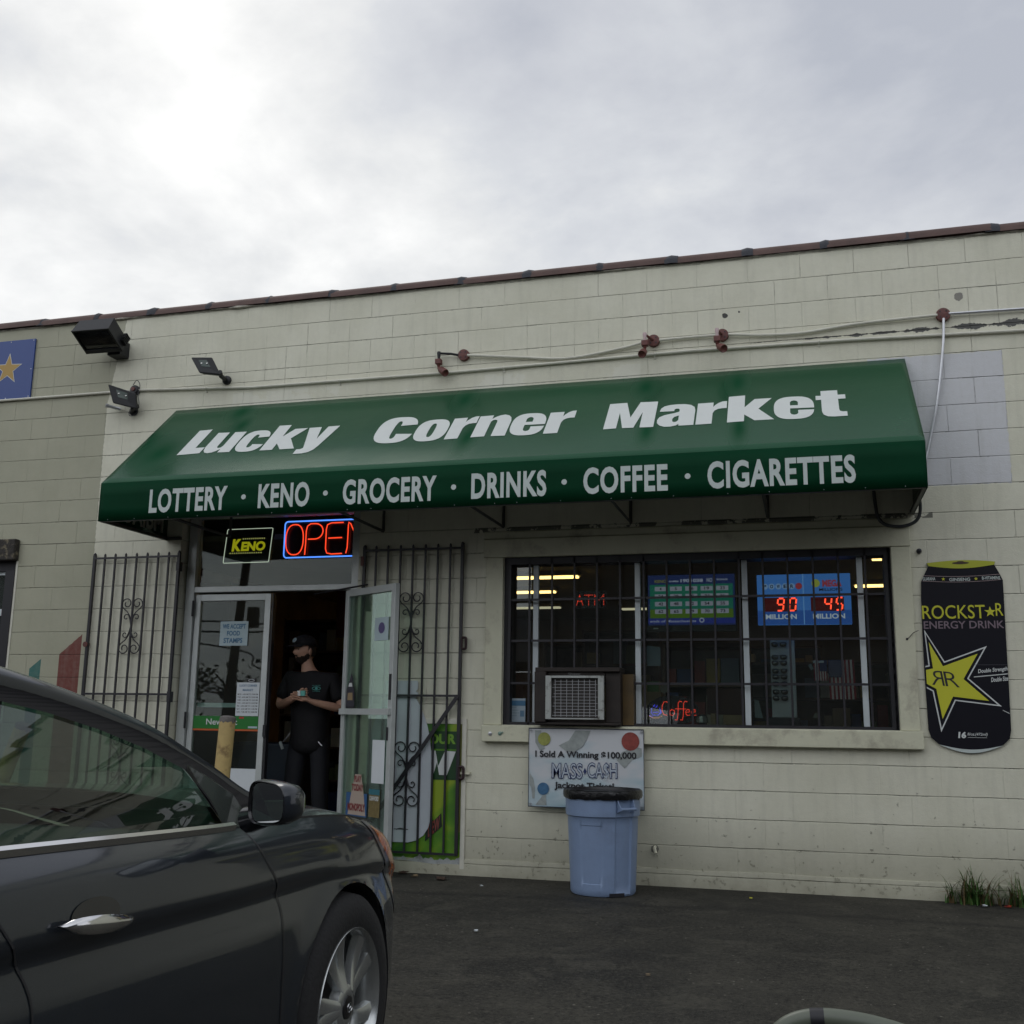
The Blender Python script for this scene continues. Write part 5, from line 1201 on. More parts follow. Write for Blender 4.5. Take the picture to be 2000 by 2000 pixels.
# ceiling lamps
fix = emit('fluorescent_glow', (1.0, .62, .21), 4.5)
for i, (x0, x1, y, lb) in enumerate(((2.35, 3.45, 3.05, 'fluorescent ceiling lamp nearest the window on the left'), (1.70, 2.89, 4.37, 'fluorescent ceiling lamp in the second row on the left'), (1.35, 2.54, 6.2, 'fluorescent ceiling lamp far back on the left'), (6.45, 7.65, 2.26, 'fluorescent ceiling lamp nearest the window on the right'), (6.38, 7.6, 4.38, 'fluorescent ceiling lamp in the second row on the right'), (3.35, 4.5, 6.55, 'fluorescent ceiling lamp far back in the middle'))):
    t = thing('ceiling_lamp', lb, 'ceiling lamp', ((x0+x1)/2, y, 2.70), 'fluorescent ceiling lamps in the shop')
    MB().box(x0-.02, x1+.02, y-.09, y+.09, 2.735, 2.778).build('housing', M['ceil'], t, bevel=.006)
    MB().box(x0, x1, y-.050, y+.050, 2.712, 2.736).build('diffuser', fix if i not in (2, 5) else emit('fluorescent_dim_%d' % i, (1.0, .85, .6), .6), t, bevel=.006)
# keno screen hung behind the window
sc_ = thing('number_screen', 'green and blue screen of drawn lottery numbers hanging behind the second window pane', 'screen', (4.95, .40, 1.95))
SY = .40
MB().box(4.572, 5.292, SY+.002, SY+.05, 1.905, 2.372).build('casing', mat('screen_case', (.01, .01, .012), .4), sc_)
b = MB(); b.box(4.585, 5.28, SY-.001, SY+.003, 1.955, 2.362); b.build('display', emit('screen_navy', (.010, .018, .07), .8), sc_)
b = MB(); b.box(4.60, 5.265, SY-.003, SY-.0015, 2.085, 2.285); b.build('teal_field', emit('screen_teal', (.012, .13, .09), .55), sc_)
b = MB(); b.box(4.60, 5.265, SY-.003, SY-.0015, 2.012, 2.084); b.build('lime_field', emit('screen_lime', (.06, .12, .01), .6), sc_)
b = MB(); b.box(4.585, 5.28, SY-.003, SY-.0015, 1.968, 2.010); b.build('footer_band', emit('screen_blue', (.012, .02, .13), .8), sc_)
cells = MB(); nums = MB(); rows_ = [['4', '5', '16', '19', '23'], ['24', '29', '30', '31', '36'], ['42', '48', '52', '54', '55'], ['62', '65', '69', '70', '73']]
for i, rw in enumerate(rows_):
    for j, s in enumerate(rw):
        x0 = 4.640+j*.1235; z0 = 2.232-i*.0615; cells.box(x0, x0+.096, SY-.005, SY-.0035, z0, z0+.036)
        wall_text(nums, s, x0+.03 if len(s) == 2 else x0+.04, x0+.068 if len(s) == 2 else x0+.056, z0+.006, z0+.031, SY-.0065, bold=.02)
cells.build('number_cells', emit('screen_pale', (.26, .26, .33), .55), sc_); nums.build('numbers', M['blackink'], sc_)
b = MB(); wall_text(b, 'GAME#', 4.755, 4.835, 2.303, 2.317, SY-.0045, bold=.03); wall_text(b, '1901038', 4.85, 5.03, 2.300, 2.328, SY-.0045, bold=.04); wall_text(b, 'NO', 5.06, 5.105, 2.300, 2.332, SY-.0045, bold=.02); wall_text(b, 'BONUS', 5.14, 5.225, 2.312, 2.326, SY-.0045, bold=.02); wall_text(b, 'ends of Massachusetts', 4.60, 4.97, 1.978, 1.998, SY-.0045, bold=.01, shear=.2)
b.poly([circle(5.015, 1.993, .020), circle(5.015, 1.993, .012)[::-1]], (0, SY-.0045, 0), FX, FZ)
b.build('header_lettering', emit('screen_white', (.30, .32, .42), .6), sc_)
b = MB(); wall_text(b, 'KENO', 4.640, 4.735, 2.300, 2.325, SY-.0045, bold=.03); b.build('keno_lettering', emit('screen_yellow', (.16, .15, .03), .6), sc_)
b = MB(); b.box(4.625, 4.665, SY-.002, SY+.001, 1.925, 1.935); b.build('maker_badge', M['letter2'], sc_)
# jackpot sign
jp = thing('jackpot_sign', 'blue lit jackpot sign with red digits behind the right window panes', 'illuminated sign', (5.81, .42, 1.94)); JY = .42
x0, x1, z0, z1 = 5.453, 6.166, 1.953, 2.350
MB().box(x0, x1, JY, JY+.06, z0, z1).build('panel', emit('jackpot_blue', (.035, .12, .36), .85), jp, bevel=.004)
MB().box(x0, x1, JY-.002, JY, z0, z0+.11).build('lower_band', emit('jackpot_deep_blue', (.02, .07, .27), .8), jp)
b = MB(); b.box(5.505, 5.755, JY-.004, JY-.0025, 2.055, 2.165); b.box(5.862, 6.112, JY-.004, JY-.0025, 2.055, 2.165); b.build('digit_window', emit('digit_maroon', (.05, .006, .006), .8), jp)
SEG = {'a': ((0,1),(1,1)), 'b': ((1,1),(1,.5)), 'c': ((1,.5),(1,0)), 'd': ((0,0),(1,0)), 'e': ((0,0),(0,.5)), 'f': ((0,.5),(0,1)), 'g': ((0,.5),(1,.5))}
DG = {'9': 'abcdfg', '0': 'abcdef', '4': 'bcfg', '5': 'acdfg'}
b = MB()
for ch, x in (('9', 5.602), ('0', 5.695), ('4', 5.962), ('5', 6.048)):
    for s in DG[ch]:
        (a0, c0), (a1, c1) = SEG[s]; p = lambda a, c: Vector((x+.047*a+.012*c, JY-.010, 2.062+.096*c))
        A, B_ = p(a0, c0), p(a1, c1); d = (B_-A).normalized()*.006; b.tube([A+d, B_-d], .0068, 6)
b.build('digits', emit('digit_red', (1.0, .07, .03), 2.4), jp)
b = MB(); wall_text(b, 'MILLION', 5.515, 5.752, 1.995, 2.035, JY-.005, bold=.03); wall_text(b, 'MILLION', 5.875, 6.115, 1.995, 2.035, JY-.005, bold=.03); b.build('lettering', emit('jackpot_white', (.42, .46, .55), .7), jp)
b = MB()
for k, s in enumerate('POWER'): b.poly([circle(5.515+k*.052, 2.255, .024, n=16)], (0, JY-.003, 0), FX, FZ)
b.build('ball_print', emit('ball_pale', (.12, .20, .36), .9), jp)
b = MB()
for k, s in enumerate('POWER'): wall_text(b, s, 5.503+k*.052, 5.527+k*.052, 2.241, 2.269, JY-.005, bold=.03)
wall_text(b, 'MILLIONS', 5.93, 6.105, 2.212, 2.235, JY-.005, bold=.02); b.build('logo_lettering', M['blackink'], jp)
b = MB(); b.poly([circle(5.775, 2.255, .026, n=16)], (0, JY-.003, 0), FX, FZ); wall_text(b, 'MEGA', 5.955, 6.10, 2.245, 2.300, JY-.005, bold=.05); b.build('red_print', emit('logo_red', (.24, .03, .04), .8), jp)
b = MB(); b.poly([circle(5.905, 2.275, .032, n=20)], (0, JY-.004, 0), FX, FZ); b.build('gold_ball', emit('logo_gold', (.22, .24, .04), .8), jp)
b = MB(); b.box(5.805, 5.812, JY-.003, JY-.002, z0, z1); b.build('centre_seam', emit('seam_pale', (.10, .22, .45), .9), jp)
# LED signs made of dots
def dots(t, strokes, step, r, y, m_, name):
    b = MB()
    for st in strokes:
        for (ax_, az_), (bx_, bz_) in zip(st, st[1:]):
            L = math.hypot(bx_-ax_, bz_-az_); n_ = max(1, round(L/step))
            for k in range(n_+1):
                s = k/n_; b.lathe([(0, -.004), (r, 0), (0, .004)], (ax_+(bx_-ax_)*s, y, az_+(bz_-az_)*s), 'Y', 6)
    return b.build(name, m_, t)
redd = emit('led_red', (1.0, .06, .03), 1.6); blud = emit('led_blue', (.06, .06, 1.0), 1.6)
at = thing('cash_machine_sign', 'small red dotted LED sign hanging behind the first wide window pane', 'LED sign', (4.12, .3, 2.1))
MB().box(3.985, 4.258, .31, .325, 2.09, 2.235).build('backing', M['dark'], at)
zt, zb = 2.200, 2.120
dots(at, [[(4.010, zb), (4.035, zt), (4.062, zb)], [(4.019, zb+.03), (4.052, zb+.03)], [(4.078, zt), (4.142, zt)], [(4.110, zt), (4.110, zb)], [(4.160, zb), (4.160, zt), (4.197, zb+.04), (4.235, zt), (4.235, zb)]], .0125, .0032, .302, redd, 'red_dots')
cf = thing('coffee_sign', 'oval LED sign spelling coffee with a blue cup at the bottom of the window', 'LED sign', (4.78, .3, 1.18))
MB().poly([circle(4.778, 1.278, .205, .115, 36)], (0, .312, 0), FX, FZ, depth=.015).build('backing', mat('coffee_backing', (.012, .010, .014), .35), cf)
cs_ = [[(4.745, 1.335), (4.735, 1.345), (4.715, 1.343), (4.700, 1.315), (4.698, 1.275), (4.712, 1.245), (4.735, 1.240)],
       [(4.775, 1.285), (4.758, 1.270), (4.760, 1.245), (4.778, 1.238), (4.795, 1.250), (4.795, 1.275), (4.775, 1.285)],
       [(4.852, 1.345), (4.838, 1.350), (4.826, 1.335), (4.822, 1.24), (4.815, 1.205), (4.800, 1.205)], [(4.805, 1.290), (4.880, 1.290)],
       [(4.895, 1.345), (4.880, 1.350), (4.868, 1.335), (4.864, 1.24), (4.857, 1.205), (4.842, 1.205)],
       [(4.885, 1.262), (4.912, 1.268), (4.910, 1.284), (4.895, 1.286), (4.884, 1.270), (4.886, 1.248), (4.898, 1.240), (4.914, 1.243)],
       [(4.930, 1.262), (4.957, 1.268), (4.955, 1.284), (4.940, 1.286), (4.929, 1.270), (4.931, 1.248), (4.943, 1.240), (4.962, 1.243)]]
dots(cf, cs_, .0085, .0030, .302, redd, 'red_dots')
dots(cf, [[(4.617, 1.290), (4.612, 1.262), (4.628, 1.240), (4.668, 1.240), (4.684, 1.262), (4.680, 1.292)], [(4.684, 1.275), (4.694, 1.262), (4.682, 1.250)], [(4.632, 1.305), (4.640, 1.318)], [(4.65, 1.30), (4.66, 1.312)], [(4.600, 1.236), (4.620, 1.226)], [(4.630, 1.262), (4.666, 1.262)]], .009, .0030, .302, blud, 'blue_dots')
dots(cf, [[(4.598, 1.232), (4.625, 1.218), (4.668, 1.218), (4.692, 1.230)]], .011, .0028, .302, emit('led_amber', (1.0, .35, .08), 1.2), 'amber_dots')
# sunglasses stand with pairs
st_ = thing('sunglasses_stand', 'tall grey countertop sunglasses display stand behind the right window panes', 'display stand', (5.63, .75, 1.15)); TY = .72
MB().box(5.530, 5.690, TY, TY+.12, 1.235, 1.855).box(5.698, 5.724, TY-.004, TY+.12, 1.235, 1.855).build('column', mat('stand_grey', (.55, .57, .60), .5, bump=.05), st_, bevel=.004)
MB().box(5.50, 5.75, TY-.05, TY+.2, 1.15, 1.234).build('base', M['dark'], st_, bevel=.004)
lensm = mat('sunglass_lens', (.02, .02, .018), .06, spec=1.0, coat=1.0)
desc = ['round mirrored', 'squarish matte', 'slim black', 'mirrored aviator', 'gold-topped', 'black wraparound', 'bright rimmed', 'lowest silvery']
for k, z in enumerate((1.815, 1.713, 1.665, 1.603, 1.555, 1.500, 1.435, 1.385)):
    t = thing('sunglasses', '%s pair of sunglasses, number %s from the top of the stand' % (desc[k], ['one', 'two', 'three', 'four', 'five', 'six', 'seven', 'eight'][k]), 'sunglasses', (5.605, TY-.03, z), 'sunglasses on the display stand')
    for sx in (-1, 1):
        b = MB(); cx_ = 5.600+sx*.033; rows = []
        for rr_, dd_ in ((0, -.010), (.5, -.008), (.85, -.003), (1.0, .002)):
            rows.append([(cx_+.026*rr_*math.copysign(abs(math.cos(2*math.pi*q/20))**.8, math.cos(2*math.pi*q/20)), TY-.03+dd_+sx*0, z+.020*rr_*math.copysign(abs(math.sin(2*math.pi*q/20))**.8, math.sin(2*math.pi*q/20))) for q in range(21)])
        b.grid(rows).build('lens', lensm, t, smooth=True)
    b = MB(); b.tube([(5.612-.014, TY-.035, z+.006), (5.600, TY-.038, z+.010), (5.612+.002-.004, TY-.035, z+.006)], .002, 5)
    for sx in (-1, 1): b.tube([(5.600+sx*.058, TY-.03, z+.010), (5.600+sx*.062, TY-.015, z+.010), (5.600+sx*.060, TY-.002, z+.006)], .0018, 5)
    b.tube([(5.545, TY-.032, z+.017), (5.600, TY-.036, z+.014), (5.657, TY-.032, z+.017)], .0022, 5)
    b.build('frame', M['dark'], t)
# flags
def stripes(b1, b2, O_, U_, W_, n, w_, L, phase=0):
    for k in range(n):
        rows = []
        for q in range(9):
            s = q/8; off = .004*math.sin(s*5+phase+k*.4)
            rows.append([O_+U_*(k*w_)+W_*(L*s)+Vector((0, off, 0)), O_+U_*((k+1)*w_)+W_*(L*s)+Vector((0, off, 0))])
        (b1 if k % 2 == 0 else b2).grid(rows)
fr_red = mat('flag_red', (.35, .03, .04), .8); fr_white = mat('flag_white', (.75, .66, .62), .8); fr_blue = mat('flag_blue', (.05, .06, .15), .8)
def flag(label, x0, x1, ztop, zlow, y, cx0, cx1, cz, n, stars, edge=True):
    t = thing('flag', label, 'flag', ((x0+x1)/2, y, zlow), 'flags hanging inside the window')
    b1, b2 = MB(), MB(); w_ = (x1-x0)/n
    stripes(b1, b2, Vector((x0, y, zlow)), Vector((1, 0, 0)), Vector((.02*-1, 0, 1)), n, w_, ztop-zlow)
    b1.build('red_stripes', fr_red, t); b2.build('white_stripes', fr_white, t)
    MB().box(cx0, cx1, y-.009, y-.006, cz, ztop).build('canton', fr_blue, t)
    if stars:
        b = MB()
        for i in range(9):
            for j in range(6 if i % 2 == 0 else 5):
                b.poly([star(cx0+.012+(j+(0 if i % 2 == 0 else .5))*((cx1-cx0-.024)/5), cz+.012+i*((ztop-cz-.024)/8), .0055)], (0, y-.0105, 0), FX, FZ)
        b.build('stars', fr_white, t)
    return t
flag('large striped flag with a starred blue field hung vertically behind the right panes', 5.985, 6.188, 1.700, 1.385, .85, 5.981, 6.090, 1.560, 13, True)
f2 = flag('small striped flag tacked left of the large starred flag', 5.868, 5.972, 1.695, 1.530, .80, 5.912, 5.970, 1.605, 11, False)
MB().box(5.862, 5.948, .786, .790, 1.672, 1.690).build('header_tape', M['white'], f2)
# cards, cartons
def card(label, pts, y, m_, name='card', cat_='card', group=None):
    b = MB(); b.poly([pts], (0, y, 0), FX, FZ, depth=.003); return loose(b, name, m_, label, cat_, group)
bc = thing('wipes_card', 'blue and white leaflet standing in the lower left corner of the window', 'leaflet', (3.575, .14, 1.175))
MB().box(3.505, 3.640, .085, .088, 1.174, 1.357).build('sheet', mat('leaflet_pale', (.34, .42, .47), .6, var=.06), bc); MB().box(3.505, 3.640, .083, .0845, 1.300, 1.340).build('header', mat('leaflet_blue', (.05, .16, .28), .5), bc); MB().box(3.598, 3.630, .083, .0845, 1.215, 1.262).build('cup_print', mat('leaflet_cup', (.10, .2, .3), .5), bc)
b = MB(); 
for k in range(4): b.box(3.512, 3.57+.012*(k % 3), .083, .0845, 1.285-k*.022, 1.289-k*.022)
b.build('small_print', mat('leaflet_grey', (.18, .25, .3), .5), bc)
card('pale blue paper taped behind the second wide pane', [(4.60, 1.62), (4.705, 1.62), (4.705, 1.765), (4.60, 1.78)], .20, mat('pale_sheet', (.16, .21, .26), .7), 'taped_paper', 'paper')
card('small green card behind the pane above the coffee sign', [(4.595, 1.42), (4.685, 1.42), (4.685, 1.50), (4.595, 1.50)], .22, mat('green_card', (.05, .12, .03), .6), 'green_card')
card('crumpled white scrap beside the coffee sign', [(4.69, 1.43), (4.73, 1.40), (4.76, 1.44), (4.74, 1.475), (4.70, 1.47)], .24, mat('scrap_white', (.16, .15, .13), .7), 'white_scrap', 'paper')
card('small pale tag tilted between the stand and the flags', [(5.822, 1.655), (5.845, 1.668), (5.868, 1.628), (5.845, 1.612)], .8, mat('tag_pale', (.26, .30, .28), .7), 'price_tag', 'tag')
card('white folded sheet on the window ledge left of the sunglasses stand', [(5.415, 1.23), (5.475, 1.225), (5.445, 1.36), (5.415, 1.365)], .25, mat('sheet_grey', (.25, .30, .32), .7), 'folded_sheet', 'paper')
card('small white card on the counter right of the sunglasses stand', [(5.845, 1.235), (5.88, 1.235), (5.88, 1.275), (5.86, 1.27)], .7, mat('card_cream', (.28, .26, .2), .7), 'counter_card')
b = MB(); b.box(5.17, 5.325, .30, .46, 1.174, 1.248); loose(b, 'cardboard_box', M['carton'], 'open cardboard box on the window ledge left of the third mullion', 'box', bevel=.003)
b = MB(); b.box(5.075, 5.115, .30, .36, 1.174, 1.258); loose(b, 'small_carton', M['carton'], 'small upright carton on the window ledge right of the coffee sign', 'box', bevel=.003)
b = MB(); b.box(5.02, 5.30, .62, .8, 1.25, 1.46); loose(b, 'red_carton', mat('carton_red', (.06, .015, .01), .6), 'dark red carton behind the cardboard box on the ledge', 'box', bevel=.003)
b = MB(); b.box(3.5, 6.42, .20, 1.0, 1.12, 1.150); b.box(3.5, 6.42, .96, 1.0, .05, 1.12); loose(b, 'window_ledge', M['wood'], 'dark wooden ledge running inside the shop window', 'ledge')
b = MB(); b.lathe([(.02, 0), (.05, .012), (.045, .06), (.02, .075), (0, .076)], (5.00, .36, 1.174), 'Z', 10); loose(b, 'foil_wrapper', mat('foil', (.4, .42, .4), .25, metal=.7, bump=1.0, bscale=40), 'crumpled foil wrapper beside the coffee sign', 'wrapper')
b = MB(); b.box(3.53, 4.52, 1.6, 1.9, 1.2, 1.55); loose(b, 'counter_stock', M['shelfgoods'][3], 'tan stack of cartons behind the air conditioner', 'boxes')
b = MB(); b.box(-.2, .3, 1.2, 1.9, .05, 2.5); loose(b, 'poster_panel', mat('amber_panel', (.10, .07, .03), .6), 'amber poster panel inside behind the left door', 'panel')
b = MB(); b.box(1.0, 1.25, 2.2, 2.25, 2.02, 2.55); loose(b, 'red_poster', mat('red_poster', (.11, .012, .01), .6), 'dark red poster hanging inside above the doorway', 'poster')
b = MB(); b.box(1.45, 1.60, 2.4, 2.45, 1.95, 2.62); loose(b, 'yellow_poster', mat('yellow_poster', (.14, .10, .01), .6), 'dull yellow poster hanging inside above the man', 'poster')
b = MB(); b.box(.6, 1.3, .75, 1.2, .05, .95); loose(b, 'ice_chest', mat('chest_navy', (.03, .035, .06), .4), 'low dark chest freezer inside behind the left door', 'freezer', bevel=.02)

# ------------------------------------------------------------------ street behind the camera, seen in reflections
polem = mat('pole_wood', (.035, .025, .02), .8, var=.2)
b = thing('utility_pole', 'dark wooden utility pole across the street behind the viewer', 'utility pole', (-11.9, -22, 0))
MB().tube([(-11.95, -22, 0), (-11.2, -22, 9.5)], [.17, .11], 10).build('pole', polem, b); MB().box(-11.4, -11.12, -22.4, -22.1, 3.95, 4.6).build('transformer', polem, b); MB().box(-12.6, -9.8, -22.06, -21.94, 8.6, 8.75).build('crossarm', polem, b)
for i, pts in enumerate(([(-30, -22, 4.3), (-13, -22, 4.16), (-10.7, -22, 4.05), (6, -20, 4.9)], [(-30, -22, 3.9), (-13, -22, 3.82), (-10.7, -22, 3.8), (8, -20, 4.4)], [(-30, -22, 5.0), (-12.9, -22, 3.43), (-10.75, -22, 2.62), (-6, -21, 1.6)], [(-30, -22, 8.8), (-11, -22, 8.8), (20, -22, 9.2)])):
    MBb = MB().tube(cat(pts, 6), .03, 5); loose(MBb, 'power_line', M['dark'], ['highest of the sagging cable pair seen in the door glass', 'lower of the sagging cable pair seen in the door glass', 'steep cable crossing the pole in the door glass', 'top power line along the street behind the viewer'][i], 'cable')
def tree(label, x, y, h, cr, colr, seed, n=1600):
    r_ = random.Random(seed); t = thing('street_tree', label, 'tree', (x, y, 0), 'trees across the street')
    tb = MB(); tb.tube([(x, y, 0), (x+.1, y, h*.3), (x, y, h*.7)], [.22, .16, .06], 8); cl_ = []
    for k in range(14):
        a = r_.uniform(0, 6.28); e = r_.uniform(.25, 1.1); L = cr*r_.uniform(.6, 1); s = Vector((x, y, h*r_.uniform(.25, .6))); e_ = s+Vector((math.cos(a)*L*math.cos(e), math.sin(a)*L*math.cos(e), L*math.sin(e)))
        tb.tube([s, (s+e_)/2+Vector((0, 0, .2)), e_], [.07, .045, .015], 5); cl_.append((e_, cr*.42))
    tb.build('trunk', polem, t)
    fb_ = MB()
    for k in range(n):
        c, rr_ = cl_[k % len(cl_)]; p = c+Vector((r_.gauss(0, rr_*.6), r_.gauss(0, rr_*.6), r_.gauss(0, rr_*.5)))
        u = Vector((r_.uniform(-1, 1), r_.uniform(-1, 1), r_.uniform(-1, 1))).normalized(); v = u.orthogonal().normalized(); s = r_.uniform(.07, .16)
        fb_.add([p-u*s, p+v*s*.6, p+u*s, p-v*s*.6], [(0, 1, 2, 3)])
    fb_.build('crown', mat('leaves_%d' % seed, colr, .7), t, recalc=False)
wh = thing('left_sky_blocker', 'long low grey block added out of view on the left to shut out low sky', 'building', (-40, -20, 0))  # unseen block added to keep low sky light from under the awning
MB().box(-60, -24, -34, -5, 0, 8.5).build('wall', mat('left_blocker_wall', (.07, .07, .065), .8, var=.3, vscale=.4), wh)
for k in range(4): MB().box(-24, -23.95, -30+k*6, -27+k*6, 0, 3.4).build('door', M['lens'], wh)
wh = thing('right_sky_blocker', 'dark grey block added out of view on the right to shut out low sky', 'building', (40, -20, 0))  # matching unseen block on the right, added to cut the low sky
MB().box(27, 60, -29, -5, 0, 8.0).build('wall', mat('right_blocker_wall', (.045, .048, .052), .8, var=.3, vscale=.5), wh)
for k in range(4): MB().box(26.95, 27, -28+k*5.5, -24.6+k*5.5, 0, 3.0).build('door', M['lens'], wh)
tree('yellow-green tree across the street behind the viewer', -14.6, -23, 3.2, 1.3, (.16, .16, .04), 21)
tree('sparse dark tree beside the yellow-green one behind the viewer', -13.4, -25, 3.2, 1.4, (.06, .06, .045), 22, 90)
tree('broad green tree far to the right behind the viewer', 22, -28, 8, 3.6, (.04, .06, .02), 23)
tree('tall green tree straight across the street behind the viewer', 26, -26, 9, 3.8, (.035, .055, .02), 24)
hb = thing('brick_house', 'low dark brick house across the street behind the viewer', 'building', (-2, -34, 0))
MB().box(-16, 2, -40, -33, 0, 3.0).build('wall', mat('far_brick', (.13, .07, .05), .8), hb); MB().add([(-16.5, -41, 3.4), (2.5, -41, 3.4), (2.5, -32.5, 3.4), (-16.5, -32.5, 3.4), (-16.5, -36.7, 6), (2.5, -36.7, 6)], [(0, 1, 5, 4), (2, 3, 4, 5), (1, 2, 5), (3, 0, 4)]).build('roof', M['tar'], hb)
for k in range(5):
    f_ = MB().box(-14+k*3.4, -12.6+k*3.4, -32.99, -32.95, 1.1, 2.5).build('window', M['lens'], hb)
hb = thing('dark_backdrop', 'long dark unseen backdrop added behind the viewer to darken the window reflections', 'building', (14, -34, 0))  # unseen dark mass added so the shop window mirrors less sky
MB().box(-4, 34, -46, -30, 0, 10.5).build('wall', mat('dark_backdrop_wall', (.045, .043, .040), .8, var=.3, vscale=.4), hb)
for k in range(4): MB().box(1+k*8, 5+k*8, -29.99, -29.95, 0, 3.6).build('door', M['lens'], hb)
# ------------------------------------------------------------------ man in the doorway
def skin(name, chains, m_, parent, sub=2, extra=None, root=0):
    """chains: list of lists of (point, (rx, ry)); equal points are welded, so every chain is joined"""
    vs, es, rad = [], [], []
    def idx(p, r):
        for i, q in enumerate(vs):
            if (q-p).length < 1e-4: return i
        vs.append(p); rad.append(r); return len(vs)-1
    for ch in chains:
        prev = None
        for p, r in ch:
            r = r if isinstance(r, tuple) else (r, r); i = idx(Vector(p), r)
            if prev is not None and (prev, i) not in es: es.append((prev, i))
            prev = i
    me = bpy.data.meshes.new(name); me.from_pydata(vs, es, []); o = bpy.data.objects.new(name, me); col.objects.link(o)
    md = o.modifiers.new('s', 'SKIN'); md.use_smooth_shade = True
    for i, r in enumerate(rad):
        me.skin_vertices[0].data[i].radius = r; me.skin_vertices[0].data[i].use_root = (i == root)
    sb = o.modifiers.new('d', 'SUBSURF'); sb.levels = sub; sb.render_levels = sub
    bpy.context.view_layer.update(); dg = bpy.context.evaluated_depsgraph_get()
    m2 = bpy.data.meshes.new_from_object(o.evaluated_get(dg)); bpy.data.objects.remove(o); bpy.data.meshes.remove(me)
    mb = MB(); mb.add([v.co for v in m2.vertices], [tuple(p.vertices) for p in m2.polygons]); bpy.data.meshes.remove(m2)
    if extra: extra(mb)
    return mb.build(name, m_, parent, smooth=True, recalc=False, angle=180)
PX, PY, PZ = 1.565, .50, .05
pr = thing('person', 'bearded man in black cap, t-shirt and trousers holding a small mint box in the doorway', 'person', (PX, PY, PZ))
skinm = mat('skin', (.50, .29, .20), .55, var=.08, vscale=30)
hairm = mat('dark_hair', (.022, .013, .008), .8, bump=.6, bscale=200)
blackc = mat('black_cotton', (.0035, .0035, .005), .85, bump=1.0, bscale=14, var=.2, vscale=10)
denim = mat('dark_denim', (.006, .007, .011), .8, bump=.3, bscale=90, var=.25, vscale=8)
def P(x, y, z): return Vector((PX+x, PY+y, PZ+z))
neck = P(-.02, .0, 1.545); chest = P(.0, .01, 1.40); belly = P(.01, .0, 1.14); pelvis = P(.01, .01, .96)
shL, shR = P(-.20, .0, 1.485), P(.22, .01, 1.465)      # image left / image right
elL, elR = P(-.285, -.03, 1.225), P(.32, -.02, 1.21)
wrL, wrR = P(-.02, -.225, 1.315), P(.115, -.215, 1.27)
hipL, hipR = P(-.10, .01, .92), P(.115, .01, .92); knL, knR = P(-.125, -.02, .50), P(.135, -.01, .50); anL, anR = P(-.14, .03, .09), P(.15, .03, .09)
toL, toR = P(-.155, -.16, .035), P(.18, -.15, .035)
def fingers(w, d, up_, curl, side_):
    """five separate fingers from wrist point w, hand direction d, curling"""
    d = d.normalized(); s = d.cross(up_).normalized(); pal = w+d*.075; ch = [[(w, (.026, .019)), (pal, (.036, .017))]]
    for k, L in ((-1.5, .066), (-.5, .078), (.5, .074), (1.5, .058)):
        a = pal+up_*k*.019+d*.012; ch.append([(pal, (.036, .017)), (a, .0095), (a+d*L*.45+side_*.006, .0088), (a+d*L*.62+side_*curl*L*.5, .0082), (a+d*L*.55+side_*curl*L*.95, .0072)])
    th_ = w+d*.028+up_*.020; ch.append([(w, (.026, .019)), (th_, .013), (th_+d*.035+up_*.022+side_*.012, .0105), (th_+d*.060+up_*.018+side_*.030, .0085)])
    return ch
dL = (P(.045, -.245, 1.335)-wrL); dR = (P(.055, -.255, 1.30)-wrR)
handL = fingers(wrL, dL, Vector((0, -.1, 1)), 1, Vector((.3, -.9, 0)).normalized()); handR = fingers(wrR, dR, Vector((0, -.1, 1)), 1, Vector((-.5, -.8, 0)).normalized())
HC = P(-.060, -.03, 1.715)          # head centre
def head(mb):
    # ellipsoid shaped into a head, looking towards image left
    yaw_h = R(-34); f = Vector((math.sin(yaw_h), -math.cos(yaw_h), 0)); s = Vector((-f.y, f.x, 0))
    rows = []; NA_, NB = 32, 24
    for i in range(NB+1):
        ph = math.pi*i/NB; row = []
        for j in range(NA_+1):
            th = 2*math.pi*j/NA_; x = math.sin(ph)*math.cos(th); y = math.sin(ph)*math.sin(th); z = math.cos(ph)   # x forward, y side
            rx, ry, rz = .098, .077, .122
            zz = z*rz; jaw = max(0, -z-.1); px_ = x*rx*(1-.10*jaw); py_ = y*ry*(1-.34*jaw**1.2)
            if x > 0:
                fr2_ = math.exp(-(y/.28)**2)
                px_ += .022*fr2_*math.exp(-((z+.12)/.16)**2)*x            # nose
                px_ += .010*math.exp(-(y/.55)**2)*math.exp(-((z-.30)/.12)**2)*x   # brow
                px_ -= .011*math.exp(-((abs(y)-.42)/.16)**2)*math.exp(-((z-.10)/.13)**2)*x   # eye sockets
                px_ += .008*math.exp(-(y/.4)**2)*math.exp(-((z+.48)/.08)**2)*x    # lips
                px_ += .010*math.exp(-(y/.45)**2)*math.exp(-((z+.82)/.15)**2)*x   # chin
            row.append(HC+f*px_+s*py_+Vector((0, 0, zz)))
        rows.append(row)
    mb.grid(rows)
    for q in (-1, 1):      # ears
        c = HC+s*q*.078+f*-.008+Vector((0, 0, -.005)); rr_ = []
        for i in range(7):
            ph = math.pi*i/6; rr_.append([c+f*(.019*math.sin(ph)*math.cos(t))+Vector((0, 0, .032*math.cos(ph)))+s*q*(.010*math.sin(ph)*math.sin(t)) for t in [2*math.pi*k/10 for k in range(11)]])
        mb.grid(rr_)
    return f, s
yaw_h = R(-34); HF = Vector((math.sin(yaw_h), -math.cos(yaw_h), 0)); HS = Vector((-HF.y, HF.x, 0))
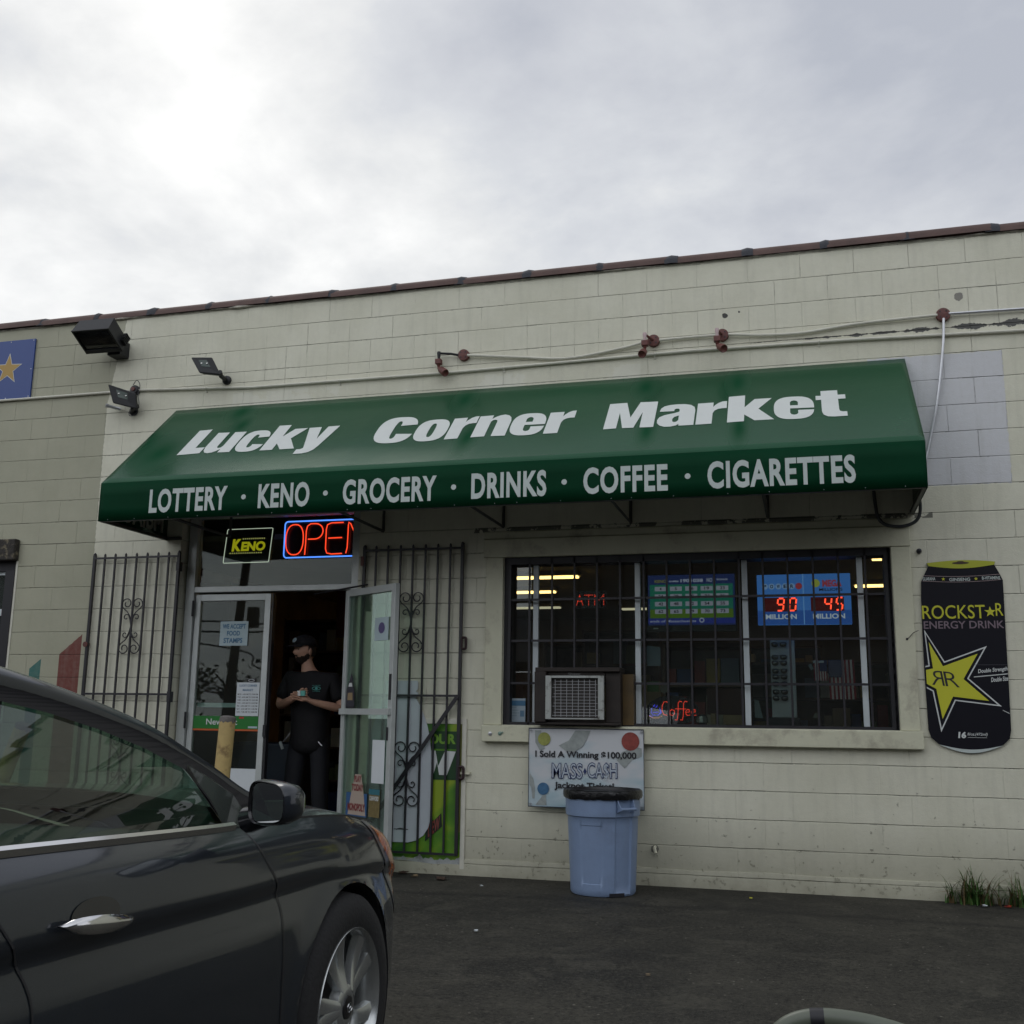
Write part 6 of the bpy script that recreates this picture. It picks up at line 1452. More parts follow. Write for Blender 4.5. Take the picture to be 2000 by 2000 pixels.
chains = [[(pelvis, (.125, .085)), (belly, (.125, .09)), (chest, (.15, .10)), (neck, (.062, .060)), (P(-.045, -.015, 1.62), (.052, .055)), (HC, (.05, .05))],
          [(chest, (.15, .10)), (shL, (.062, .06)), (elL, (.045, .042)), ((elL*.4+wrL*.6), (.036, .034)), (wrL, (.026, .019))], [(chest, (.15, .10)), (shR, (.062, .06)), (elR, (.045, .042)), ((elR*.4+wrR*.6), (.036, .034)), (wrR, (.026, .019))],
          [(pelvis, (.125, .085)), (hipL, (.085, .085)), (knL, (.056, .058)), (anL, (.036, .040)), (toL, (.036, .025))], [(pelvis, (.125, .085)), (hipR, (.085, .085)), (knR, (.056, .058)), (anR, (.036, .040)), (toR, (.036, .025))]]
body = skin('body', chains+handL+handR, skinm, pr, sub=2, extra=head)
# clothes
sh1, sh2 = elL*.80+shL*.20, elR*.80+shR*.20
skin('t_shirt', [[(P(.01, .0, .80), (.188, .138)), (P(.01, .0, .95), (.190, .140)), (P(.01, .0, 1.14), (.182, .134)), (chest, (.200, .138)), (P(-.01, .0, 1.515), (.10, .085)), (P(-.015, .0, 1.548), (.070, .066))], [(chest, (.19, .138)), (shL, (.082, .078)), (sh1, (.080, .074))], [(chest, (.19, .138)), (shR, (.082, .078)), (sh2, (.080, .074))]], blackc, pr)
skin('trousers', [[(P(.01, .01, 1.08), (.150, .118)), (pelvis, (.165, .125)), (hipL, (.098, .098)), (knL, (.080, .080)), (anL, (.070, .070))], [(pelvis, (.165, .125)), (hipR, (.098, .098)), (knR, (.080, .080)), (anR, (.070, .070))]], denim, pr)
for a, t_ in ((anL, toL), (anR, toR)): skin('shoe', [[(a+Vector((0, .02, -.045)), (.048, .042)), (t_, (.048, .032))]], M['dark'], pr)
# beard and hair as shells hugging the head
def shell(name, m_, test, off):
    rows = []; NA_, NB = 48, 40; keep = []
    for i in range(NB+1):
        ph = math.pi*i/NB; row = []
        for j in range(NA_+1):
            th = 2*math.pi*j/NA_; x = math.sin(ph)*math.cos(th); y = math.sin(ph)*math.sin(th); z = math.cos(ph); jaw = max(0, -z-.1)
            px_ = x*(.098+off)*(1-.10*jaw)+(.012*math.exp(-(y/.45)**2)*math.exp(-((z+.7)/.3)**2) if x > 0 else 0); py_ = y*(.077+off)*(1-.34*jaw**1.2)
            row.append(HC+HF*px_+HS*py_+Vector((0, 0, z*(.122+off*.8))))
        rows.append(row)
    def mk(i, j):
        ph = math.pi*(i+.5)/NB; th = 2*math.pi*(j+.5)/NA_; return test(math.sin(ph)*math.cos(th), math.sin(ph)*math.sin(th), math.cos(ph))
    MB().grid(rows, mask=mk).build(name, m_, pr, smooth=True, recalc=False, angle=180)
shell('beard', hairm, lambda x, y, z: (x > -.02 and z < -.55) or (abs(y) > .5 and -.12 < x < .16 and -.6 < z < .08) or (abs(y) > .3 and x > .1 and -.56 < z < -.50+.30*abs(y)*(1-x)) or (x > .5 and -.40 < z < -.30 and abs(y) < .34) or (x > .5 and .24 < abs(y) < .36 and -.6 < z < -.34), .004)
shell('hair', hairm, lambda x, y, z: (x < .15 and z > -.35 and z < .5) and not (abs(y) > .85 and z < .1 and x > -.25), .007)
shell('eyebrows', hairm, lambda x, y, z: x > .6 and .22 < z < .30 and .18 < abs(y) < .6, .011)
eyw = mat('eye_dark', (.02, .015, .012), .2)
b = MB()
for q in (-1, 1): b.lathe([(0, .004), (.008, .0), (.010, -.006)], HC+HF*.083+HS*q*.031+Vector((0, 0, .010)), HF, 10)
b.build('eyes', eyw, pr, smooth=True)
# cap with badge
rows = []
for i in range(9):
    ph = math.pi/2*i/8; rows.append([HC+Vector((0, 0, .045))+HF*(.108*math.sin(ph)*math.cos(t))+HS*(.088*math.sin(ph)*math.sin(t))+Vector((0, 0, .098*math.cos(ph)**.8 if ph < math.pi/2-.001 else 0)) for t in [2*math.pi*k/28 for k in range(29)]])
cap = MB().grid(rows)
br = []
for i in range(6):
    r_ = i/5; br.append([HC+Vector((0, 0, .046-.016*r_*r_))+HF*(.100*math.cos(t)+.085*r_*math.cos(t)**.7)+HS*(.086*math.sin(t)*(1-.12*r_)) for t in [R(-68+136*k/14) for k in range(15)]])
cap.grid(br); co_ = cap.build('cap', blackc, pr, smooth=True, recalc=False, angle=60); co_.modifiers.new('t', 'SOLIDIFY').thickness = .004
b = MB(); c = HC+HF*.108+Vector((0, 0, .092)); n_ = (HF*.9+Vector((0, 0, .35))).normalized(); u_ = HS if HS.dot(rt) > 0 else -HS; v_ = n_.cross(u_).normalized(); v_ = v_ if v_.z > 0 else -v_
b.poly([circle(0, 0, .034, .022, 16)], c, u_, v_); b.build('cap_badge', M['paperb'], co_)
b = MB(); put_text(b, 'A', c+n_*.002, u_, v_, (-.009, .009, -.010, .012), bold=.02); b.build('badge_letter', M['blueink'], co_)
# chest print, keys, box
b = MB(); O_ = P(.12, -.1365, 1.385); tq = mat('teal_print', (.05, .28, .25), .6)
b.poly([circle(0, 0, .042, .016, 20), circle(0, 0, .036, .011, 20)[::-1]], O_, FX, FZ); b.poly([circle(0, 0, .014, .010, 10)], O_, FX, FZ)
put_text(b, 'FULL THROTTLE', O_, FX, FZ, (-.038, .038, .021, .028), bold=.02); put_text(b, 'CUSTOM CO', O_, FX, FZ, (-.036, .036, -.028, -.021), bold=.02)
b.build('chest_print', tq, pr)
b = MB(); b.tube([P(-.120, -.115, 1.0), P(-.150, -.125, .955), P(-.178, -.13, .925)], .0035, 5); b.obox(P(-.188, -.133, .895), Vector((.012, 0, .004)), Vector((0, .003, 0)), Vector((-.014, 0, .032))); b.tube([P(.165, -.14, .93), P(.195, -.15, .905), P(.205, -.15, .90)], .005, 5)
b.build('keys', M['galv'], pr)
mb_ = thing('mint_box', 'small mint green and white box held in the man\'s hands', 'box', P(.04, -.27, 1.32))
b = MB(); b.obox(P(.055, -.278, 1.338), Vector((.040, -.008, 0)), Vector((.003, .014, 0)), Vector((0, -.002, .022))); b.build('carton', mat('mint_print', (.12, .42, .36), .5), mb_, bevel=.002)
b = MB(); b.obox(P(.035, -.286, 1.338), Vector((.014, -.003, 0)), Vector((.0015, .009, 0)), Vector((0, -.002, .0215))); b.build('white_panel', M['white'], mb_)
# ------------------------------------------------------------------ dark grey saloon, heading for the wall
CX, CY = 3.515, -5.04
car = thing('parked_car', 'dark grey metallic saloon car parked nose in at the left foreground', 'car', (CX, CY-1.4, 0))
def paint():
    m = bpy.data.materials.new('car_paint_grey'); m.use_nodes = True; t = m.node_tree; b = t.nodes['Principled BSDF']
    b.inputs['Base Color'].default_value = (.030, .032, .038, 1); b.inputs['Metallic'].default_value = .5; b.inputs['Roughness'].default_value = .42
    b.inputs['Coat Weight'].default_value = 1.0; b.inputs['Coat Roughness'].default_value = .035
    pos = N(t, 'ShaderNodeNewGeometry').outputs['Position']
    n = N(t, 'ShaderNodeTexNoise', inp={'Scale': 900.0, 'Detail': 1.0}); Lk(t, pos, n.inputs['Vector'])
    Lk(t, ramp(t, n.outputs[0], [(.4, (.009, .014, .022)), (.7, (.020, .027, .040))]), b.inputs['Base Color'])
    d = N(t, 'ShaderNodeTexNoise', inp={'Scale': 2.5, 'Detail': 7.0, 'Roughness': .65}); Lk(t, pos, d.inputs['Vector'])
    Lk(t, ramp(t, d.outputs[0], [(.4, (.03,)*3), (.75, (.16,)*3)]), b.inputs['Coat Roughness'])
    return m
M['paint'] = paint()
M['carglass'] = glass('car_side_glass', (.34, .47, .40), dirt=.012)
M['windscreen'] = glass('car_windscreen', (.50, .62, .55), dirt=.012)
M['surround'] = mat('matt_black_surround', (.008, .008, .009), .75, spec=.15)
M['chrome'] = mat('chrome', (.75, .75, .76), .12, metal=1.0)
M['trimblk'] = mat('gloss_black_trim', (.008, .008, .010), .25, coat=.4)
M['rubber'] = mat('tyre_rubber', (.012, .012, .013), .8, bump=.3, bscale=80)
M['alloy'] = mat('alloy_wheel', (.50, .52, .52), .26, metal=.85)
M['cabin'] = mat('cabin_plastic', (.020, .021, .023), .7); M['beige'] = mat('beige_cabin_trim', (.30, .29, .24), .8)
M['seat'] = mat('seat_cloth', (.16, .155, .13), .9, bump=.3, bscale=120)
plan = [(.945, 0), (.935, .25), (.905, .46), (.86, .61), (.78, .725), (.66, .795), (.50, .85), (.30, .893), (.05, .912), (-.35, .908), (-.9, .914), (-1.6, .918), (-2.3, .916), (-2.8, .912), (-3.1, .89), (-3.4, .84), (-3.62, .76), (-3.76, .62), (-3.82, .42), (-3.84, 0)]
# dense resample of the plan outline (half)
pl_ = [Vector((a, b_, 0)) for a, b_ in plan]; dense = cat(pl_, 26)
dd_ = [0]
for a, b_ in zip(dense, dense[1:]): dd_.append(dd_[-1]+(b_-a).length)
NCOL = 340; cols = []
for k in range(NCOL+1):
    s = dd_[-1]*k/NCOL; i = max(j for j in range(len(dd_)) if dd_[j] <= s+1e-9); i = min(i, len(dense)-2)
    t = (s-dd_[i])/max(1e-9, dd_[i+1]-dd_[i]); p = dense[i].lerp(dense[i+1], t); q = (dense[i+1]-dense[i]).normalized()
    cols.append((p.x, max(0, p.y), Vector((-q.y, q.x, 0)) if False else Vector((q.y, -q.x, 0))))
ZS = [(.945, .615), (.90, .655), (.82, .705), (.72, .745), (.60, .785), (.47, .825), (.25, .862), (.08, .885), (-.15, .900), (-.38, .907), (-.66, .912), (-1.0, .924), (-1.45, .941), (-2.0, .958), (-2.6, .975), (-3.0, .985), (-3.4, .975), (-3.84, .93)]
zsh = lambda l: smooth_tab(ZS, l)
ZB = [(.945, .20), (.6, .19), (0, .19), (-2.8, .20), (-3.84, .28)]
INW = [(0, .075), (.06, .030), (.14, .008), (.30, .004), (.42, .003), (.52, .003), (.62, .008), (.70, .018), (.750, .024), (.785, .010), (.86, .018), (.94, .040), (1.0, .085)]
NR = 44; ARCH = .358; WB = -2.795; HZ = .335
def side_pt(l, w_, n_, t, sx=1):
    zb, zt_ = lerp_tab(ZB, l), zsh(l); z = zb+(zt_-zb)*t; inw = smooth_tab(INW, t)
    # flare round the wheel arches
    for ac_ in (0, WB):
        d = math.hypot(l-ac_, z-HZ)
        if z < .75: inw -= .012*math.exp(-((d-ARCH)/.05)**2)
    p = Vector((l, w_, 0))-n_*inw
    return p.x, max(0, p.y), z
def wpt(l, w_, z, sx): return Vector((CX+sx*w_, CY+l, z))
def gshift(z): # slant of the door gaps near the shoulder
    t = min(1, max(0, (z-.66)/.26)); return -.135*t*t*(3-2*t)
GAP1, GAP2, GAP3 = -.435, -1.430, -2.42
def surf(l, z, sx, off=0.0):
    """point on the body side at length l, height z"""
    k = min(range(len(cols)), key=lambda i: abs(cols[i][0]-l)+(0 if cols[i][1] > .3 else 1)); c = cols[k]
    zb, zt_ = lerp_tab(ZB, l), zsh(l); t = (z-zb)/(zt_-zb); w_ = smooth_tab([(a, b_) for a, b_ in plan], l)
    x, y, _ = side_pt(l, w_, c[2], min(1, max(0, t)))
    return wpt(l, y+off, z, sx)
def build_side(sx):
    P_ = []
    for i in range(NR+1):
        t = i/NR; row = []
        for (l, w_, n_) in cols:
            zb, zt_ = lerp_tab(ZB, l), zsh(l); z = zb+(zt_-zb)*t
            m_ = max(0, min(1, (l+2.9)/.4))*max(0, min(1, (-.05-l)/.35))
            l2 = l+gshift(z)*m_
            x, y, z2 = side_pt(l2, w_ if abs(l2-l) < 1e-6 else smooth_tab([(a, b_) for a, b_ in plan], l2), n_, t)
            row.append([x, y, z2, l])
        P_.append(row)
    # wheel arches: drop faces inside, pull rim vertices to the circle
    inside = lambda p: any(math.hypot(p[0]-a, p[2]-HZ) < ARCH for a in (0, WB)) and p[1] > .6
    def ok(i, j): return not all(ins[a][b_] for a, b_ in ((i, j), (i+1, j), (i, j+1), (i+1, j+1)))
    ins = [[inside(p) for p in r] for r in P_]
    for i in range(NR+1):
        for j in range(NCOL+1):
            if ins[i][j]:
                p = P_[i][j]; a = 0 if abs(p[0]) < 1 else WB; dx, dz = p[0]-a, p[2]-HZ; d = math.hypot(dx, dz)
                if d > 1e-4: p[0] = a+dx/d*ARCH; p[2] = HZ+dz/d*ARCH
                if p[2] < .19: p[2] = .19
    Wp = [[wpt(p[0], p[1], p[2], sx) for p in r] for r in P_]
    def section(test):
        return MB().grid(Wp, flip=(sx > 0), mask=lambda i, j: ok(i, j) and test(P_[i][j][3]))
    out = {}
    out['fender'] = section(lambda l: l > GAP1); out['door_f'] = section(lambda l: GAP2 < l <= GAP1); out['door_r'] = section(lambda l: GAP3 < l <= GAP2); out['quarter'] = section(lambda l: l <= GAP3)
    return out
body_mb = MB()
door_objs = {}
for sx in (1, -1):
    S_ = build_side(sx)
    for k in ('fender', 'quarter'): body_mb.add(S_[k].v, S_[k].f)
    door_objs[sx] = (S_['door_f'].build('front_door', M['paint'], car, smooth=True, recalc=False, angle=60), S_['door_r'].build('rear_door', M['paint'], car, smooth=True, recalc=False, angle=60))
# bonnet, boot lid
def wtop(l): return max(.02, smooth_tab(plan, l)-.085)
def deck(l0, l1, nl, crown, zfun=None):
    rows = []
    for i in range(nl+1):
        l = l0+(l1-l0)*i/nl; we = wtop(l); row = []
        for j in range(33):
            q = -1+2*j/32; z = zsh(l)+crown(l)*(1-abs(q)**2.6); row.append(wpt(l, we*q, z-.0, 1))
        rows.append(row)
    return rows
hood = MB().grid(deck(.90, -.42, 50, lambda l: .075*min(1, (.93-l)/.5)))
hood.build('bonnet', M['paint'], car, smooth=True, recalc=False, angle=60)
body_mb.grid(deck(-3.15, -3.82, 24, lambda l: .05))
# rails of the greenhouse
RAIL = [(-.18, .700, .935), (-.30, .672, .985), (-.42, .652, 1.045), (-.54, .642, 1.095), (-.70, .636, 1.155), (-.93, .630, 1.215), (-1.11, .624, 1.255), (-1.30, .618, 1.290), (-1.6, .612, 1.325), (-2.0, .610, 1.342), (-2.4, .613, 1.318), (-2.75, .625, 1.25), (-3.02, .650, 1.155), (-3.22, .68, 1.07), (-3.40, .71, .995)]
rw = lambda l: smooth_tab([(a, b_) for a, b_, c in RAIL], l); rz = lambda l: smooth_tab([(a, c) for a, b_, c in RAIL], l)
def cab(l, z, sx, off=0):
    zb = zsh(l)-.004; zt_ = max(rz(l), zb+.01); q = (z-zb)/(zt_-zb); wb_ = smooth_tab(plan, l)-.083
    w_ = wb_+(rw(l)-wb_)*q+.018*math.sin(math.pi*min(1, max(0, q))); return wpt(l, w_+off, z, sx)
front_glass = [(-.640, .925), (-.655, .985), (-.690, 1.060)]+[(l, z) for l, z in ((-.84, 1.118), (-1.0, 1.163), (-1.17, 1.200), (-1.35, 1.228), (-1.56, 1.248))]+[(-1.535, 1.10), (-1.49, .955)]
rear_glass = [(-1.60, .958), (-1.645, 1.11), (-1.66, 1.255), (-1.9, 1.268), (-2.2, 1.262), (-2.42, 1.235), (-2.40, 1.10), (-2.36, .985)]
quarter_glass = [(-2.44, .990), (-2.48, 1.10), (-2.50, 1.215), (-2.70, 1.165), (-2.90, 1.085), (-3.0, 1.015)]
def refine(poly, d=.03):
    out = []
    for i in range(len(poly)):
        a, c = Vector(poly[i]), Vector(poly[(i+1) % len(poly)]); n_ = max(1, int((c-a).length/d))
        for k in range(n_): out.append(tuple(a.lerp(c, k/n_)))
    return out
def inset2(poly, d):
    ar = sum(poly[i][0]*poly[(i+1) % len(poly)][1]-poly[(i+1) % len(poly)][0]*poly[i][1] for i in range(len(poly)))
    return inset(poly if ar > 0 else poly[::-1], d)
for sx in (1, -1):
    outerl = [(l, zsh(l)-.004) for l in [-.18-(3.22)*k/70 for k in range(71)]]+[(l, rz(l)) for l in [-3.40+(3.22)*k/90 for k in range(91)]]
    loops = [outerl]+[refine(g_) for g_ in (front_glass, rear_glass, quarter_glass)]
    flat = [p for lp in loops for p in lp]; tris = tessellate_polygon([[Vector((p[0], p[1], 0)) for p in lp] for lp in loops])
    MB().add([cab(p[0], p[1], sx) for p in flat], [tuple(t) for t in tris]).build('window_surround', M['surround'], car, recalc=False)
    for g_, nm in ((front_glass, 'front_side_window'), (rear_glass, 'rear_side_window'), (quarter_glass, 'quarter_window')):
        g2 = refine(inset2(g_, -.004)); t2 = tessellate_polygon([[Vector((p[0], p[1], 0)) for p in g2]])
        MB().add([cab(p[0], p[1], sx, -.006) for p in g2], [tuple(t) for t in t2]).build(nm, M['carglass'], car, smooth=True, recalc=False)
    # chrome strip along the waist, body coloured arc over the windows
    rows = []
    for off, dz in ((.000, -.012), (.011, -.010), (.013, .004), (.004, .011)):
        rows.append([cab(l, zsh(l)+.003, sx, off)+Vector((0, 0, dz)) for l in [-.60-2.42*k/60 for k in range(61)]])
    MB().grid(rows).build('waist_chrome', M['chrome'], car, smooth=True)
    # roof rail panel: painted strip above the windows from bonnet to boot
    rows = []
    for q, off, dz in ((0, .016, -.034), (1, .018, -.014), (2, .009, .004), (3, -.02, .017), (4, -.055, .024)):
        rows.append([wpt(l, rw(l)+off, rz(l)+dz, sx) for l in [-.18-3.22*k/90 for k in range(91)]])
    MB().grid(rows).build('roof_rail', M['paint'], car, smooth=True, recalc=False)
# roof
rows = []
for i in range(41):
    l = -1.22-1.36*i/40; row = []
    for j in range(25):
        q = -1+2*j/24; row.append(wpt(l, (rw(l)-.055)*q, rz(l)+.022+.075*(1-abs(q)**2.2), 1))
    rows.append(row)
body_mb.grid(rows)
body_mb.build('body', M['paint'], car, smooth=True, recalc=False, angle=60)
def screen(l0, l1, lc0, lc1, zc0, zc1, name):
    rows = []
    for i in range(21):
        a = i/20; l = l0+(l1-l0)*a; we = rw(l)-.055; zr = rz(l)+.022; lc = lc0+(lc1-lc0)*a; zc_ = zc0+(zc1-zc0)*a**.9; row = []
        for j in range(25):
            q = -1+2*j/24; k = 1-abs(q)**2.2; row.append(wpt(l+(lc-l)*k, we*q, zr+(zc_-zr)*k, 1))
        rows.append(row)
    MB().grid(rows).build(name, M['windscreen'], car, smooth=True, recalc=False)
screen(-.20, -1.22, -.10, -1.22, .965, rz(-1.22)+.097, 'windscreen')
screen(-3.38, -2.58, -3.30, -2.58, 1.02, rz(-2.58)+.097, 'rear_screen')
b = MB(); b.grid([[wpt(-.20-.02*0, q*.72, .955, 1), ] * 1+[wpt(-.42, q*.78, .93, 1)] for q in (-1, -.5, 0, .5, 1)]); b.build('cowl', M['cabin'], car)
# seams
def ribbon(pts, w_=.005, name='panel_gap', m_=None):
    mb = MB(); r1, r2 = [], []
    for i, p in enumerate(pts):
        t = (pts[min(i+1, len(pts)-1)]-pts[max(i-1, 0)]).normalized(); n_ = Vector((1 if p.x > CX else -1, 0, 0)); s = t.cross(n_).normalized()*w_/2; r1.append(p+s); r2.append(p-s)
    mb.grid([r1, r2]); return mb.build(name, m_ or M['dark'], car, recalc=False)
for sx in (1, -1):
    for g_ in (GAP1, GAP2, GAP3):
        zt_ = zsh(g_)-.002; pts = []
        for k in range(40):
            z = .20+(zt_-.20)*k/39; pts.append(surf(g_+gshift(z), z, sx, .0025))
        ribbon(pts)
    ribbon([surf(l, .225, sx, .003) for l in [-.44-1.98*k/40 for k in range(41)]])
    ribbon([wpt(l, wtop(l)+.004, zsh(l)+.002, sx) for l in [.42-.86*k/30 for k in range(31)]], .006)
# handles
for sx in (1, -1):
    for g_, do in ((GAP2, door_objs[sx][0]), (GAP3, door_objs[sx][1])):
        zc_ = .793+(.02 if g_ == GAP3 else 0); l0 = g_+.045
        q = [surf(l0+.125+.078*math.cos(t), zc_+.014+.032*math.sin(t), sx, .0025) for t in [2*math.pi*k/24 for k in range(24)]]
        b = MB(); c = surf(l0+.125, zc_+.014, sx, .0025); b.add(q+[c], [(k, (k+1) % 24, 24) for k in range(24)]); b.build('handle_cup', M['trimblk'], do)
        b = MB(); rows = []
        for i in range(13):
            s = i/12; l = l0+.225*s; hgt = (.022-.010*s)*math.sin(math.pi*min(1, max(0, s)))**.45+.0005; out = .012+.028*math.sin(math.pi*s)**.6; row = []
            c = surf(l, zc_+.012-.022*s, sx, out)
            for k in range(10):
                a = 2*math.pi*k/9; row.append(c+Vector((sx*.008*math.cos(a), 0, hgt*math.sin(a))))
            rows.append(row)
        b.grid(rows).build('handle', M['chrome'], do, smooth=True)
# lamps at the front corners
lampm = glass('headlamp_lens', (.85, .86, .86), dirt=.03, k=.6); amber = mat('amber_lens', (.75, .20, .02), .25, coat=.5, var=.2, vscale=60); lampin = mat('lamp_inner', (.30, .31, .32), .3, metal=.6)
for sx in (1, -1):
    def lpt(c, t, off): 
        l, w_, n_ = c; x, y, z = side_pt(l, w_, n_, t); p = Vector((x, y, 0))+n_*off; return wpt(p.x, p.y, z+off*.5, sx)
    sel = [c for c in cols if .20 < c[0] < .905]; sel = sel[::-1]
    def tl(l): s = min(1, max(0, (l-.26)/.50)); return .985-.52*s**.6
    def trow(f_, off): return [lpt(c, tl(c[0])+(.998-tl(c[0]))*f_, off) for c in sel if c[0] > .26]
    MB().grid([trow(k/8, .0065) for k in range(9)]).build('headlight', lampm, car, smooth=True, recalc=False)
    MB().grid([trow(k/8, .002) for k in range(9)]).build('headlight_bowl', lampin, car, smooth=True, recalc=False)
    sa = [c for c in sel if .30 < c[0] < .78]
    MB().grid([[lpt(c, tl(c[0])+(.998-tl(c[0]))*(.30+.55*k/5), .0045) for c in sa] for k in range(6)]).build('side_marker', amber, car, smooth=True, recalc=False)
# grille and lower intake, number plate holder (front face), rear lamps
b = MB()
b.grid([[wpt(smooth_tab([(w2, l2) for l2, w2 in plan if l2 > .6], abs(q)*.42)+.004-.0, q*.42, z, 1) for q in [k/10 for k in range(-10, 11)]] for z in (.44, .60)]); b.build('grille', M['trimblk'], car)
b = MB(); b.grid([[wpt(smooth_tab([(w2, l2) for l2, w2 in plan if l2 > .6], abs(q)*.5)-.012, q*.5, z, 1) for q in [k/10 for k in range(-10, 11)]] for z in (.29, .36)]); b.build('lower_intake', M['trimblk'], car)
for k in range(4):
    b = MB(); b.tube([wpt(smooth_tab([(w2, l2) for l2, w2 in plan if l2 > .6], abs(q)*.41)+.006, q*.41, .462+k*.038, 1) for q in [j/10 for j in range(-10, 11)]], .006, 5); b.build('grille_bar', M['chrome'], car)
for sx in (1, -1):
    sel = [c for c in cols if -3.83 < c[0] < -3.35 and c[1] > .3]
    MB().grid([[wpt(*(lambda q: (q[0], q[1], q[2]))(side_pt(c[0], c[1], c[2], t)), sx)+Vector((sx*.004, -.004, 0)) for c in sel] for t in (.68, .76, .84, .92, .98)]).build('tail_light', mat('tail_red', (.25, .01, .01), .2) if 'tail_red' not in bpy.data.materials else bpy.data.materials['tail_red'], car, recalc=False)
# underbody, arch liners, cabin
b = MB(); b.box(CX-.72, CX+.72, CY-3.5, CY+.55, .20, .24); b.box(CX-.52, CX+.52, CY-3.4, CY+.68, .24, .60)
b.build('underbody', M['cabin'], car)
for sx in (1, -1):
    for a in (0, WB):
        rows = []
        for w_ in (.905, .55):
            rows.append([wpt(a+(ARCH-.002)*math.cos(t), w_-(.006 if w_ > .9 else 0), HZ+(ARCH-.002)*math.sin(t), sx) for t in [R(-25+230*k/30) for k in range(31)]])
        b = MB().grid(rows); b.add([wpt(a+ARCH*math.cos(t), .55, HZ+ARCH*math.sin(t), sx) for t in [R(-25+230*k/30) for k in range(31)]], [tuple(range(31))]); b.build('wheel_arch_liner', M['cabin'], car)
b = MB(); b.box(CX-.70, CX+.70, CY-.98, CY-.42, .62, .88); b.build('dashboard', M['cabin'], car, bevel=.05, seg=3, smooth=True)
b = MB(); b.box(CX-.78, CX+.78, CY-3.3, CY-.30, .24, .42); b.box(CX-.80, CX-.74, CY-2.5, CY-.5, .4, .86).box(CX+.74, CX+.80, CY-2.5, CY-.5, .4, .86); b.box(CX-.12, CX+.12, CY-1.7, CY-.7, .4, .62); b.build('cabin_lining', M['beige'], car)
for x, l in ((-.38, -1.45), (.38, -1.45)):
    b = MB(); b.obox((CX+x, CY+l+.25, .50), (.25, 0, 0), (0, .27, .02), (0, 0, .07)); b.obox((CX+x, CY+l-.13, .84), (.23, 0, 0), (0, .06, .015), (0, -.08, .30)); b.obox((CX+x, CY+l-.20, 1.19), (.12, 0, 0), (0, .04, 0), (0, -.01, .075)); b.tube([(CX+x-.06, CY+l-.18, 1.08), (CX+x-.06, CY+l-.2, 1.18)], .008, 6).tube([(CX+x+.06, CY+l-.18, 1.08), (CX+x+.06, CY+l-.2, 1.18)], .008, 6)
    b.build('seat', M['seat'], car, bevel=.03, seg=3, smooth=True)
b = MB(); b.obox((CX, CY-2.35, .50), (.62, 0, 0), (0, .26, .02), (0, 0, .08)); b.obox((CX, CY-2.68, .82), (.62, 0, 0), (0, .07, 0), (0, -.08, .30)); b.build('rear_seat', M['seat'], car, bevel=.03, seg=3, smooth=True)
b = MB(); c = Vector((CX-.37, CY-.98, .86)); ax_ = Vector((0, -.92, .38)).normalized(); u = Vector((1, 0, 0)); v = ax_.cross(u)
b.tube([c+.185*(math.cos(t)*u+math.sin(t)*v) for t in [2*math.pi*k/32 for k in range(32)]], .015, 8, closed=True)
for a in (180, 0, 270): b.tube([c, c+.18*(math.cos(R(a))*u+math.sin(R(a))*v)], .014, 6)
b.lathe([(.05, -.02), (.055, .01), (0, .02)], c, ax_, 12); b.tube([c, c-ax_*.3], .03, 8); b.build('steering_wheel', M['trimblk'], car, smooth=True)
b = MB(); b.obox((CX, CY-1.20, 1.20), (.12, 0, 0), (0, .02, 0), (0, 0, .035)); b.tube([(CX, CY-1.19, 1.22), (CX, CY-1.15, 1.29)], .008, 6); b.build('rear_view_mirror', M['cabin'], car, bevel=.01)
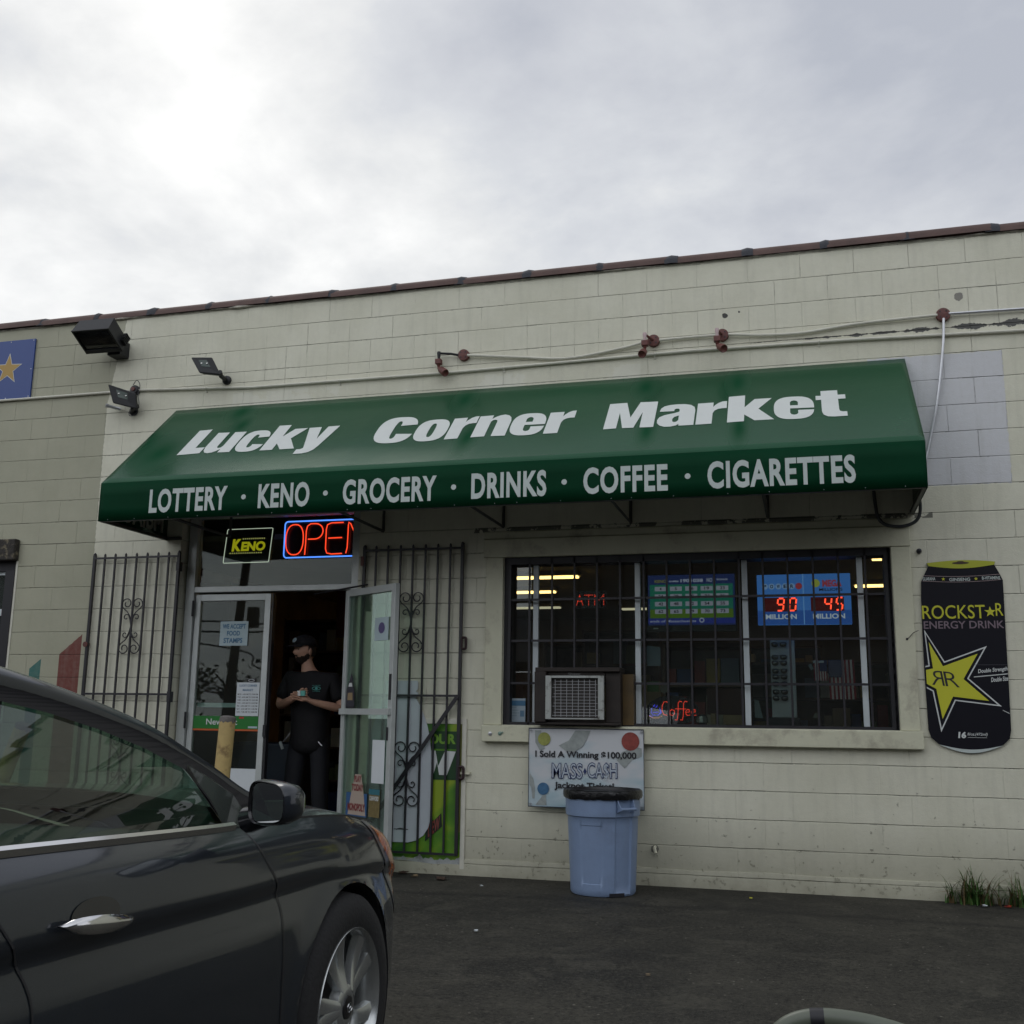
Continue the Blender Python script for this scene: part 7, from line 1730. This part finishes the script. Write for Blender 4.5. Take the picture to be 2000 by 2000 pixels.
# door mirrors
for sx in (1, -1):
    mc = Vector((CX+sx*1.012, CY-.775, .990)); yawm = R(-26)*sx     # faces backwards, slightly towards the driver
    f = Vector((math.sin(yawm), -math.cos(yawm), 0)).normalized(); s = Vector((-f.y, f.x, 0))*1; 
    if s.x*sx < 0: s = -s      # s points outboard
    A_, B_ = .074, .052
    def se(a, k=1.0, e=.55): c_, s_ = math.cos(a), math.sin(a); return s*A_*k*math.copysign(abs(c_)**e, c_)*(1.0)+Vector((0, 0, 1))*(B_*k*math.copysign(abs(s_)**e, s_)*(1-.10*math.copysign(abs(c_)**e, c_)))
    rows = []
    for d, k in ((.0, .90), (.004, .97), (-.010, 1.03), (-.032, 1.02), (-.058, .90), (-.076, .66), (-.086, .35), (-.088, 0)):
        rows.append([mc+f*d+se(2*math.pi*q/36, k)+s*(.006*(1-k)) for q in range(37)])
    mo = MB().grid(rows[1:]).build('door_mirror', M['paint'], car, smooth=True, recalc=False, angle=70)
    MB().grid([[mc+f*-.004+se(2*math.pi*q/36, .90) for q in range(37)], [mc+f*.0045+se(2*math.pi*q/36, .945) for q in range(37)], [mc+f*.002+se(2*math.pi*q/36, .985) for q in range(37)]]).build('mirror_rim', M['trimblk'], mo, smooth=True, recalc=False)
    b = MB(); b.add([mc+f*-.002+se(2*math.pi*q/36, .88) for q in range(36)], [tuple(range(36))]); b.build('mirror_glass', mat('mirror_silver', (.42, .44, .45), .02, metal=1.0) if 'mirror_silver' not in bpy.data.materials else bpy.data.materials['mirror_silver'], mo)
    b = MB(); b.lathe([(0, .004), (.014, .001), (.017, -.01)], mc+s*A_*.98-f*.045+Vector((0, 0, .012)), (s*.8-f*.6), 10); b.build('indicator', lampm, mo, smooth=True)
    b = MB(); b.tube([mc-s*.075-f*.06-Vector((0, 0, .035)), mc-s*.15-f*.055-Vector((0, 0, .052))], [.028, .034], 10); b.build('mirror_arm', M['trimblk'], mo, smooth=True)
    MB().add([cab(-.50, .905, sx, .004), cab(-.645, .912, sx, .004), cab(-.69, 1.055, sx, .004), cab(-.655, 1.07, sx, .004), cab(-.56, 1.03, sx, .004), cab(-.50, .985, sx, .004)], [(0, 1, 2, 3, 4, 5)]).build('mirror_sail', M['trimblk'], car, recalc=False)
# wheels
def wheel(l, sx, src=None):
    c = Vector((CX+sx*.885, CY+l, HZ))
    A = Vector((sx, 0, 0))
    tyre = MB().lathe([(.225, .030), (.238, .036), (.270, .038), (.305, .030), (.323, .012), (.329, -.02), (.331, -.10), (.329, -.17), (.320, -.19), (.24, -.20), (.225, -.19)], c, A, 64, caps=False)
    for k in (-.045, -.10, -.145): pass
    to = tyre.build('wheel', M['rubber'], car, smooth=True, angle=35)
    rim = MB(); rim.lathe([(.212, -.15), (.205, -.05), (.212, .020), (.226, .036), (.2275, .034), (.2255, -.19), (.205, -.16)], c, A, 64, caps=False)
    # dish seen between the spokes
    for k in range(5):
        a0 = R(90+72*k+14)
        for sg_, wa, wb_ in ((-1, .032, .026), (1, .032, .026)):
            rws = []
            for i in range(9):
                s = i/8; r_ = .052+.160*s; tw = R(sg_*(7+11*s-4*s*s)+10*s*s); h = .026-.030*math.sin(math.pi*s*.9)*.6-.006+.0*s; wd2 = (.020+.012*s)
                dr = Vector((0, math.cos(a0+tw), math.sin(a0+tw))); tg = Vector((0, -math.sin(a0+tw), math.cos(a0+tw)))
                rws.append([c+dr*r_-tg*wd2+A*(h-.022), c+dr*r_-tg*wd2*.85+A*h, c+dr*r_+tg*wd2*.2*sg_+A*(h+.006), c+dr*r_+tg*wd2*.85+A*h, c+dr*r_+tg*wd2+A*(h-.022)])
            rim.grid(rws)
    rim.lathe([(.070, -.01), (.064, .018), (.045, .026), (.034, .024)], c, A, 24, caps=False)
    rim.build('rim', M['alloy'], to, smooth=True, angle=50)
    MB().lathe([(.20, -.075), (.06, -.07), (0, -.07)], c, A, 32).build('brake_disc', mat('brake_dark', (.04, .04, .042), .5, metal=.5) if 'brake_dark' not in bpy.data.materials else bpy.data.materials['brake_dark'], to)
    hc = MB().lathe([(.034, .022), (.033, .028), (.015, .031), (0, .0315)], c, A, 24); hc.build('hub_cap', M['trimblk'], to, smooth=True)
    lg = MB(); e = [c+A*.0325+Vector((0, sx*.018*math.cos(t), .012*math.sin(t))) for t in [2*math.pi*k/16 for k in range(16)]]; lg.tube(e, .0016, 4, closed=True)
    lg.tube([c+A*.033+Vector((0, sx*-.008, -.008)), c+A*.033+Vector((0, sx*-.004, .009))], .0016, 4); lg.tube([c+A*.033+Vector((0, sx*.004, -.009)), c+A*.033+Vector((0, sx*.008, .008))], .0016, 4); lg.tube([c+A*.033+Vector((0, sx*-.006, -.002)), c+A*.033+Vector((0, sx*.006, .002))], .0016, 4)
    lg.build('emblem', M['chrome'], to)
for sx in (1, -1):
    for l in (0, WB): wheel(l, sx)
